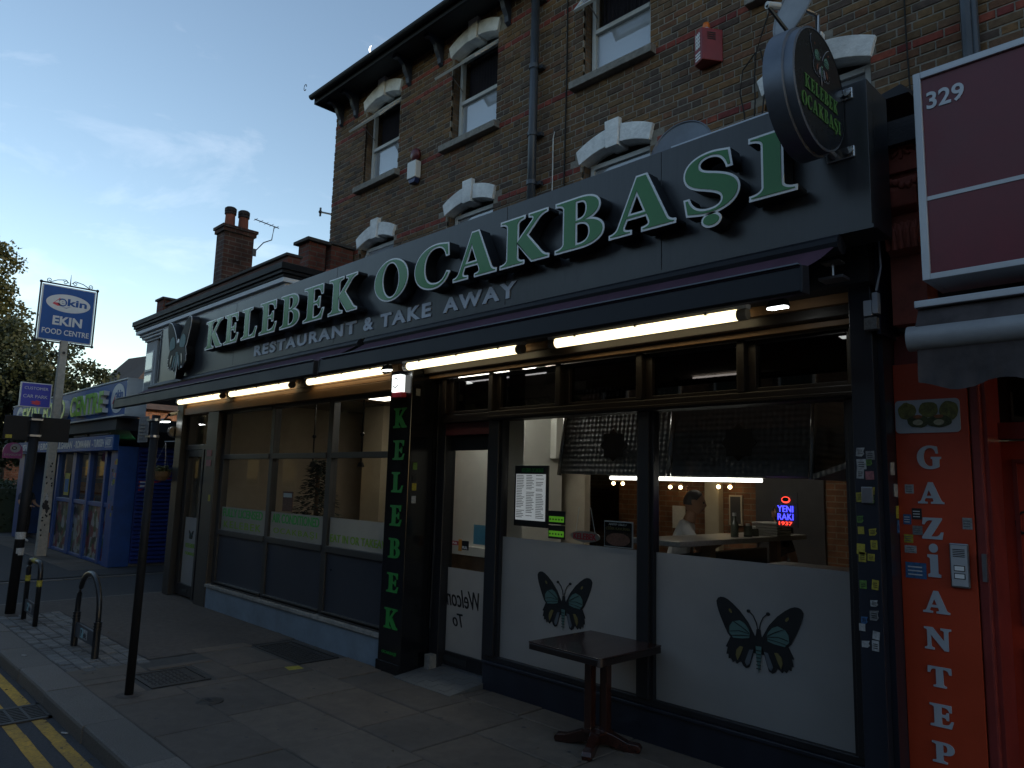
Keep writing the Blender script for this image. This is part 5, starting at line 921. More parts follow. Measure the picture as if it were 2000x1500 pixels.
poly(ell(0, 0, .036, .026), 'emblem', 'neon_red', ne, (-2.715, 1.512, 1.722), 1, .004); poly(ell(0, 0, .028, .018), 'emblem', 'disc_black', ne, (-2.715, 1.507, 1.725), 1, .004)
def wall_lamp(x_, y_, z_, lb):
    t = thing('wall_lamp', lb, 'lamp', (x_, y_, z_), 'warm wall lamps in the restaurant')
    for s in (-.08, .08): MB().ball((x_ + s, y_, z_), .026, 12).build('bulb', 'bulb_warm', t, smooth=True)
    MB().box(x_ - .1, x_ + .1, y_ + .02, y_ + .05, z_ + .03, z_ + .05).tube([(x_, y_ + .04, z_ + .04), (x_, y_ + .30, z_ + .06)], .012, 6).build('arm', 'counter_wood', t)
wall_lamp(-5.50, 4.2, 1.80, 'pair of warm wall lamp bulbs left of the leaning person'); wall_lamp(-4.78, 4.2, 1.82, 'pair of warm wall lamp bulbs above the framed picture'); wall_lamp(-6.3, 4.0, 1.83, 'pair of warm wall lamp bulbs beyond the window mullion')
MB().box(-6.6, -3.2, 4.42, 4.52, .03, 3.02).build('interior_partition', 'room_brick', bld)
MB().box(-5.12, -4.92, 4.30, 4.42, .03, 3.02).build('interior_pillar', 'pillar_beige', bld); MB().box(-4.45, -3.6, 4.38, 4.42, .03, 2.2).build('interior_door', 'door_dark', bld)
fp = thing('framed_picture', 'small framed dark picture hanging under the wall lamps', 'picture', (-4.72, 4.38, 1.3)); MB().box(-4.82, -4.64, 4.385, 4.415, 1.34, 1.72).build('frame', 'pillar_beige', fp, .004); MB().box(-4.80, -4.66, 4.380, 4.386, 1.36, 1.70).build('picture', 'door_dark', fp)
np_ = tag(MB().box(-5.68, -5.48, 4.405, 4.415, 1.25, 1.55).build('paper_notice', 'paper'), 'pale paper notice on the brick wall behind the leaning person', 'notice')
hp = thing('hanging_string', 'string of dried peppers hanging on the wall between lamps', 'garland', (-5.40, 4.3, 1.0))
for i in range(18): MB().ball((-5.40 + .012 * (i % 2), 4.33, 1.05 + i * .045), .028, 6, .8).build('pepper', 'photo_brown', hp)
# things in the window
mb = thing('menu_board', 'framed white menu with black header hanging in the window beside the door', 'menu', (-4.48, .38, 1.43)); MB().box(-4.69, -4.285, .372, .392, 1.425, 1.955).build('frame', 'decal_black', mb, .004); MB().box(-4.665, -4.31, .366, .3715, 1.48, 1.88).build('sheet', emit('paper_glow', (.95, .97, 1.0), .13), mb)  # menu sheet has its own glow, standing in for light through the paper
text('KELEBEK OCAKBASI', 'header_text', 'film_green', mb, -4.60, -4.34, 1.895, 1.93, .370, depth=.002)
ln = MB()
for c in range(3):
    for i in range(26):
        if rnd.random() < .12: continue
        a = -4.655 + c * .118; ln.box(a, a + rnd.uniform(.06, .10), .3645, .3658, 1.865 - i * .0145, 1.870 - i * .0145)
stuff(ln.build('menu_print', 'decal_grey', mb))
for z0, lb in ((1.465, 'upper green rating card in the window above the frosted film'), (1.345, 'lower green rating card resting on the frosted film edge')):
    t = thing('rating_card', lb, 'card', (-4.17, .37, z0), 'green rating cards in the window'); MB().box(-4.265, -4.08, .366, .372, z0, z0 + .11).build('card', 'decal_black', t); MB().box(-4.255, -4.09, .362, .3655, z0 + .018, z0 + .065).build('rating_field', emit('card_glow', (.16, .50, .03), .16) if 'card_glow' not in M else 'card_glow', t)  # green field glows by itself so the unlit card reads bright
    for i in range(5): MB().lathe([(.001, -.002), (.008, -.002), (.008, 0)], (-4.24 + i * .033, .3615, z0 + .04), 'y', 10).build('rating_dot', 'decal_black', t)
kt = thing('name_tag', 'clear tag with red KELEBEK lettering hanging in the window', 'tag', (-3.87, .38, 1.35)); poly(ell(0, 0, .155, .045, 24), 'plate', 'frost_light', kt, (-3.87, .38, 1.385), 1, .006); text('KELEBEK', 'lettering', 'pull_red', kt, -3.99, -3.75, 1.36, 1.41, .374, bold=.02)
for s in (-.10, .10): MB().tube([(-3.87 + s, .38, 1.42), (-3.87 + s * .6, .37, 1.62)], .0025, 5).build('cord', 'white_plastic', kt)
po = thing('food_poster', 'small dark food poster headed CIGER KAVURMA standing in the window', 'poster', (-3.53, .37, 1.32)); MB().box(-3.67, -3.395, .372, .380, 1.325, 1.525).build('border', 'paper', po); MB().box(-3.662, -3.403, .366, .3715, 1.333, 1.517).build('sheet', 'disc_black', po); text('ANTEP USULU', 'heading', 'paper', po, -3.62, -3.45, 1.493, 1.508, .3645, depth=.002); text('CİĞER KAVURMA', 'heading', 'decal_ochre', po, -3.65, -3.415, 1.457, 1.485, .3645, depth=.002, bold=.02); poly(ell(0, 0, .115, .05, 26), 'dish_photo', 'photo_brown', po, (-3.53, .3645, 1.385), 1, .002)
MB().box(-4.985, -4.96, .55, .75, .03, 2.9).build('interior_pillar', 'panel_white', bld); 
wp = thing('wall_cabinet', 'white double wall cabinet lit by the ceiling strip inside the doorway', 'cabinet', (-5.95, 2.0, 2.1)); MB().box(-6.24, -5.955, 1.99, 2.3, 2.09, 2.56).build('door', 'panel_white', wp, .004); MB().box(-5.945, -5.66, 1.99, 2.3, 2.09, 2.56).build('door', 'panel_white', wp, .004)
MB().box(-7.2, -5.5, 2.32, 2.42, .03, 3.02).build('interior_partition', 'room_wall', bld)
fz = thing('glazed_fridge', 'white glazed cabinet with timber base seen through the entrance door', 'cabinet', (-6.3, 1.6, 0)); MB().box(-6.9, -5.75, 1.5, 2.2, .03, .95).build('base', 'counter_wood', fz); MB().box(-6.95, -5.7, 1.45, 2.25, .951, 1.05).build('shelf', 'panel_white', fz); MB().box(-6.9, -5.75, 1.5, 2.2, 1.051, 2.55).build('glazed_body', 'panel_white', fz)
cs = thing('ceiling_light', 'white ceiling strip light behind the glass door', 'light', (-5.6, 1.2, 2.95)); MB().box(-6.3, -5.1, 1.0, 1.2, 2.93, 2.955).build('diffuser', emit('tube_door', (1.0, .98, .90), 9.0), cs); MB().box(-6.32, -5.08, 1.03, 1.17, 2.956, 3.01).build('batten', 'white_plastic', cs)
# dining side
for i, (a, b, z0) in enumerate([(-10.9, 1.15, 2.05), (-9.75, 1.2, 2.0), (-8.55, 1.25, 2.0), (-8.2, 1.7, 2.05), (-7.35, 1.5, 1.95)]):
    t = thing('pendant_rod', ('first', 'second', 'third', 'fourth', 'fifth')[i] + ' dark pendant lamp rod from the left, hanging inside the left windows', 'pendant', (a, b, 3.0), 'pendant rods in the dining room'); MB().tube([(a, b, 3.02), (a, b, z0)], .012, 6).build('rod', 'black_metal', t); MB().lathe([(.001, 0), (.06, 0), (.06, -.03), (.001, -.04)], (a, b, 3.02), 'z', 12).build('ceiling_rose', 'black_metal', t); MB().ball((a, b, (z0 + 2.5) / 2 + .15), .03, 8).build('joint', 'black_metal', t); MB().lathe([(.03, .06), (.05, 0), (.001, -.005)], (a, b, z0 - .04), 'z', 12).build('lamp_holder', 'black_metal', t)
for i, (a, b, z0, lb) in enumerate([(-7.55, 2.2, 1.93, 'small lit bulb seen through the third left window'), (-6.55, 1.6, 1.96, 'bright bare bulb hanging next to the black pilaster'), (-10.8, 2.2, 1.82, 'faint warm bulb glimpsed through the side door glass'), (-9.05, 2.6, 1.72, 'warm bulb glimpsed beside the middle window mullion')]):
    t = thing('hanging_bulb', lb, 'lamp', (a, b, z0), 'bulbs in the dining room'); MB().ball((a, b, z0), .032, 10).build('bulb', 'bulb_warm', t, smooth=True); MB().tube([(a, b, z0 + .03), (a, b, 3.02)], .005, 5).build('flex', 'rubber', t)
MB().ball((-7.42, 2.0, 1.86), .03, 8).build('exit_lamp', 'lamp_green'); tag(bpy.data.objects['exit_lamp'], 'tiny green lamp glowing inside the third left window', 'lamp')
for a, b in ((-10.6, 2.6), (-9.2, 2.6), (-7.9, 2.5)): MB().box(a, a + .55, b, b + .3, .03, 3.02).build('interior_pillar', 'pillar_beige', bld)
MB().box(-11.68, -7.2, 3.4, 3.5, .03, 3.02).build('interior_partition', 'room_wall', bld); MB().box(-7.18, -6.9, .9, 2.3, .03, 2.3).build('interior_partition', 'room_brick', bld)
ac = thing('air_conditioner', 'white wall air conditioner high inside the third left window', 'air conditioner', (-7.6, 2.0, 2.3)); MB().box(-8.0, -7.2, 2.1, 2.32, 2.22, 2.50).build('casing', 'panel_white', ac, .02); MB().box(-7.95, -7.25, 2.092, 2.10, 2.235, 2.26).build('louvre', 'door_dark', ac)
xt = thing('indoor_plant', 'tall dark bushy plant standing inside between the left windows', 'plant', (-9.4, 1.1, 0)); MB().tube([(-9.4, 1.1, .03), (-9.4, 1.1, 1.9)], .03, 8).build('stem', 'counter_wood', xt); MB().lathe([(.001, 0), (.13, 0), (.17, .32), (.15, .32)], (-9.4, 1.1, .03), 'z', 16).build('pot', 'counter_wood', xt)
lf = MB()
for i in range(2200):
    z_ = rnd.uniform(.5, 2.05); rr2 = .55 * (1 - (z_ - .5) / 1.65) + .05; a = rnd.uniform(0, 2 * pi); q = rr2 * math.sqrt(rnd.random()); c = Vector((-9.4 + q * cos(a), 1.1 + q * sin(a), z_)); u = Vector((cos(a), sin(a), rnd.uniform(-.5, .2))) * .07; v = Vector((-sin(a), cos(a), rnd.uniform(-.3, .3))) * .02; lf.quad(c - v, c + u * .5 - v, c + u, c + v)
lf.build('foliage', 'leaf_dark', xt)
for a in (-9.6, -8.1, -6.9): 
    t = thing('dining_table', {-9.6: 'dark dining table inside the first left window', -8.1: 'dark dining table inside the middle left window', -6.9: 'dark dining table inside the third left window'}[a], 'table', (a, 1.9, 0), 'tables in the dining room'); MB().box(a - .4, a + .4, 1.5, 2.2, .72, .76).build('top', 'counter_wood', t); MB().tube([(a, 1.85, .03), (a, 1.85, .72)], .04, 8).build('leg', 'black_metal', t)
hh = thing('window_poster', 'small poster taped inside the middle left window', 'poster', (-8.35, .14, 1.4)); MB().box(-8.50, -8.25, .12, .126, 1.38, 1.62).build('sheet', 'photo_brown', hh); MB().box(-8.48, -8.27, .115, .119, 1.55, 1.60).build('heading', 'paper', hh)
# added ceiling panels, put in to brighten the rooms behind the glass
for a, b, lb in ((-9.0, 1.9, 'added warm ceiling panel brightening the left dining room'), (-4.0, 2.9, 'added warm ceiling panel brightening the room behind the extractor hood')):
    t = thing('fill_panel', lb, 'light', (a, b, 3.0), 'added ceiling panels in the restaurant'); MB().box(a - .3, a + .3, b - .2, b + .2, 2.985, 3.005).build('diffuser', emit('panel_light', (1.0, .90, .76), 5.0) if 'panel_light' not in M else 'panel_light', t); MB().box(a - .33, a + .33, b - .18, b + .18, 3.006, 3.018).build('frame', 'white_plastic', t)
# ================================================================ café table on the pavement
mat('table_wood', (.030, .011, .008), .22, var=.35, ns=6, bump=.05, aniso=(1, .2, 1), coat=.3); mat('table_edge', (.012, .007, .006), .35, var=.4); mat('wear', (.07, .05, .04), .6)
tb = thing('cafe_table', 'dark wooden pedestal table standing before the butterfly windows', 'table', (-3.38, .0, 0))
MB().hexa([(-3.72, -.41, .685), (-3.06, -.43, .685), (-3.70, .255, .685), (-3.05, .245, .685), (-3.72, -.41, .695), (-3.06, -.43, .695), (-3.70, .255, .695), (-3.05, .245, .695)]).build('top', 'table_wood', tb, .003)
MB().hexa([(-3.718, -.408, .640), (-3.062, -.428, .640), (-3.698, .252, .640), (-3.052, .243, .640), (-3.718, -.408, .684), (-3.062, -.428, .684), (-3.698, .252, .684), (-3.052, .243, .684)]).build('edge', 'table_edge', tb, .005)
for dx, dy in ((-.045, -.03), (.045, .03)): MB().box(-3.38 + dx - .03, -3.38 + dx + .03, -.05 + dy - .03, -.05 + dy + .03, .10, .640).build('post', 'table_wood', tb, .006)
for a in (25, 115, 205, 295):
    c, s = cos(R_(a)), sin(R_(a)); prf = [(0, .02), (.08, .03), (.20, .0), (.30, .0), (.31, .03), (.29, .055), (.22, .06), (.12, .10), (0, .13)]
    pts = []; w = .032
    vv = [(-3.38 + q * c - sd_ * w * s, -.05 + q * s + sd_ * w * c, z_) for sd_ in (-1, 1) for q, z_ in prf]; n = len(prf)
    MB().add(vv, [tuple(range(n))[::-1], tuple(range(n, 2 * n))] + [(i, (i + 1) % n, n + (i + 1) % n, n + i) for i in range(n)]).build('foot', 'table_wood', tb, .005)
MB().box(-3.46, -3.30, -.13, .03, .095, .115).build('hub', 'table_wood', tb)
MB().hexa([(-3.085, -.431, .64), (-3.058, -.431, .64), (-3.085, -.426, .64), (-3.058, -.405, .64), (-3.075, -.431, .697), (-3.058, -.431, .697), (-3.075, -.426, .697), (-3.058, -.41, .697)]).build('worn_corner', 'wear', tb)
# ================================================================ posts and cycle stands
def stand(x0, x1, y0, h, lb, kind):
    t = thing('cycle_stand', lb, 'cycle stand', ((x0 + x1) / 2, y0, 0), 'black cycle stands by the kerb'); n = 18
    if kind == 0:
        pts = [(x0, y0, .30)] + [((x0 + x1) / 2 - (x1 - x0) / 2 * cos(pi * i / n), y0, .36 + (h - .36) * sin(pi * i / n) ** .8) for i in range(n + 1)] + [(x1, y0, .30)]
        MB().tube(pts, .026, 10).build('arch', 'black_metal', t, smooth=True)
        for xx in (x0, x1):
            MB().tube([(xx, y0, 0), (xx, y0, .33)], .034, 12).build('leg', 'black_metal', t, smooth=False)
            for z_ in (.27, .30, .33): MB().tube([(xx, y0, z_), (xx, y0, z_ + .014)], .039, 12).build('ring', 'black_metal', t)
    else:
        r = .12; pts = [(x0, y0, 0), (x0, y0, h - r)] + [(x0 + r - r * cos(pi / 2 * i / 6), y0, h - r + r * sin(pi / 2 * i / 6)) for i in range(1, 7)] + [(x1 - r + r * sin(pi / 2 * i / 6), y0, h - r + r * cos(pi / 2 * i / 6)) for i in range(7)] + [(x1, y0, 0)]
        MB().tube(pts, .028, 10).build('hoop', 'black_metal', t, smooth=True)
        for xx in (x0, x1): MB().tube([(xx, y0, .45), (xx, y0, .52)], .030, 12).build('yellow_band', 'stk_yellow', t)
        MB().tube([((x0 + x1) / 2 - .08, y0, h), ((x0 + x1) / 2 + .06, y0, h)], .030, 12).build('yellow_band', 'stk_yellow', t)
    pn = MB().box(x0 + .03, x1 - .03, y0 - .012, y0 + .012, .10, .24).build('cross_panel', 'slate_panel', t, .004); xm = (x0 + x1) / 2
    MB().box(xm - .13, xm - .04, y0 - .016, y0 - .0125, .125, .215).build('parking_plate', mat('plate_teal', (.25, .42, .45), .5) if 'plate_teal' not in M else 'plate_teal', t); text('P', 'symbol', 'slate_panel', t, xm - .105, xm - .065, .14, .205, y0 - .018, depth=.003, bold=.02)
    MB().box(xm - .02, xm + .10, y0 - .016, y0 - .0125, .125, .215).build('bicycle_plate', 'stk_white', t); 
    for q in (.012, .068): poly(ell(0, 0, .021, .021, 16), 'wheel_symbol', 'slate_panel', t, (xm + q, y0 - .018, .155), 1, .003, holes=[ell(0, 0, .015, .015, 16)])
    poly([(.012, .02), (.03, .055), (.034, .055), (.034, .05), (.062, .05), (.068, .02), (.040, .02), (.030, .048), (.016, .02)], 'frame_symbol', 'slate_panel', t, (xm, y0 - .018, .137), 1, .003)
stand(-8.81, -8.08, -1.95, .77, 'round-arched black cycle stand with bicycle plate, nearer of the two stands', 0); stand(-10.71, -10.13, -2.03, .715, 'square-shouldered black cycle stand with yellow bands', 1)
tp = thing('thin_sign_post', 'thin black post with a small white notice plate near the kerb', 'post', (-6.61, -2.09, 0)); MB().tube([(-6.61, -2.09, 0), (-6.565, -2.09, 2.29)], .034, 12).build('post', 'grey_post', tp, smooth=True)
MB().hexa([(-6.80, -2.15, 2.06), (-6.62, -2.13, 2.06), (-6.80, -2.145, 2.06), (-6.62, -2.125, 2.06), (-6.80, -2.15, 2.28), (-6.62, -2.13, 2.28), (-6.80, -2.145, 2.28), (-6.62, -2.125, 2.28)]).build('notice_plate', 'stk_grey', tp)
for z_ in (2.10, 2.24): MB().tube([(-6.568, -2.09, z_), (-6.568, -2.09, z_ + .02)], .04, 12).box(-6.66, -6.56, -2.135, -2.12, z_, z_ + .02).build('clip', 'steel', tp)
for i in range(5): MB().box(-6.78, -6.64, -2.1535, -2.152, 2.09 + i * .03, 2.10 + i * .03).build('print', 'decal_grey', tp)
MB().lathe([(.10, .003), (.07, .006), (.034, .008)], (-6.61, -2.09, 0), 'z', 16).build('collar', 'tarmac_path', tp)
bp = thing('sign_post', 'black post carrying a dark rectangular sign seen from behind', 'post', (-11.2, -2.08, 0)); MB().tube([(-11.2, -2.08, 0), (-11.2, -2.03, 2.53)], .058, 14).build('post', 'grey_post', bp, smooth=True)
MB().box(-11.285, -11.262, -2.37, -1.62, 2.175, 2.495).build('sign_back', 'grey_post', bp, .01)
for z_ in (2.23, 2.44): MB().box(-11.26, -11.13, -2.10, -1.97, z_, z_ + .025).build('clip', 'steel', bp)
MB().box(-11.261, -11.258, -2.34, -2.27, 2.20, 2.245).build('label', 'stk_yellow', bp)
for z_ in (.92, .72): MB().tube([(-11.2, -2.062, z_), (-11.2, -2.062, z_ + .09)], .0595, 14).build('torn_sticker', 'stk_white', bp)
# concrete pole with the grocery sign
mat('concrete_pole', (.34, .31, .26), .9, var=.18, ns=14, bump=.4, dirt=.35); mat('graffiti', (.012, .012, .013), .7); mat('ekin_blue', (.010, .07, .25), .5, var=.08, spec=.3); mat('ekin_white', (.52, .53, .53), .45, var=.06, dirt=.08); mat('ekin_red', (.5, .03, .05), .4); mat('park_blue', (.02, .03, .32), .4, var=.06); mat('scroll_iron', (.010, .010, .012), .5)
cp = thing('concrete_pole', 'tall grey square concrete pole scrawled with black graffiti', 'pole', (-18.2, -.28, 0))
MB().hexa([(-18.30, -.38, 0), (-18.11, -.38, 0), (-18.30, -.18, 0), (-18.11, -.18, 0), (-18.28, -.35, 4.62), (-18.13, -.35, 4.62), (-18.28, -.21, 4.62), (-18.13, -.21, 4.62)]).build('shaft', 'concrete_pole', cp, .02)
def rag(c, w, h, n=11): return [(c[0] + w * cos(2 * pi * i / n) * rnd.uniform(.45, 1.1), c[1] + h * sin(2 * pi * i / n) * rnd.uniform(.45, 1.1)) for i in range(n)]
for i in range(26):
    z_ = rnd.uniform(.35, 1.95); yy = rnd.uniform(-.35, -.21); xx = -18.11 - .02 * z_ / 4.62 + .004
    big = .9 < z_ < 1.3; poly(rag((0, 0), .04 if big else .022, .08 if big else .03), 'graffiti_mark', 'graffiti' if rnd.random() < .85 else 'stk_white', cp, (xx + .001 * i * .3, yy, z_), 1, .003, SIDE)
MB().tube([(-18.22, -.28, 4.35), (-18.10, -.28, 4.35)], .03, 10).build('bolt', 'scroll_iron', cp)
sg = thing('pole_sign', 'blue and white EKIN food centre sign in a scrolled iron frame on the concrete pole', 'sign', (-18.2, -.28, 4.6))
yA, yB, zA, zB = -.80, .24, 4.60, 5.82
MB().box(-18.235, -18.175, yA, yB, zA, zB).build('panel', 'ekin_white', sg, .004); MB().box(-18.174, -18.170, yA + .025, yB - .025, zA + .025, zB - .025).build('blue_face', 'ekin_blue', sg)
for a, b in (((yA - .03, zA - .03), (yA - .03, zB + .04)), ((yB + .03, zA - .03), (yB + .03, zB + .04)), ((yA - .03, zA - .03), (yB + .03, zA - .03)), ((yA - .03, zB + .04), (yB + .03, zB + .04))): MB().tube([(-18.20, a[0], a[1]), (-18.20, b[0], b[1])], .018, 8).build('frame_bar', 'scroll_iron', sg)
for a in (yA - .03, yB + .03):
    for b in (zA - .03, zB + .04): MB().ball((-18.2, a, b), .035, 8).build('corner_knob', 'scroll_iron', sg)
XS = -18.167; ym = (yA + yB) / 2
poly(ell(0, 0, .43, .20, 36), 'oval', 'ekin_white', sg, (XS, ym, 5.45), 1, .004, SIDE)
text('kin', 'logo_text', 'ekin_blue', sg, ym - .02, ym + .36, 5.40, 5.56, XS + .003, SIDE, bold=.03); poly(ell(0, 0, .09, .09, 20), 'logo_dot', 'ekin_blue', sg, (XS + .003, ym - .12, 5.46), 1, .003, SIDE); text('e', 'logo_text', 'ekin_white', sg, ym - .18, ym - .06, 5.40, 5.52, XS + .006, SIDE, bold=.03)
poly([(-.24, -.06), (-.10, .09), (-.08, -.09), (-.14, -.10)], 'logo_sail', 'ekin_red', sg, (XS + .003, ym - .07, 5.47), 1, .003, SIDE); poly([(-.20, -.03), (-.12, .05), (-.11, -.03)], 'logo_sail', 'ekin_white', sg, (XS + .006, ym - .07, 5.47), 1, .003, SIDE)
poly([(-.08, -.11), (.02, -.12), (.12, -.06), (.02, -.105)], 'logo_swash', 'ekin_blue', sg, (XS + .003, ym - .05, 5.46), 1, .003, SIDE)
text('EKIN', 'lettering', 'ekin_white', sg, ym - .27, ym + .30, 4.95, 5.15, XS + .001, SIDE, bold=.035); text('FOOD CENTRE', 'lettering', 'ekin_white', sg, ym - .45, ym + .46, 4.74, 4.86, XS + .001, SIDE, bold=.015)
def spiral(c, r, turns, d, a0): return [(-18.2, c[0] + d * (r * (1 - .75 * i / 18)) * cos(a0 + turns * 2 * pi * i / 18), c[1] + (r * (1 - .75 * i / 18)) * sin(a0 + turns * 2 * pi * i / 18)) for i in range(19)]
for d in (-1, 1):
    MB().tube([(-18.2, ym + d * .40, zB + .05), (-18.2, ym + d * .25, zB + .13), (-18.2, ym + d * .10, zB + .16), (-18.2, ym + d * .03, zB + .10)], .009, 6).build('scroll', 'scroll_iron', sg)
    MB().tube(spiral((ym + d * .10, zB + .11), .055, 1.3, d, .5), .008, 6).build('scroll', 'scroll_iron', sg); MB().tube(spiral((ym + d * .40, zB + .10), .05, 1.2, d, -1.2), .008, 6).build('scroll', 'scroll_iron', sg)
    MB().tube([(-18.2, ym + d * .10, zA - .36), (-18.2, ym + d * .13, zA - .22), (-18.2, ym + d * .24, zA - .10), (-18.2, ym + d * .40, zA - .05)], .010, 6).build('scroll', 'scroll_iron', sg); MB().tube(spiral((ym + d * .33, zA - .15), .07, 1.4, d, 1.4), .009, 6).build('scroll', 'scroll_iron', sg)
MB().tube([(-18.2, ym, zB + .04), (-18.2, ym, zB + .30)], .014, 8, .003).build('finial', 'scroll_iron', sg)
ps = thing('car_park_sign', 'small blue CUSTOMER CAR PARK sign fixed to the concrete pole', 'sign', (-18.4, -.66, 3.13)); MB().box(-18.44, -18.36, -.95, -.37, 3.13, 3.66).build('panel', 'ekin_white', ps, .004); MB().box(-18.359, -18.355, -.93, -.39, 3.15, 3.64).build('blue_face', 'park_blue', ps)
text('CUSTOMER', 'lettering', 'ekin_white', ps, -.88, -.44, 3.51, 3.57, -18.353, SIDE); text('CAR PARK', 'lettering', 'ekin_white', ps, -.89, -.44, 3.33, 3.40, -18.353, SIDE); poly(rag((0, 0), .12, .05, 16), 'painted_patch', 'ekin_red', ps, (-18.353, -.64, 3.235), 1, .003, SIDE); MB().tube([(-18.4, -.37, 3.35), (-18.26, -.20, 3.35)], .008, 6).build('strap', 'scroll_iron', ps)
# ================================================================ blue grocery
mat('shop_blue', (.012, .055, .20), .45, var=.2, ns=4, dirt=.2); mat('shutter_blue', (.014, .035, .17), .4, var=.25, ns=8, dirt=.2, aniso=(1, .3, 3)); mat('sign_lime', (.20, .45, .02), .35); mat('dark_eave', (.030, .028, .028), .7, var=.3); mat('veg', (.3, .3, .28), .7); mat('shelf_orange', (.45, .12, .03), .7, var=.5, ns=20)
def veg_mat(name):
    m, n, l, b = nodes_of(name); t = n.new('ShaderNodeTexCoord'); nz_ = n.new('ShaderNodeTexNoise'); nz_.inputs['Scale'].default_value = 3.0; l.new(t.outputs['Object'], nz_.inputs['Vector']); v = n.new('ShaderNodeTexVoronoi'); v.inputs['Scale'].default_value = 8.5; v.inputs['Randomness'].default_value = 1
    x = n.new('ShaderNodeMix'); x.data_type = 'RGBA'; x.inputs[0].default_value = .25; l.new(t.outputs['Object'], x.inputs[6]); l.new(nz_.outputs['Color'], x.inputs[7]); l.new(x.outputs[2], v.inputs['Vector'])
    r = n.new('ShaderNodeValToRGB'); r.color_ramp.interpolation = 'CONSTANT'; cols = [(.70, .70, .66), (.05, .12, .03), (.42, .05, .06), (.75, .68, .55), (.10, .22, .05), (.45, .22, .22), (.02, .03, .02), (.7, .74, .7), (.35, .04, .04), (.3, .36, .2)]
    for i, c in enumerate(cols):
        e = r.color_ramp.elements[i] if i < 2 else r.color_ramp.elements.new(i / len(cols)); e.position = i / len(cols); e.color = c + (1,)
    s = n.new('ShaderNodeSeparateColor'); l.new(v.outputs['Color'], s.inputs[0]); l.new(s.outputs[0], r.inputs[0]); d = n.new('ShaderNodeMapRange'); d.inputs[2].default_value = .12; d.inputs[3].default_value = 1.25; d.inputs[4].default_value = .35; l.new(v.outputs['Distance'], d.inputs[0]); mm = n.new('ShaderNodeMix'); mm.data_type = 'RGBA'; mm.blend_type = 'MULTIPLY'; mm.inputs[0].default_value = 1; l.new(r.outputs[0], mm.inputs[6]); l.new(d.outputs[0], mm.inputs[7]); l.new(mm.outputs[2], b.inputs['Base Color']); b.inputs['Roughness'].default_value = .4; M[name] = m
veg_mat('veg_print'); glass('pane_grocery', (.5, .52, .5), .02, 1.5)
gs = thing('grocery_shop', 'single-storey blue grocery shop with roller shutter side and vegetable posters', 'shop', (-19, .25, 0))
YG = .25
MB().box(-24.2, -15.45, .6, 7.0, 0, .06).build('floor', 'room_floor', gs); MB().box(-24.2, -15.5, 4.4, 4.6, .06, 3.0).build('back_wall', 'room_wall', gs); MB().box(-24.2, -24.0, YG + .1, 6.9, 0, 3.0).build('side_wall', 'shop_blue', gs)
MB().box(-24.3, -15.12, .05, 7.0, 2.60, 2.84).build('roof_slab', 'dark_eave', gs)
MB().hexa([(-15.45, .62, 2.32), (-15.40, .62, 2.32), (-15.45, 5.0, 2.32), (-15.40, 5.0, 2.32), (-15.45, .4, 2.598), (-15.13, .4, 2.598), (-15.45, 5.0, 2.598), (-15.13, 5.0, 2.598)]).build('side_eave', 'dark_eave', gs)
MB().box(-15.86, -15.45, YG - .02, YG + .35, 0, 2.30).build('corner_pier', 'shop_blue', gs, .01)
for i in range(15):
    z_ = rnd.uniform(.95, 1.95); a = rnd.uniform(-15.84, -15.52); plate('sticker', rnd.choice(STK)[0], gs, a, a + rnd.uniform(.05, .1), z_, z_ + rnd.uniform(.06, .11), YG - .021, .003)
for a, b in ((-16.32, -16.20), (-17.46, -17.32), (-18.66, -18.40), (-19.98, -19.86), (-24.0, -23.4)): MB().box(a, b, YG, YG + .14, 0, 2.30).build('post', 'shop_blue', gs, .006)
wins = [(-16.20, -15.86), (-17.32, -16.32), (-18.40, -17.46), (-19.86, -18.66)]
for a, b in wins:
    w = multi('window', 'shop_blue', gs, [(a, b, YG + .02, YG + .12, 1.10, 1.19), (a, b, YG + .02, YG + .12, .0, .06), (a, b, YG + .02, YG + .12, 2.20, 2.30)], .006)
    MB().box(a, b, YG + .06, YG + .08, .06, 1.10).build('vegetable_poster', 'veg_print', w); MB().quad((a, YG + .07, 1.19), (b, YG + .07, 1.19), (b, YG + .07, 2.20), (a, YG + .07, 2.20)).build('pane', 'pane_grocery', w)
MB().box(-19.4, -19.0, YG + .055, YG + .06, 1.25, 1.75).build('price_poster', 'stk_yellow', gs); MB().box(-19.36, -19.04, YG + .05, YG + .054, 1.32, 1.62).build('price_panel', 'stk_blue', gs)
for i in range(4): MB().box(-23.3, -20.0, 1.4, 1.8, .35 + i * .42, .38 + i * .42).build('shelf', 'counter_wood', gs)
goods = MB()
for i in range(4):
    x_ = -23.2
    while x_ < -20.1: w_ = rnd.uniform(.08, .16); goods.box(x_, x_ + w_ * .9, 1.42, 1.6, .38 + i * .42, .38 + i * .42 + rnd.uniform(.14, .30)); x_ += w_
stuff(goods.build('shelf_goods', 'shelf_orange', gs)); bx('crate', 'shelf_orange', gs, -20.45, -20.1, .3, .6, .0, .32)
MB().box(-19.0, -18.6, 1.5, 1.6, 2.05, 2.12).build('green_lamp', 'lamp_green', gs); MB().box(-16.4, -15.95, 1.2, 1.3, 2.08, 2.11).build('strip_lamp', 'tube_white', gs); MB().box(-18.4, -17.6, 2.0, 2.1, 2.45, 2.5).build('strip_lamp', 'panel_light', gs)
fbd = MB().box(-24.1, -15.46, YG - .12, YG - .02, 2.22, 2.52).build('fascia_board', 'ekin_blue', gs, .004)
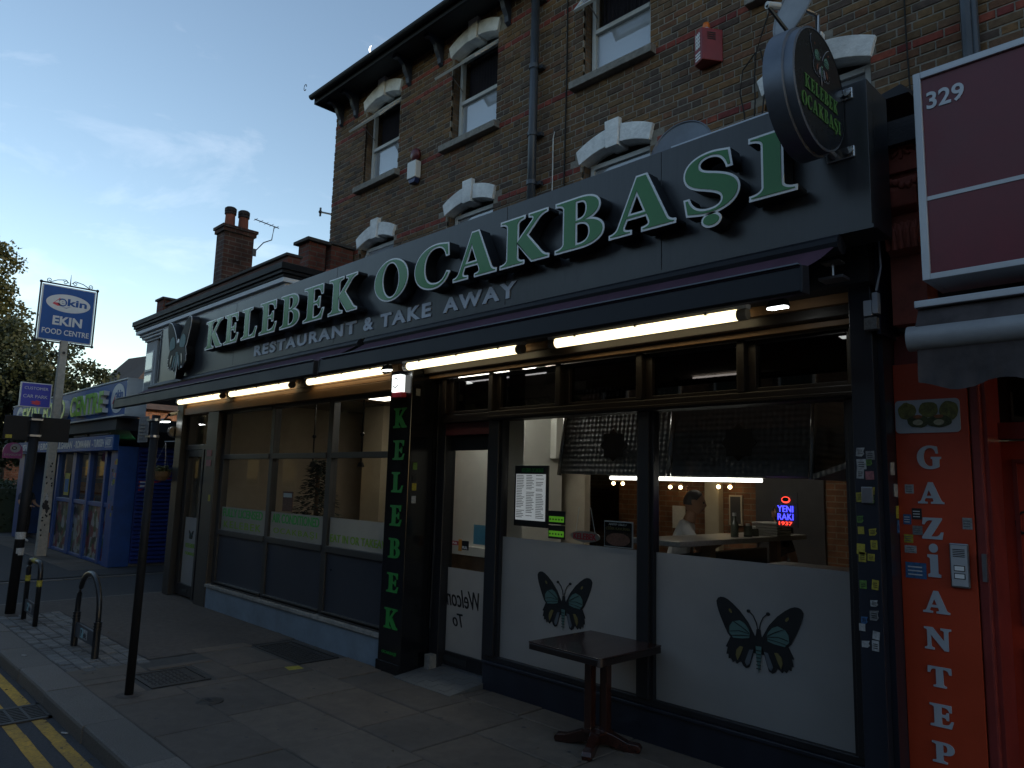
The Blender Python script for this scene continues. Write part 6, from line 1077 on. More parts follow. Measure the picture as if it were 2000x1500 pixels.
for tx, a, b in (('ENGLISH', -24.0, -22.7), ('EASTERN EUROPEAN', -22.4, -19.9), ('BULGARIAN', -19.75, -18.35), ('- ROMANIAN', -18.2, -16.98), ('- TURKISH', -16.85, -16.05)): text(tx, 'lettering', 'ekin_white', gs, a, b, 2.29, 2.45, YG - .124, bold=.03)
MB().box(-15.98, -15.54, YG - .124, YG - .121, 2.28, 2.47).build('bakery_plate', 'ekin_white', gs); MB().box(-15.965, -15.555, YG - .127, YG - .1245, 2.295, 2.455).build('bakery_field', 'ekin_blue', gs); text('BAKERY', 'lettering', 'ekin_white', gs, -15.94, -15.58, 2.31, 2.44, YG - .129, bold=.03)
for a, b in ((-18.4, -17.5), (-17.2, -15.9)): MB().tube([(a, YG - .08, 2.555), (b, YG - .08, 2.555)], .022, 8).build('unlit_tube', 'white_plastic', gs)
sh = MB().box(-15.52, -15.46, YG + .36, 4.6, 0, 2.30).build('side_shutter', 'shutter_blue', gs)
for i in range(28):
    z_ = .04 + i * .0795; MB().prism([(-15.46, z_), (-15.415, z_ + .018), (-15.415, z_ + .050), (-15.46, z_ + .070)], 'y', YG + .38, 4.5).build('slat', 'shutter_blue', sh)
p = poly([(0, 0), (.62, .05), (.30, -.06), (.05, -.20), (.0, -.24)], 'torn_banner', 'pull_red', gs, (-15.43, YG + .40, 1.66), 1, .004, SIDE); poly([(.02, -.03), (.16, -.03), (.10, -.13), (.02, -.18)], 'banner_print', 'ekin_white', gs, (-15.426, YG + .40, 1.66), 1, .003, SIDE)
rg = thing('roof_sign', 'blue roof sign with raised lime green FOOD CENTRE letters and a white oval', 'sign', (-18, .05, 2.85)); YS = .0
MB().box(-24.2, -14.50, YS, YS + .34, 2.86, 3.50).build('box', 'ekin_blue', rg, .004); MB().box(-14.499, -14.48, YS - .01, YS + .35, 2.85, 3.51).build('end_panel', 'ekin_white', rg); MB().box(-24.2, -14.48, YS - .02, YS + .36, 3.505, 3.53).build('top_trim', 'ekin_white', rg); MB().box(-24.2, -14.48, YS - .02, YS + .36, 2.83, 2.855).build('bottom_trim', 'ekin_white', rg)
for w_, a, b in (('EKIN', -22.4, -20.6), ('FOOD', -20.2, -18.3), ('CENTRE', -17.85, -15.55)):
    for o in text_letters(w_, 'letter', 'ekin_white', rg, a, b, 2.93, 3.36, YS - .05, depth=.10, bold=.03, spacing=1.08): pass
    for o in text_letters(w_, 'letter_face', 'sign_lime', rg, a, b, 2.93, 3.36, YS - .105, depth=.008, bold=.032, spacing=1.08): pass
for c in (-15.0, -23.3):
    poly(ell(0, 0, .40, .28, 32), 'oval', 'ekin_white', rg, (c, YS - .004, 3.18), 1, .004); text('kin', 'logo_text', 'ekin_blue', rg, c - .02, c + .30, 3.18, 3.34, YS - .008, bold=.03); text('e', 'logo_text', 'ekin_blue', rg, c - .16, c - .04, 3.18, 3.30, YS - .008, bold=.05); poly([(-.30, -.10), (-.16, .06), (-.14, -.10)], 'logo_sail', 'ekin_red', rg, (c, YS - .008, 3.19), 1, .003); text('FOOD CENTRE', 'logo_text', 'ekin_blue', rg, c - .22, c + .24, 3.02, 3.08, YS - .008)
pz = thing('payment_sign', 'round-topped purple payzone sign projecting from the grocery front', 'sign', (-19.8, -.7, 2.05)); mat('pay_purple', (.16, .012, .10), .4)
poly(path((-.19, 0), (.19, 0), (.19, .16), ('c', (.19, .42), (-.19, .42), (-.19, .16))), 'panel', 'pay_purple', pz, (-19.8, -.70, 2.05), 1, .05, SIDE); poly(ell(0, 0, .10, .10, 24), 'disc', 'stk_grey', pz, (-19.77, -.66, 2.28), 1, .004, SIDE); poly(ell(0, 0, .05, .04, 18), 'mark', 'disc_black', pz, (-19.766, -.68, 2.28), 1, .004, SIDE, holes=[ell(0, 0, .03, .022, 14)]); text('payzone', 'lettering', 'stk_grey', pz, -.86, -.54, 2.09, 2.15, -19.77, SIDE); MB().tube([(-19.8, -.52, 2.2), (-19.8, YG - .01, 2.2)], .015, 6).build('arm', 'black_metal', pz)
# ================================================================ low corner building
mat('cornice_white', (.70, .73, .75), .6, var=.08, dirt=.12); mat('render_grey', (.16, .155, .145), .85, var=.2, dirt=.4, bump=.2); mat('render_pale', (.45, .45, .44), .85, var=.12, dirt=.3, bump=.2); mat('coping', (.06, .055, .05), .9, var=.3); mat('frieze', (.22, .20, .165), .9, var=.25, bump=.5, bs=30); mat('pot_red', (.22, .07, .04), .8, var=.3, dirt=.3); mat('pot_black', (.03, .022, .02), .8)
brick_mat('brick_red', (.16, .045, .026), (.11, .035, .024), (.10, .085, .07)); brick_mat('brick_dark', (.10, .042, .028), (.055, .030, .024), (.12, .10, .085))
cb_ = thing('corner_building', 'low corner building with deep white cornice, dark gutter and brick chimney', 'building', (-10, 0, 0)); YW = -.10; XL, XR = -13.25, -8.28
MB().box(XL, XR, YW, .5, 3.0, 4.05).build('wall', 'render_grey', cb_); MB().box(XL, XR, .5, 1.28, 3.0, 4.12).build('wall', 'render_grey', cb_); MB().box(-11.84, -11.79, .2, 6.5, 0, 3.0).build('lower_side_wall', 'render_grey', cb_); MB().box(XL, -11.8, -.1, 6.5, 2.98, 2.999).build('jetty_soffit', 'render_grey', cb_); MB().box(XL, -10.0, 1.28, 6.5, 3.0, 4.1).build('wall', 'render_grey', cb_)
for i, (d, z0, z1) in enumerate([(.05, 4.02, 4.055), (.09, 4.057, 4.095), (.12, 4.097, 4.14), (.17, 4.142, 4.20)]): MB().box(XL - d, XR + d, YW - d, 1.27, z0, z1).build('cornice_step', 'cornice_white', cb_, .006)
for i, (d, z0, z1) in enumerate([(.18, 4.203, 4.24), (.205, 4.242, 4.285), (.225, 4.287, 4.37)]): MB().box(XL - d, XR + d, YW - d, 1.27, z0, z1).build('gutter_lip', 'gutter_black', cb_, .006)
MB().box(XL + .05, XR - .35, .03, .20, 4.30, 4.64).build('parapet', 'brick_red', cb_); MB().box(XL + .03, XR - .33, .0, .23, 4.641, 4.68).build('coping', 'coping', cb_, .006)
MB().box(XL - .02, XL + .30, -.02, .25, 4.30, 4.76).build('parapet_pier', 'brick_red', cb_); MB().box(XL - .05, XL + .33, -.05, .28, 4.761, 4.80).build('pier_cap', 'coping', cb_, .006)
MB().hexa([(-13.2, .2, 4.3), (-8.4, .2, 4.3), (-13.2, 1.25, 4.3), (-8.4, 1.25, 4.3), (-13.2, .6, 4.6), (-9.0, .6, 4.6), (-13.2, .9, 4.6), (-9.0, .9, 4.6)]).build('roof', 'roof_slate', cb_)
ch = MB().box(-11.40, -11.10, .18, .66, 4.1, 5.60).build('chimney', 'brick_dark', cb_)
for d, z0, z1 in ((.03, 5.60, 5.66), (.05, 5.662, 5.71)): MB().box(-11.40 - d, -11.10 + d, .18 - d, .66 + d, z0, z1).build('chimney_cap', 'brick_dark', ch, .006)
for yy in (.31, .53):
    pt = MB().lathe([(.001, 5.71), (.082, 5.71), (.075, 5.90), (.075, 5.93)], (-11.25, yy, 0), 'z', 18).build('chimney_pot', 'pot_red', ch, smooth=False); MB().lathe([(.076, 5.93), (.09, 5.935), (.09, 5.97), (.078, 5.975), (.092, 5.98), (.092, 6.03), (.07, 6.05), (.06, 6.04), (.001, 6.0)], (-11.25, yy, 0), 'z', 18).build('pot_cowl', 'pot_black', ch)
MB().box(-9.46, -9.15, .60, .86, 4.1, 5.10).build('brick_pier', 'brick_red', cb_); MB().box(-9.52, -9.09, .54, .92, 5.101, 5.15).build('pier_cap', 'coping', cb_, .008); MB().box(-9.85, -9.10, .92, 1.28, 4.1, 5.12).build('parapet', 'brick_red', cb_); MB().box(-9.90, -9.06, .90, 1.285, 5.121, 5.16).build('coping', 'coping', cb_)
for i, (a, b) in enumerate([(-8.9, .35), (-8.75, .5), (-8.6, .62)]): MB().lathe([(.001, 4.35), (.05, 4.36), (.06, 4.46), (.04, 4.52), (.001, 4.53)], (a, b, .06), 'z', 12).build('ridge_finial', 'pot_red', cb_)
fz_ = MB().box(-10.35, -8.95, YW - .012, YW, 3.90, 4.018).build('frieze_panel', 'frieze', cb_)
for i in range(26):
    for j in range(2): MB().ball((-10.30 + i * .053 + .02 * j, YW - .012, 3.935 + j * .05), rnd.uniform(.014, .024), 6).build('carved_leaf', 'frieze', fz_)
MB().box(XL - .02, XL + .5, YW - .02, YW, 3.0, 4.015).build('quoin', 'render_pale', cb_)
for z0 in (3.12, 3.50): w = MB().box(XL + .03, XL + .40, YW - .035, YW - .021, z0, z0 + .34).build('corner_window', 'white_upvc', cb_); MB().box(XL + .06, XL + .37, YW - .038, YW - .0355, z0 + .03, z0 + .31).build('pane', 'pane_upper', w)
an = thing('tv_aerial', 'thin television aerial on a bent pole beside the chimney pots', 'aerial', (-11.0, .66, 5.3)); MB().tube([(-11.08, .68, 5.38), (-11.05, .80, 5.55), (-11.02, .92, 5.62), (-11.0, .94, 5.85)], .010, 6).build('pole', 'steel', an); MB().tube([(-11.0, .60, 5.88), (-11.0, 1.02, 5.84)], .008, 6).build('boom', 'steel', an)
for i in range(5): MB().tube([(-11.07, .62 + i * .09, 5.88 - i * .008), (-10.93, .62 + i * .09, 5.88 - i * .008)], .004, 5).build('element', 'steel', an)
MB().box(-11.09, -11.07, .64, .70, 5.30, 5.42).build('bracket', 'steel', an)
# old wall and sprig between the two shops
ow = tag(MB().box(-15.35, -11.9, 2.4, 2.6, -.03, 3.9).build('old_wall', 'render_grey'), 'grey peeling rendered wall closing the gap behind the alley', 'wall')
def leaves(n, fn, size, m, name, parent, droop=.3):
    mbx = MB(); vv = []; ff = []
    for i in range(n):
        c, out = fn(i); d = Vector((rnd.gauss(0, 1), rnd.gauss(0, 1), rnd.gauss(-droop, .7))).normalized(); u = d * size * rnd.uniform(.7, 1.35); s = d.cross(Vector((rnd.gauss(0, 1), rnd.gauss(0, 1), rnd.gauss(0, 1)))).normalized() * size * rnd.uniform(.28, .45)
        b = len(vv); vv += [c, c + u * .5 + s, c + u, c + u * .5 - s]; ff.append((b, b + 1, b + 2, b + 3))
    off = rootloc(parent); me = bpy.data.meshes.new(name); me.from_pydata([tuple(v - off) for v in vv], [], ff); me.materials.append(M[m]); return link(name, me, parent)
def leaf_mat(name, a, b):
    m, n, l, bs = nodes_of(name); g = n.new('ShaderNodeNewGeometry'); t = n.new('ShaderNodeTexCoord'); z = n.new('ShaderNodeTexNoise'); z.inputs['Scale'].default_value = .55; z.inputs['Detail'].default_value = 4; l.new(t.outputs['Object'], z.inputs['Vector']); ad = n.new('ShaderNodeMath'); ad.operation = 'ADD'; l.new(g.outputs['Random Per Island'], ad.inputs[0]); l.new(z.outputs['Fac'], ad.inputs[1]); r = n.new('ShaderNodeMapRange'); r.inputs[1].default_value = .3; r.inputs[2].default_value = 1.4; l.new(ad.outputs[0], r.inputs[0])
    x = n.new('ShaderNodeMix'); x.data_type = 'RGBA'; x.inputs[6].default_value = a + (1,); x.inputs[7].default_value = b + (1,); l.new(r.outputs[0], x.inputs[0]); l.new(x.outputs[2], bs.inputs['Base Color']); bs.inputs['Roughness'].default_value = .6; tr = n.new('ShaderNodeBsdfTranslucent'); l.new(x.outputs[2], tr.inputs[0]); mxs = n.new('ShaderNodeMixShader'); mxs.inputs[0].default_value = .25; l.new(bs.outputs[0], mxs.inputs[1]); l.new(tr.outputs[0], mxs.inputs[2]); l.new(mxs.outputs[0], n['Material Output'].inputs[0]); M[name] = m
leaf_mat('leaf_a', (.022, .034, .012), (.065, .068, .018)); leaf_mat('leaf_b', (.016, .026, .011), (.044, .052, .019)); leaf_mat('leaf_hedge', (.012, .022, .010), (.030, .045, .016)); mat('bark', (.045, .035, .028), .9, var=.4, bump=.6, bs=12)
def tree(base, trunk_h, clumps, n, size, m, label, group='trees left of the grocery'):
    t = thing('tree', label, 'tree', base, group); b = Vector(base); top = b + Vector((rnd.uniform(-.3, .3), rnd.uniform(-.3, .3), trunk_h)); tr = MB().tube([b, b + (top - b) * .5 + Vector((.1, .05, 0)), top], .30, 10, .16)
    for c, r in clumps: mid = top + (Vector(c) - top) * .5 + Vector((0, 0, -.1)); tr.tube([top + Vector((0, 0, -.25)), mid, Vector(c) + Vector((0, 0, r * .35))], .10, 6, .02)
    tr.build('trunk', 'bark', t); sub = []
    for c, r in clumps:
        for k in range(int(16 * r * r) + 8):
            d = Vector((rnd.gauss(0, 1), rnd.gauss(0, 1), rnd.gauss(0, 1))).normalized(); sub.append((Vector(c) + d * r * rnd.uniform(.55, 1.05), r * rnd.uniform(.16, .30)))
    wts = [q[1] ** 2 for q in sub]; tot = sum(wts); cum = []; s = 0
    for q in wts: s += q; cum.append(s / tot)
    import bisect
    def fn(i):
        c, r = sub[min(len(sub) - 1, bisect.bisect(cum, rnd.random()))]; d = Vector((rnd.gauss(0, 1), rnd.gauss(0, 1), rnd.gauss(0, .8))).normalized(); return c + d * r * (rnd.random() ** .4), d
    leaves(n, fn, size, m, 'crown', t)
tree((-47, 1.5, 0), 5.5, [((-50, 0.5, 11.0), 3.0), ((-47.0, 2.6, 9.2), 2.0), ((-48, 1.6, 12.2), 2.2), ((-45.8, 3.2, 8.1), 1.2), ((-52, -1, 8.5), 3.0)], 44000, .20, 'leaf_a', 'tall golden-green tree rising at the left edge of the picture')
tree((-36, 3.5, 0), 3.0, [((-38.5, 2.4, 6.2), 2.0), ((-35.6, 3.4, 5.8), 1.7), ((-33.8, 4.4, 4.9), 1.4), ((-37.5, 2.8, 4.0), 2.2), ((-34.6, 3.4, 3.6), 1.6), ((-40, 1.6, 4.5), 2.2)], 36000, .17, 'leaf_b', 'dense dark green tree behind the grocery roof sign')
tree((-43, .6, 0), 3.0, [((-43.5, .5, 5.0), 2.4), ((-45.5, -.6, 3.6), 2.4), ((-41.6, 1.0, 3.4), 1.9)], 18000, .19, 'leaf_b', 'lower dark tree behind the car park sign')
hg = thing('hedge', 'dark clipped hedge at the far left beyond the grocery', 'hedge', (-27, .2, 0)); leaves(6000, lambda i: (Vector((rnd.uniform(-31, -25.3), rnd.uniform(-.1, 1.2), rnd.uniform(0, 1.45) ** 1.0)), None), .10, 'leaf_hedge', 'foliage', hg); MB().box(-30.9, -25.4, .1, 1.0, 0, 1.25).build('inner_mass', 'leaf_hedge', hg)
sp = thing('sapling', 'small leafy sapling growing up behind the grocery roof sign', 'sapling', (-14.6, 1.6, 2.8)); MB().tube([(-14.75, 1.6, 2.6), (-14.72, 1.6, 3.2), (-14.65, 1.62, 3.75)], .014, 6).tube([(-14.72, 1.6, 3.1), (-14.45, 1.62, 3.5)], .008, 5).build('stem', 'bark', sp)
leaves(260, lambda i: (Vector((rnd.gauss(-14.55, .16), rnd.gauss(1.62, .16), rnd.uniform(2.75, 3.95))), None), .085, 'leaf_b', 'foliage', sp)
# far houses
mat('roof_brown', (.055, .038, .034), .85, var=.3, ns=3, bump=.3); brick_mat('brick_house', (.22, .09, .05), (.17, .07, .045), (.2, .17, .14), 1.2)
fh = thing('far_house', 'distant house with steep dark brown tiled roof behind the trees', 'house', (-48, 8, 0)); MB().box(-53, -43.4, 8.3, 14, 0, 5.6).build('wall', 'brick_house', fh)
MB().hexa([(-53.6, 7.8, 5.3), (-42.6, 7.8, 5.3), (-53.6, 14.5, 5.3), (-42.6, 14.5, 5.3), (-51.5, 10.8, 9.2), (-46.0, 10.8, 8.9), (-51.5, 11.2, 9.2), (-46.0, 11.2, 8.9)]).build('roof', 'roof_brown', fh)
for a in (-51, -46): w = MB().box(a, a + 1.4, 8.24, 8.32, 2.6, 4.2).build('window', 'white_upvc', fh); MB().box(a + .1, a + 1.3, 8.22, 8.238, 2.7, 4.1).build('pane', 'pane_upper', w)
f2 = thing('brick_house', 'red brick house with a white framed window behind the hedge', 'house', (-50, .5, 0)); MB().box(-62, -44.5, 3.5, 9, 0, 2.9).build('wall', 'brick_house', f2); MB().hexa([(-62.4, 3.1, 2.9), (-44.1, 3.1, 2.9), (-62.4, 9.4, 2.9), (-44.1, 9.4, 2.9), (-60, 6, 4.6), (-46, 6, 4.6), (-60, 6.4, 4.6), (-46, 6.4, 4.6)]).build('roof', 'roof_brown', f2)
for a in (-49.3, -46.7, -53): w = MB().box(a, a + 1.5, 3.44, 3.5, .9, 2.1).build('window', 'white_upvc', f2); MB().box(a + .12, a + .7, 3.42, 3.438, 1.0, 2.0).build('pane', 'pane_black', w); MB().box(a + .8, a + 1.38, 3.42, 3.438, 1.0, 2.0).build('pane', 'pane_black', w)
# small things on the left corner
cc = thing('cctv_camera', 'white bullet security camera on the left corner post', 'camera', (-11.86, -.1, 2.72)); MB().tube([(-11.80, -.06, 2.735), (-11.74, -.18, 2.70)], .03, 12).build('body', 'white_plastic', cc); MB().tube([(-11.741, -.178, 2.7005), (-11.737, -.186, 2.698)], .022, 12).build('lens', 'disc_black', cc); MB().tube([(-11.80, -.06, 2.75), (-11.80, .0, 2.80)], .012, 6).build('bracket', 'white_plastic', cc)
cm = tag(MB().lathe([(.001, -.02), (.075, -.018), (.09, 0), (.07, .02)], (-11.86, -.06, 2.45), 'x', 18, ).build('convex_mirror', 'chrome'), 'round white-rimmed mirror fixed to the left corner post', 'mirror')
hb = thing('hanging_basket', 'hanging basket with withered plants beside the left corner post', 'hanging basket', (-12.15, -.1, 1.6)); MB().lathe([(.001, -.15), (.07, -.14), (.13, -.07), (.15, 0), (.13, 0)], (-12.15, -.08, 1.83), 'z', 18).build('basket', 'counter_wood', hb); leaves(260, lambda i: (Vector((-12.15 + rnd.gauss(0, .07), -.08 + rnd.gauss(0, .07), 1.84 + rnd.uniform(0, .06))), None), .05, 'leaf_a', 'plants', hb)
for a in range(3): MB().tube([(-12.15 + .14 * cos(a * 2.1), -.08 + .14 * sin(a * 2.1), 1.83), (-12.13, -.06, 2.28)], .003, 5).build('chain', 'steel', hb)
MB().tube([(-11.85, .0, 2.30), (-12.18, -.06, 2.30)], .01, 6).build('arm', 'black_metal', hb)
# ================================================================ right-hand neighbour
mat('panel_red', (.44, .047, .013), .45, var=.08, dirt=.06); mat('door_red', (.46, .045, .018), .4, var=.15, dirt=.15); mat('frame_red', (.20, .024, .020), .45, var=.2, dirt=.2); mat('maroon', (.15, .017, .028), .32, var=.10, dirt=.14); mat('alu', (.52, .54, .56), .4, .3, var=.06, dirt=.08); mat('awning_dirty', (.065, .054, .054), .85, var=.5, ns=5, dirt=.4); mat('terracotta', (.30, .07, .045), .8, var=.3, bump=.4, bs=25, dirt=.4); mat('lettering_grey', (.40, .43, .47), .6, var=.06, dirt=.06)
nb = thing('neighbour_shop', 'red painted neighbouring shop entrance with orange-red pilaster panel', 'shop', (-.6, .3, 0)); YP = .20
MB().box(-1.442, -1.0, YP + .03, YP + .5, -.02, 2.7).build('pier', 'frame_red', nb); pn = MB().box(-1.444, -1.075, YP, YP + .028, .02, 2.53).build('name_panel', 'panel_red', nb, .003); pn['label'] = 'orange-red upright panel lettered GAZIANTEP'
for ch, z0, z1, w_ in (('G', 1.94, 2.06, .115), ('A', 1.75, 1.86, .125), ('Z', 1.56, 1.67, .10), ('i', 1.36, 1.53, .055), ('A', 1.17, 1.28, .125), ('N', .98, 1.09, .125), ('T', .79, .89, .11), ('E', .59, .70, .105), ('P', .41, .51, .10)):
    cx_ = -1.275; glyph(ch, cx_ - w_ / 2, cx_ + w_ / 2, z0, (z1 - z0) / (1.0 if ch != 'i' else 1.0), YP - .004, 'letter', 'lettering_grey', pn, .006, weight=.022)
for a, z_, m_, w_, h_ in ((-1.405, 1.80, 'stk_white', .045, .05), (-1.42, 1.63, 'stk_blue', .04, .055), (-1.375, 1.66, 'stk_black', .05, .06), (-1.375, 1.575, 'stk_grey', .05, .05), (-1.42, 1.53, 'stk_yellow', .045, .045), (-1.42, 1.475, 'stk_white', .06, .04), (-1.42, 1.34, 'stk_blue', .105, .085), (-1.13, 1.62, 'stk_white', .045, .06)):
    s_ = plate('sticker', m_, pn, a, a + w_, z_, z_ + h_, YP - .001, .002)
    for q in range(3): plate('print', 'ekin_white' if m_ in ('stk_blue', 'stk_black') else 'decal_grey', s_, a + w_ * .12, a + w_ * .8, z_ + h_ * (.2 + q * .24), z_ + h_ * (.28 + q * .24), YP - .0032, .001)
fd = thing('rolls_picture', 'white panel with a picture of five stuffed green rolls on the red pilaster', 'picture panel', (-1.28, YP, 2.12))
def rrect(w, h, r): return [p for cx2, cy2, a0 in ((w / 2 - r, h / 2 - r, 0), (-w / 2 + r, h / 2 - r, pi / 2), (-w / 2 + r, -h / 2 + r, pi), (w / 2 - r, -h / 2 + r, 1.5 * pi)) for p in [(cx2 + r * cos(a0 + pi / 2 * i / 5), cy2 + r * sin(a0 + pi / 2 * i / 5)) for i in range(6)]]
poly(rrect(.325, .185, .022), 'panel', 'lettering_grey', fd, (-1.275, YP - .004, 2.228), 1, .006)
mat('roll_green', (.13, .13, .035), .6, var=.6, ns=50); mat('roll_dark', (.05, .06, .02), .6, var=.6, ns=60); mat('roll_cream', (.36, .35, .24), .6, var=.3, ns=60); mat('roll_top', (.25, .09, .03), .6, var=.4, ns=50)
for i, (a, b, r1, r2, m_) in enumerate([(-.10, .025, .048, .05, 'roll_green'), (.01, .032, .05, .045, 'roll_green'), (.11, .022, .048, .055, 'roll_green'), (-.045, -.032, .058, .036, 'roll_dark'), (.06, -.034, .062, .036, 'roll_dark')]):
    o = poly(rag((0, 0), r1, r2, 18) if False else [(p[0] * rnd.uniform(.9, 1.05), p[1] * rnd.uniform(.9, 1.05)) for p in ell(0, 0, r1, r2, 20)], 'roll_picture', m_, fd, (-1.275 + a, YP - .0085 - i * .0004, 2.232 + b), 1, .002)
    if i > 2: poly(ell(0, 0, .026, .016, 14), 'filling_picture', 'roll_cream', fd, (-1.275 + a, YP - .0115, 2.226 + b), 1, .002); poly(ell(0, .026, .024, .010, 12), 'filling_picture', 'roll_top', fd, (-1.275 + a, YP - .0115, 2.232 + b), 1, .002)
ic = thing('intercom', 'grey door intercom panel with two call buttons on the red pilaster', 'intercom', (-1.15, YP, 1.3)); MB().box(-1.195, -1.105, YP - .022, YP - .001, 1.315, 1.545).build('casing', 'steel', ic, .006); MB().box(-1.188, -1.112, YP - .025, YP - .0222, 1.325, 1.535).build('plate', 'alu', ic)
for i in range(5): MB().box(-1.178, -1.122, YP - .0265, YP - .0252, 1.475 + i * .009, 1.479 + i * .009).build('speaker_slot', 'rubber', ic)
for z_ in (1.405, 1.365): MB().box(-1.176, -1.124, YP - .0265, YP - .0252, z_ - .004, z_ + .026).build('button_frame', 'rubber', ic); MB().box(-1.172, -1.128, YP - .029, YP - .0267, z_, z_ + .022).build('button', 'letter_rim', ic)
MB().box(-1.07, -1.02, YP - .0, YP + .5, -.02, 2.6).build('door_frame', 'frame_red', nb, .01); MB().box(-1.045, -1.025, YP - .03, YP - .005, 1.36, 1.50).build('lock_plate', 'steel', nb)
dd = MB().box(-1.02, .3, YP + .30, YP + .36, .0, 2.10).build('red_door', 'door_red', nb, .004); MB().box(-1.02, .3, YP + .26, YP + .38, 2.11, 2.20).build('door_head', 'frame_red', dd); MB().quad((-1.02, YP + .32, 2.2), (.3, YP + .32, 2.2), (.3, YP + .32, 2.6), (-1.02, YP + .32, 2.6)).build('fanlight', 'pane_black', nb)
for z0, z1 in ((1.12, 2.0), (.18, 1.0)):
    f_ = MB()
    for a in ((-.95, -.93, z0, z1), (-.42, -.40, z0, z1), (-.93, -.42, z0, z0 + .02), (-.93, -.42, z1 - .02, z1)): f_.box(a[0], a[1], YP + .288, YP + .30, a[2], a[3])
    f_.build('panel_moulding', 'frame_red', dd)
def scrawl(pts, w=.006): 
    return MB().tube([(p[0], YP + .297, p[1]) for p in pts], w, 5).build('graffiti_mark', 'graffiti', dd)
scrawl([(-.90 + .05 * cos(i * .5), 1.66 + .06 * sin(i * .5)) for i in range(14)]); scrawl([(-.93, 1.60), (-.88, 1.62), (-.80, 1.66), (-.78, 1.72)]); scrawl([(-.90, 1.44), (-.86, 1.50), (-.82, 1.44), (-.86, 1.40), (-.90, 1.44), (-.78, 1.46)]); scrawl([(-.90, 1.33), (-.84, 1.30), (-.88, 1.24), (-.80, 1.26)], .004); plate('sticker', 'stk_white', dd, -.89, -.83, 1.14, 1.19, YP + .299, .003)
MB().box(-1.44, 1.6, YP + .1, YP + .5, 2.6, 3.0).build('wall', 'frame_red', nb); MB().box(-1.25, 1.6, .1, 1.25, 3.0, 3.9).build('sign_backing', 'soffit_black', nb)
# terracotta console between the two fascias
tc_ = thing('terracotta_console', 'carved red terracotta console block between the two shop fascias', 'console', (-1.36, .3, 2.9))
def tcx(x_): return x_ * .935
MB().box(tcx(-1.46), tcx(-1.27), .0, .45, 2.72, 3.90).build('shaft', 'terracotta', tc_); MB().box(tcx(-1.47), tcx(-1.26), -.03, .0, 3.58, 3.86).build('rosette_block', 'terracotta', tc_, .006)
for i in range(8): a = i * pi / 4; MB().tube([(tcx(-1.365) + .02 * cos(a), -.034, 3.72 + .02 * sin(a)), (tcx(-1.365) + .065 * cos(a), -.038, 3.72 + .065 * sin(a))], .016, 6, .008).build('rosette_petal', 'terracotta', tc_)
MB().ball((tcx(-1.365), -.036, 3.72), .022, 8).build('rosette_boss', 'terracotta', tc_)
for z0, h_ in ((3.34, .20), (3.10, .18)): MB().prism([(.0, z0), (-.07, z0 + .03), (-.09, z0 + h_ * .6), (-.05, z0 + h_), (.0, z0 + h_)], 'x', tcx(-1.46), tcx(-1.275)).build('scroll_block', 'terracotta', tc_, .01)
for i in range(5): MB().tube([(tcx(-1.44 + i * .037), -.085, 3.12), (tcx(-1.44 + i * .037), -.10, 3.22), (tcx(-1.44 + i * .037), -.07, 3.27)], .012, 6).build('flute', 'terracotta', tc_)
for i in range(6): MB().ball((tcx(-1.45 + i * .034), -.085, 3.49 + .02 * sin(i * 1.3)), .022, 6).build('carved_leaf', 'terracotta', tc_)
hd_ = tag(MB().hexa([(-1.50, -.10, 4.0), (-1.20, -.10, 4.0), (-1.50, .6, 4.02), (-1.20, .6, 4.02), (-1.49, .1, 4.10), (-1.30, .1, 4.17), (-1.49, .6, 4.22), (-1.24, .6, 4.22)]).build('lead_hood', 'gutter_black', None, .006), 'black lead hood capping the carved console', 'hood')
fx = tag(MB().box(-1.445, -1.425, -.02, .28, 2.68, 3.95).build('boundary_board', mat('board_navy', (.012, .014, .03), .5)), 'narrow dark board at the end of the black fascia', 'board')
wc = tag(MB().tube([(-1.40, -.06, 3.78), (-1.405, -.06, 3.3), (-1.40, -.05, 3.05), (-1.43, -.05, 2.92)], .006, 6).build('cable', 'sign_grey'), 'pale cable running down beside the carved console', 'cable')
jb = thing('junction_box', 'grey junction boxes stacked on the pilaster beside the red shop', 'junction box', (-1.46, -.02, 2.7))
for z0, h_, x0, w_ in ((2.70, .07, -1.50, .07), (2.78, .09, -1.50, .045), (2.79, .12, -1.452, .03)): MB().box(x0, x0 + w_, -.06, -.012, z0, z0 + h_).build('box', 'sign_grey' if z0 > 2.7 else 'stk_grey', jb, .004)
dc = thing('dome_camera', 'small grey dome security camera on the red wall', 'camera', (-1.36, .1, 2.75)); MB().lathe([(.001, .06), (.042, .06), (.042, .01)], (-1.36, .13, 2.75), 'z', 18).build('housing', 'stk_grey', dc); MB().lathe([(.040, .01), (.036, -.03), (.02, -.055), (.001, -.06)], (-1.36, .13, 2.75), 'z', 18).build('dome', 'disc_black', dc, smooth=True); MB().box(-1.40, -1.32, .13, .30, 2.79, 2.83).build('bracket', 'stk_grey', dc)
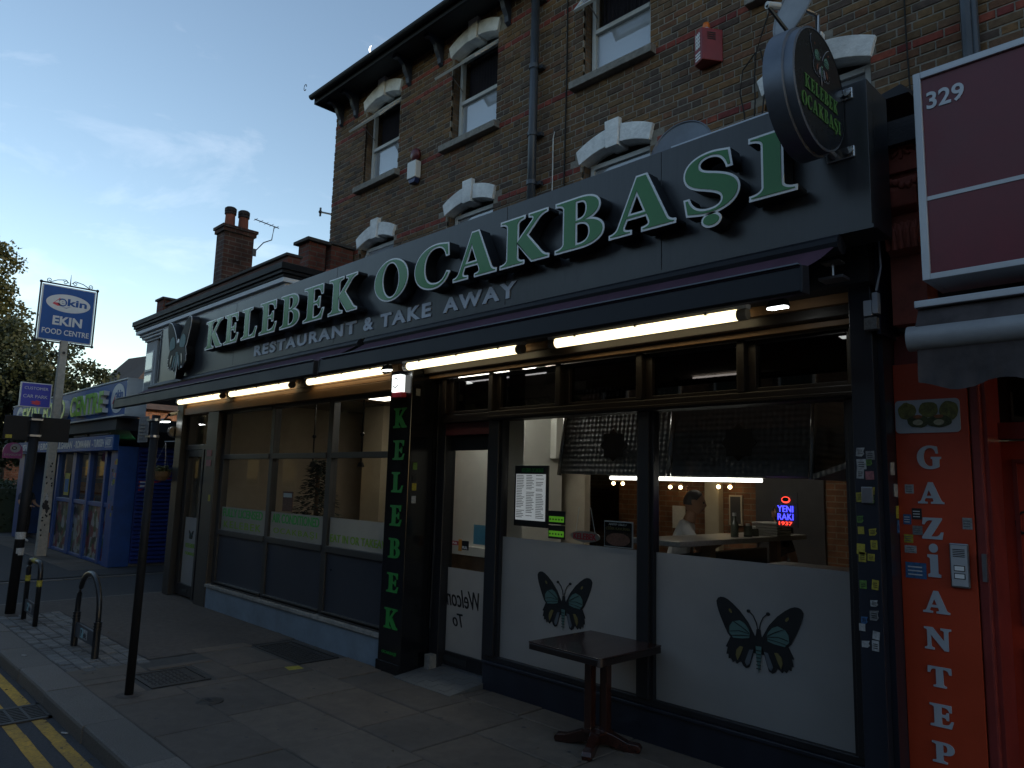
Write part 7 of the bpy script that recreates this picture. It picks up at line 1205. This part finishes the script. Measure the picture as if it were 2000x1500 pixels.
# 329 sign and its awning
ms = thing('maroon_sign', 'large maroon sign in a pale metal frame numbered 329', 'sign', (-.3, -.42, 2.83)); YM = -.42
MB().box(-1.05, .9, YM, YM + .3, 2.86, 3.87).build('panel', 'maroon', ms)
for a in ((-1.085, -1.05, 2.83, 3.905), (-1.05, .9, 3.87, 3.905), (-1.05, .9, 2.83, 2.86)): MB().box(a[0], a[1], YM - .015, YM + .3, a[2], a[3]).build('frame_bar', 'alu', ms, .003)
MB().box(-1.05, .9, YM - .004, YM - .0005, 3.232, 3.252).build('divider', 'alu', ms); text('329', 'number', 'alu', ms, -1.03, -.865, 3.70, 3.79, YM - .003, bold=.02)
aw = thing('neighbour_awning', 'rolled dirty brown awning with white cassette and scalloped valance', 'awning', (-.3, -.2, 2.3))
MB().box(-1.13, .9, YM - .01, YM + .25, 2.70, 2.735).build('top_rail', 'alu', aw, .004); MB().prism([(YM + .02, 2.695), (YM + .20, 2.695), (YM + .02, 2.60), (YM - .04, 2.60)], 'x', -1.12, .9).build('fabric_fold', 'awning_dirty', aw)
MB().prism([(-.43 + .055 * cos(q), 2.548 + .062 * sin(q)) for q in [2 * pi * i / 40 for i in range(40)]], 'x', -1.16, .9).build('front_tube', mat('tube_dirty', (.30, .31, .32), .5, .1, var=.25, ns=4, dirt=.35, aniso=(.4, 1, 1)), aw, .0)
vl = MB(); n = 60; vv = []
for i in range(n + 1):
    x_ = -1.12 + i * .033; zb = 2.285 + .045 * (cos((x_ + .95) * 2 * pi / .36) * -.5 + .5); 
    for k in range(5): v = k / 4; vv.append((x_, -.445 + .012 * sin(x_ * 60 + k) * v, 2.49 + (zb - 2.49) * v))
vl.add(vv, [(i * 5 + k, (i + 1) * 5 + k, (i + 1) * 5 + k + 1, i * 5 + k + 1) for i in range(n) for k in range(4)]); vl.build('valance', 'awning_dirty', aw, smooth=True)
for x_ in (-1.20, -1.155): 
    t = tag(MB().tube([(x_, 1.26, 4.0), (x_, 1.26, 7.4)], .025 if x_ > -1.18 else .04, 8).build('waste_pipe', 'downpipe'), 'thin grey pipe on the bricks above the maroon sign' if x_ > -1.18 else 'thicker grey pipe beside the thin one above the maroon sign', 'pipe', 'pipes above the maroon sign')
# ================================================================ the other side of the street (behind the camera) and the moon
brick_mat('brick_opp2', (.18, .10, .06), (.13, .08, .05), (.16, .14, .12)); nt = thing('terrace_houses', 'brick terrace carrying on to the right beyond the maroon sign', 'building', (30, 3, 0)); MB().box(1.52, 60, 1.3, 16, 0, 7.75).build('wall', 'brick_opp2', nt); MB().hexa([(1.52, .8, 7.75), (60, .8, 7.75), (1.52, 16, 7.75), (60, 16, 7.75), (1.52, 4.5, 9.8), (60, 4.5, 9.8), (1.52, 4.9, 9.8), (60, 4.9, 9.8)]).build('roof', 'roof_slate', nt)
op = struct(MB().box(-60, 40, -13.5, -10.4, RD - .02, 0).build('far_pavement', 'slab0'))
brick_mat('brick_opp', (.18, .10, .06), (.13, .08, .05), (.16, .14, .12)); OX0, OX1, OY, OZ = -23.9, 34.0, -13.6, 6.4
ot = thing('opposite_terrace', 'brick terrace with shops on the opposite side of the street', 'building', (8, OY, 0)); MB().box(OX0, OX1, OY - 8, OY, 0, OZ).build('wall', 'brick_opp', ot); MB().hexa([(OX0, OY - 8, OZ), (OX1, OY - 8, OZ), (OX0, OY + .4, OZ), (OX1, OY + .4, OZ), (OX0, OY - 4.2, OZ + 1.8), (OX1, OY - 4.2, OZ + 1.8), (OX0, OY - 3.8, OZ + 1.8), (OX1, OY - 3.8, OZ + 1.8)]).build('roof', 'roof_slate', ot)
for i in range(14):
    xx = OX0 + 1.2 + i * 4.0
    for z0 in (4.1,):
        for dx in (0, 1.9): w = MB().box(xx + dx, xx + dx + 1.0, OY + .002, OY + .05, z0, z0 + 1.6).build('window', 'white_upvc', ot); MB().box(xx + dx + .08, xx + dx + .92, OY + .051, OY + .06, z0 + .08, z0 + 1.52).build('pane', 'pane_black', w)
    MB().box(xx - .6, xx + 3.2, OY + .002, OY + .25, 2.7, 3.4).build('fascia', ('navy_black', 'fascia_black', 'slate_panel', 'frame_grey')[i % 4], ot); MB().box(xx - .4, xx + 3.0, OY + .002, OY + .08, .4, 2.6).build('shop_window', 'pane_black', ot)
o2 = thing('opposite_houses', 'row of darker brick houses further along the opposite side', 'building', (-55, OY, 0)); MB().box(-95, -24, OY - 9, OY - 1, 0, 7.6).build('wall', 'roof_slate', o2); MB().hexa([(-95, OY - 9, 7.6), (-24, OY - 9, 7.6), (-95, OY - .6, 7.6), (-24, OY - .6, 7.6), (-95, OY - 5.2, 10), (-24, OY - 5.2, 10), (-95, OY - 4.8, 10), (-24, OY - 4.8, 10)]).build('roof', 'roof_slate', o2)
for i in range(16):
    for z0 in (1.2, 4.6): w = MB().box(-93 + i * 4.3, -91.4 + i * 4.3, OY - 1.0 + .002, OY - .95, z0, z0 + 1.7).build('window', 'sill_stone', o2); MB().box(-92.9 + i * 4.3, -91.5 + i * 4.3, OY - .949, OY - .94, z0 + .1, z0 + 1.6).build('pane', 'pane_black', w)
tree((-17.5, -11.6, 0), 3.2, [((-17.5, -11.8, 6.0), 2.4), ((-19.2, -11.2, 5.2), 1.9), ((-16.2, -12, 4.8), 1.8)], 7000, .25, 'leaf_b', 'street tree on the opposite pavement near the terrace end', 'street trees opposite')
tree((-27, -11.6, 0), 3.2, [((-27.5, -11.8, 6.4), 2.6), ((-29.2, -11.2, 5.2), 2.2), ((-25.2, -12, 5.0), 2.0)], 7000, .27, 'leaf_b', 'taller street tree on the opposite pavement before the houses', 'street trees opposite')
tree((-38, -11.4, 0), 3.2, [((-38.5, -11.8, 6.4), 2.8), ((-40.2, -11.2, 5.2), 2.4), ((-36.2, -12, 5.4), 2.4)], 6000, .3, 'leaf_b', 'farthest street tree on the opposite pavement', 'street trees opposite')
mn = thing('moon', 'thin white crescent moon just above the eaves gutter', 'moon', (0, 0, 0)); dirm = (RW @ Vector((727 - 1000, -(97 - 750), -1427))).normalized(); mc = Vector((0, -4.27, 1.8)) + dirm * 900
mr = 900 * 6.0 / 1427; rgt = RW @ Vector((1, 0, 0)); upm = RW @ Vector((0, 1, 0)); n = 20
outer = [(mr * cos(a), mr * 1.25 * sin(a)) for a in [-pi / 2 + pi * i / n for i in range(n + 1)]]; inner = [(mr * .45 * cos(a), mr * 1.25 * sin(a)) for a in [pi / 2 - pi * i / n for i in range(1, n)]]
emit('moon_light', (1, 1, .97), 1.1); pts = [mc + rgt * -p[0] + upm * p[1] for p in outer + inner]; MB().add([p + dirm * 0 for p in pts] + [p + dirm * 2 for p in pts], [tuple(range(len(pts))), tuple(range(len(pts), 2 * len(pts)))[::-1]] + [(i, (i + 1) % len(pts), len(pts) + (i + 1) % len(pts), len(pts) + i) for i in range(len(pts))]).build('crescent', 'moon_light', mn)
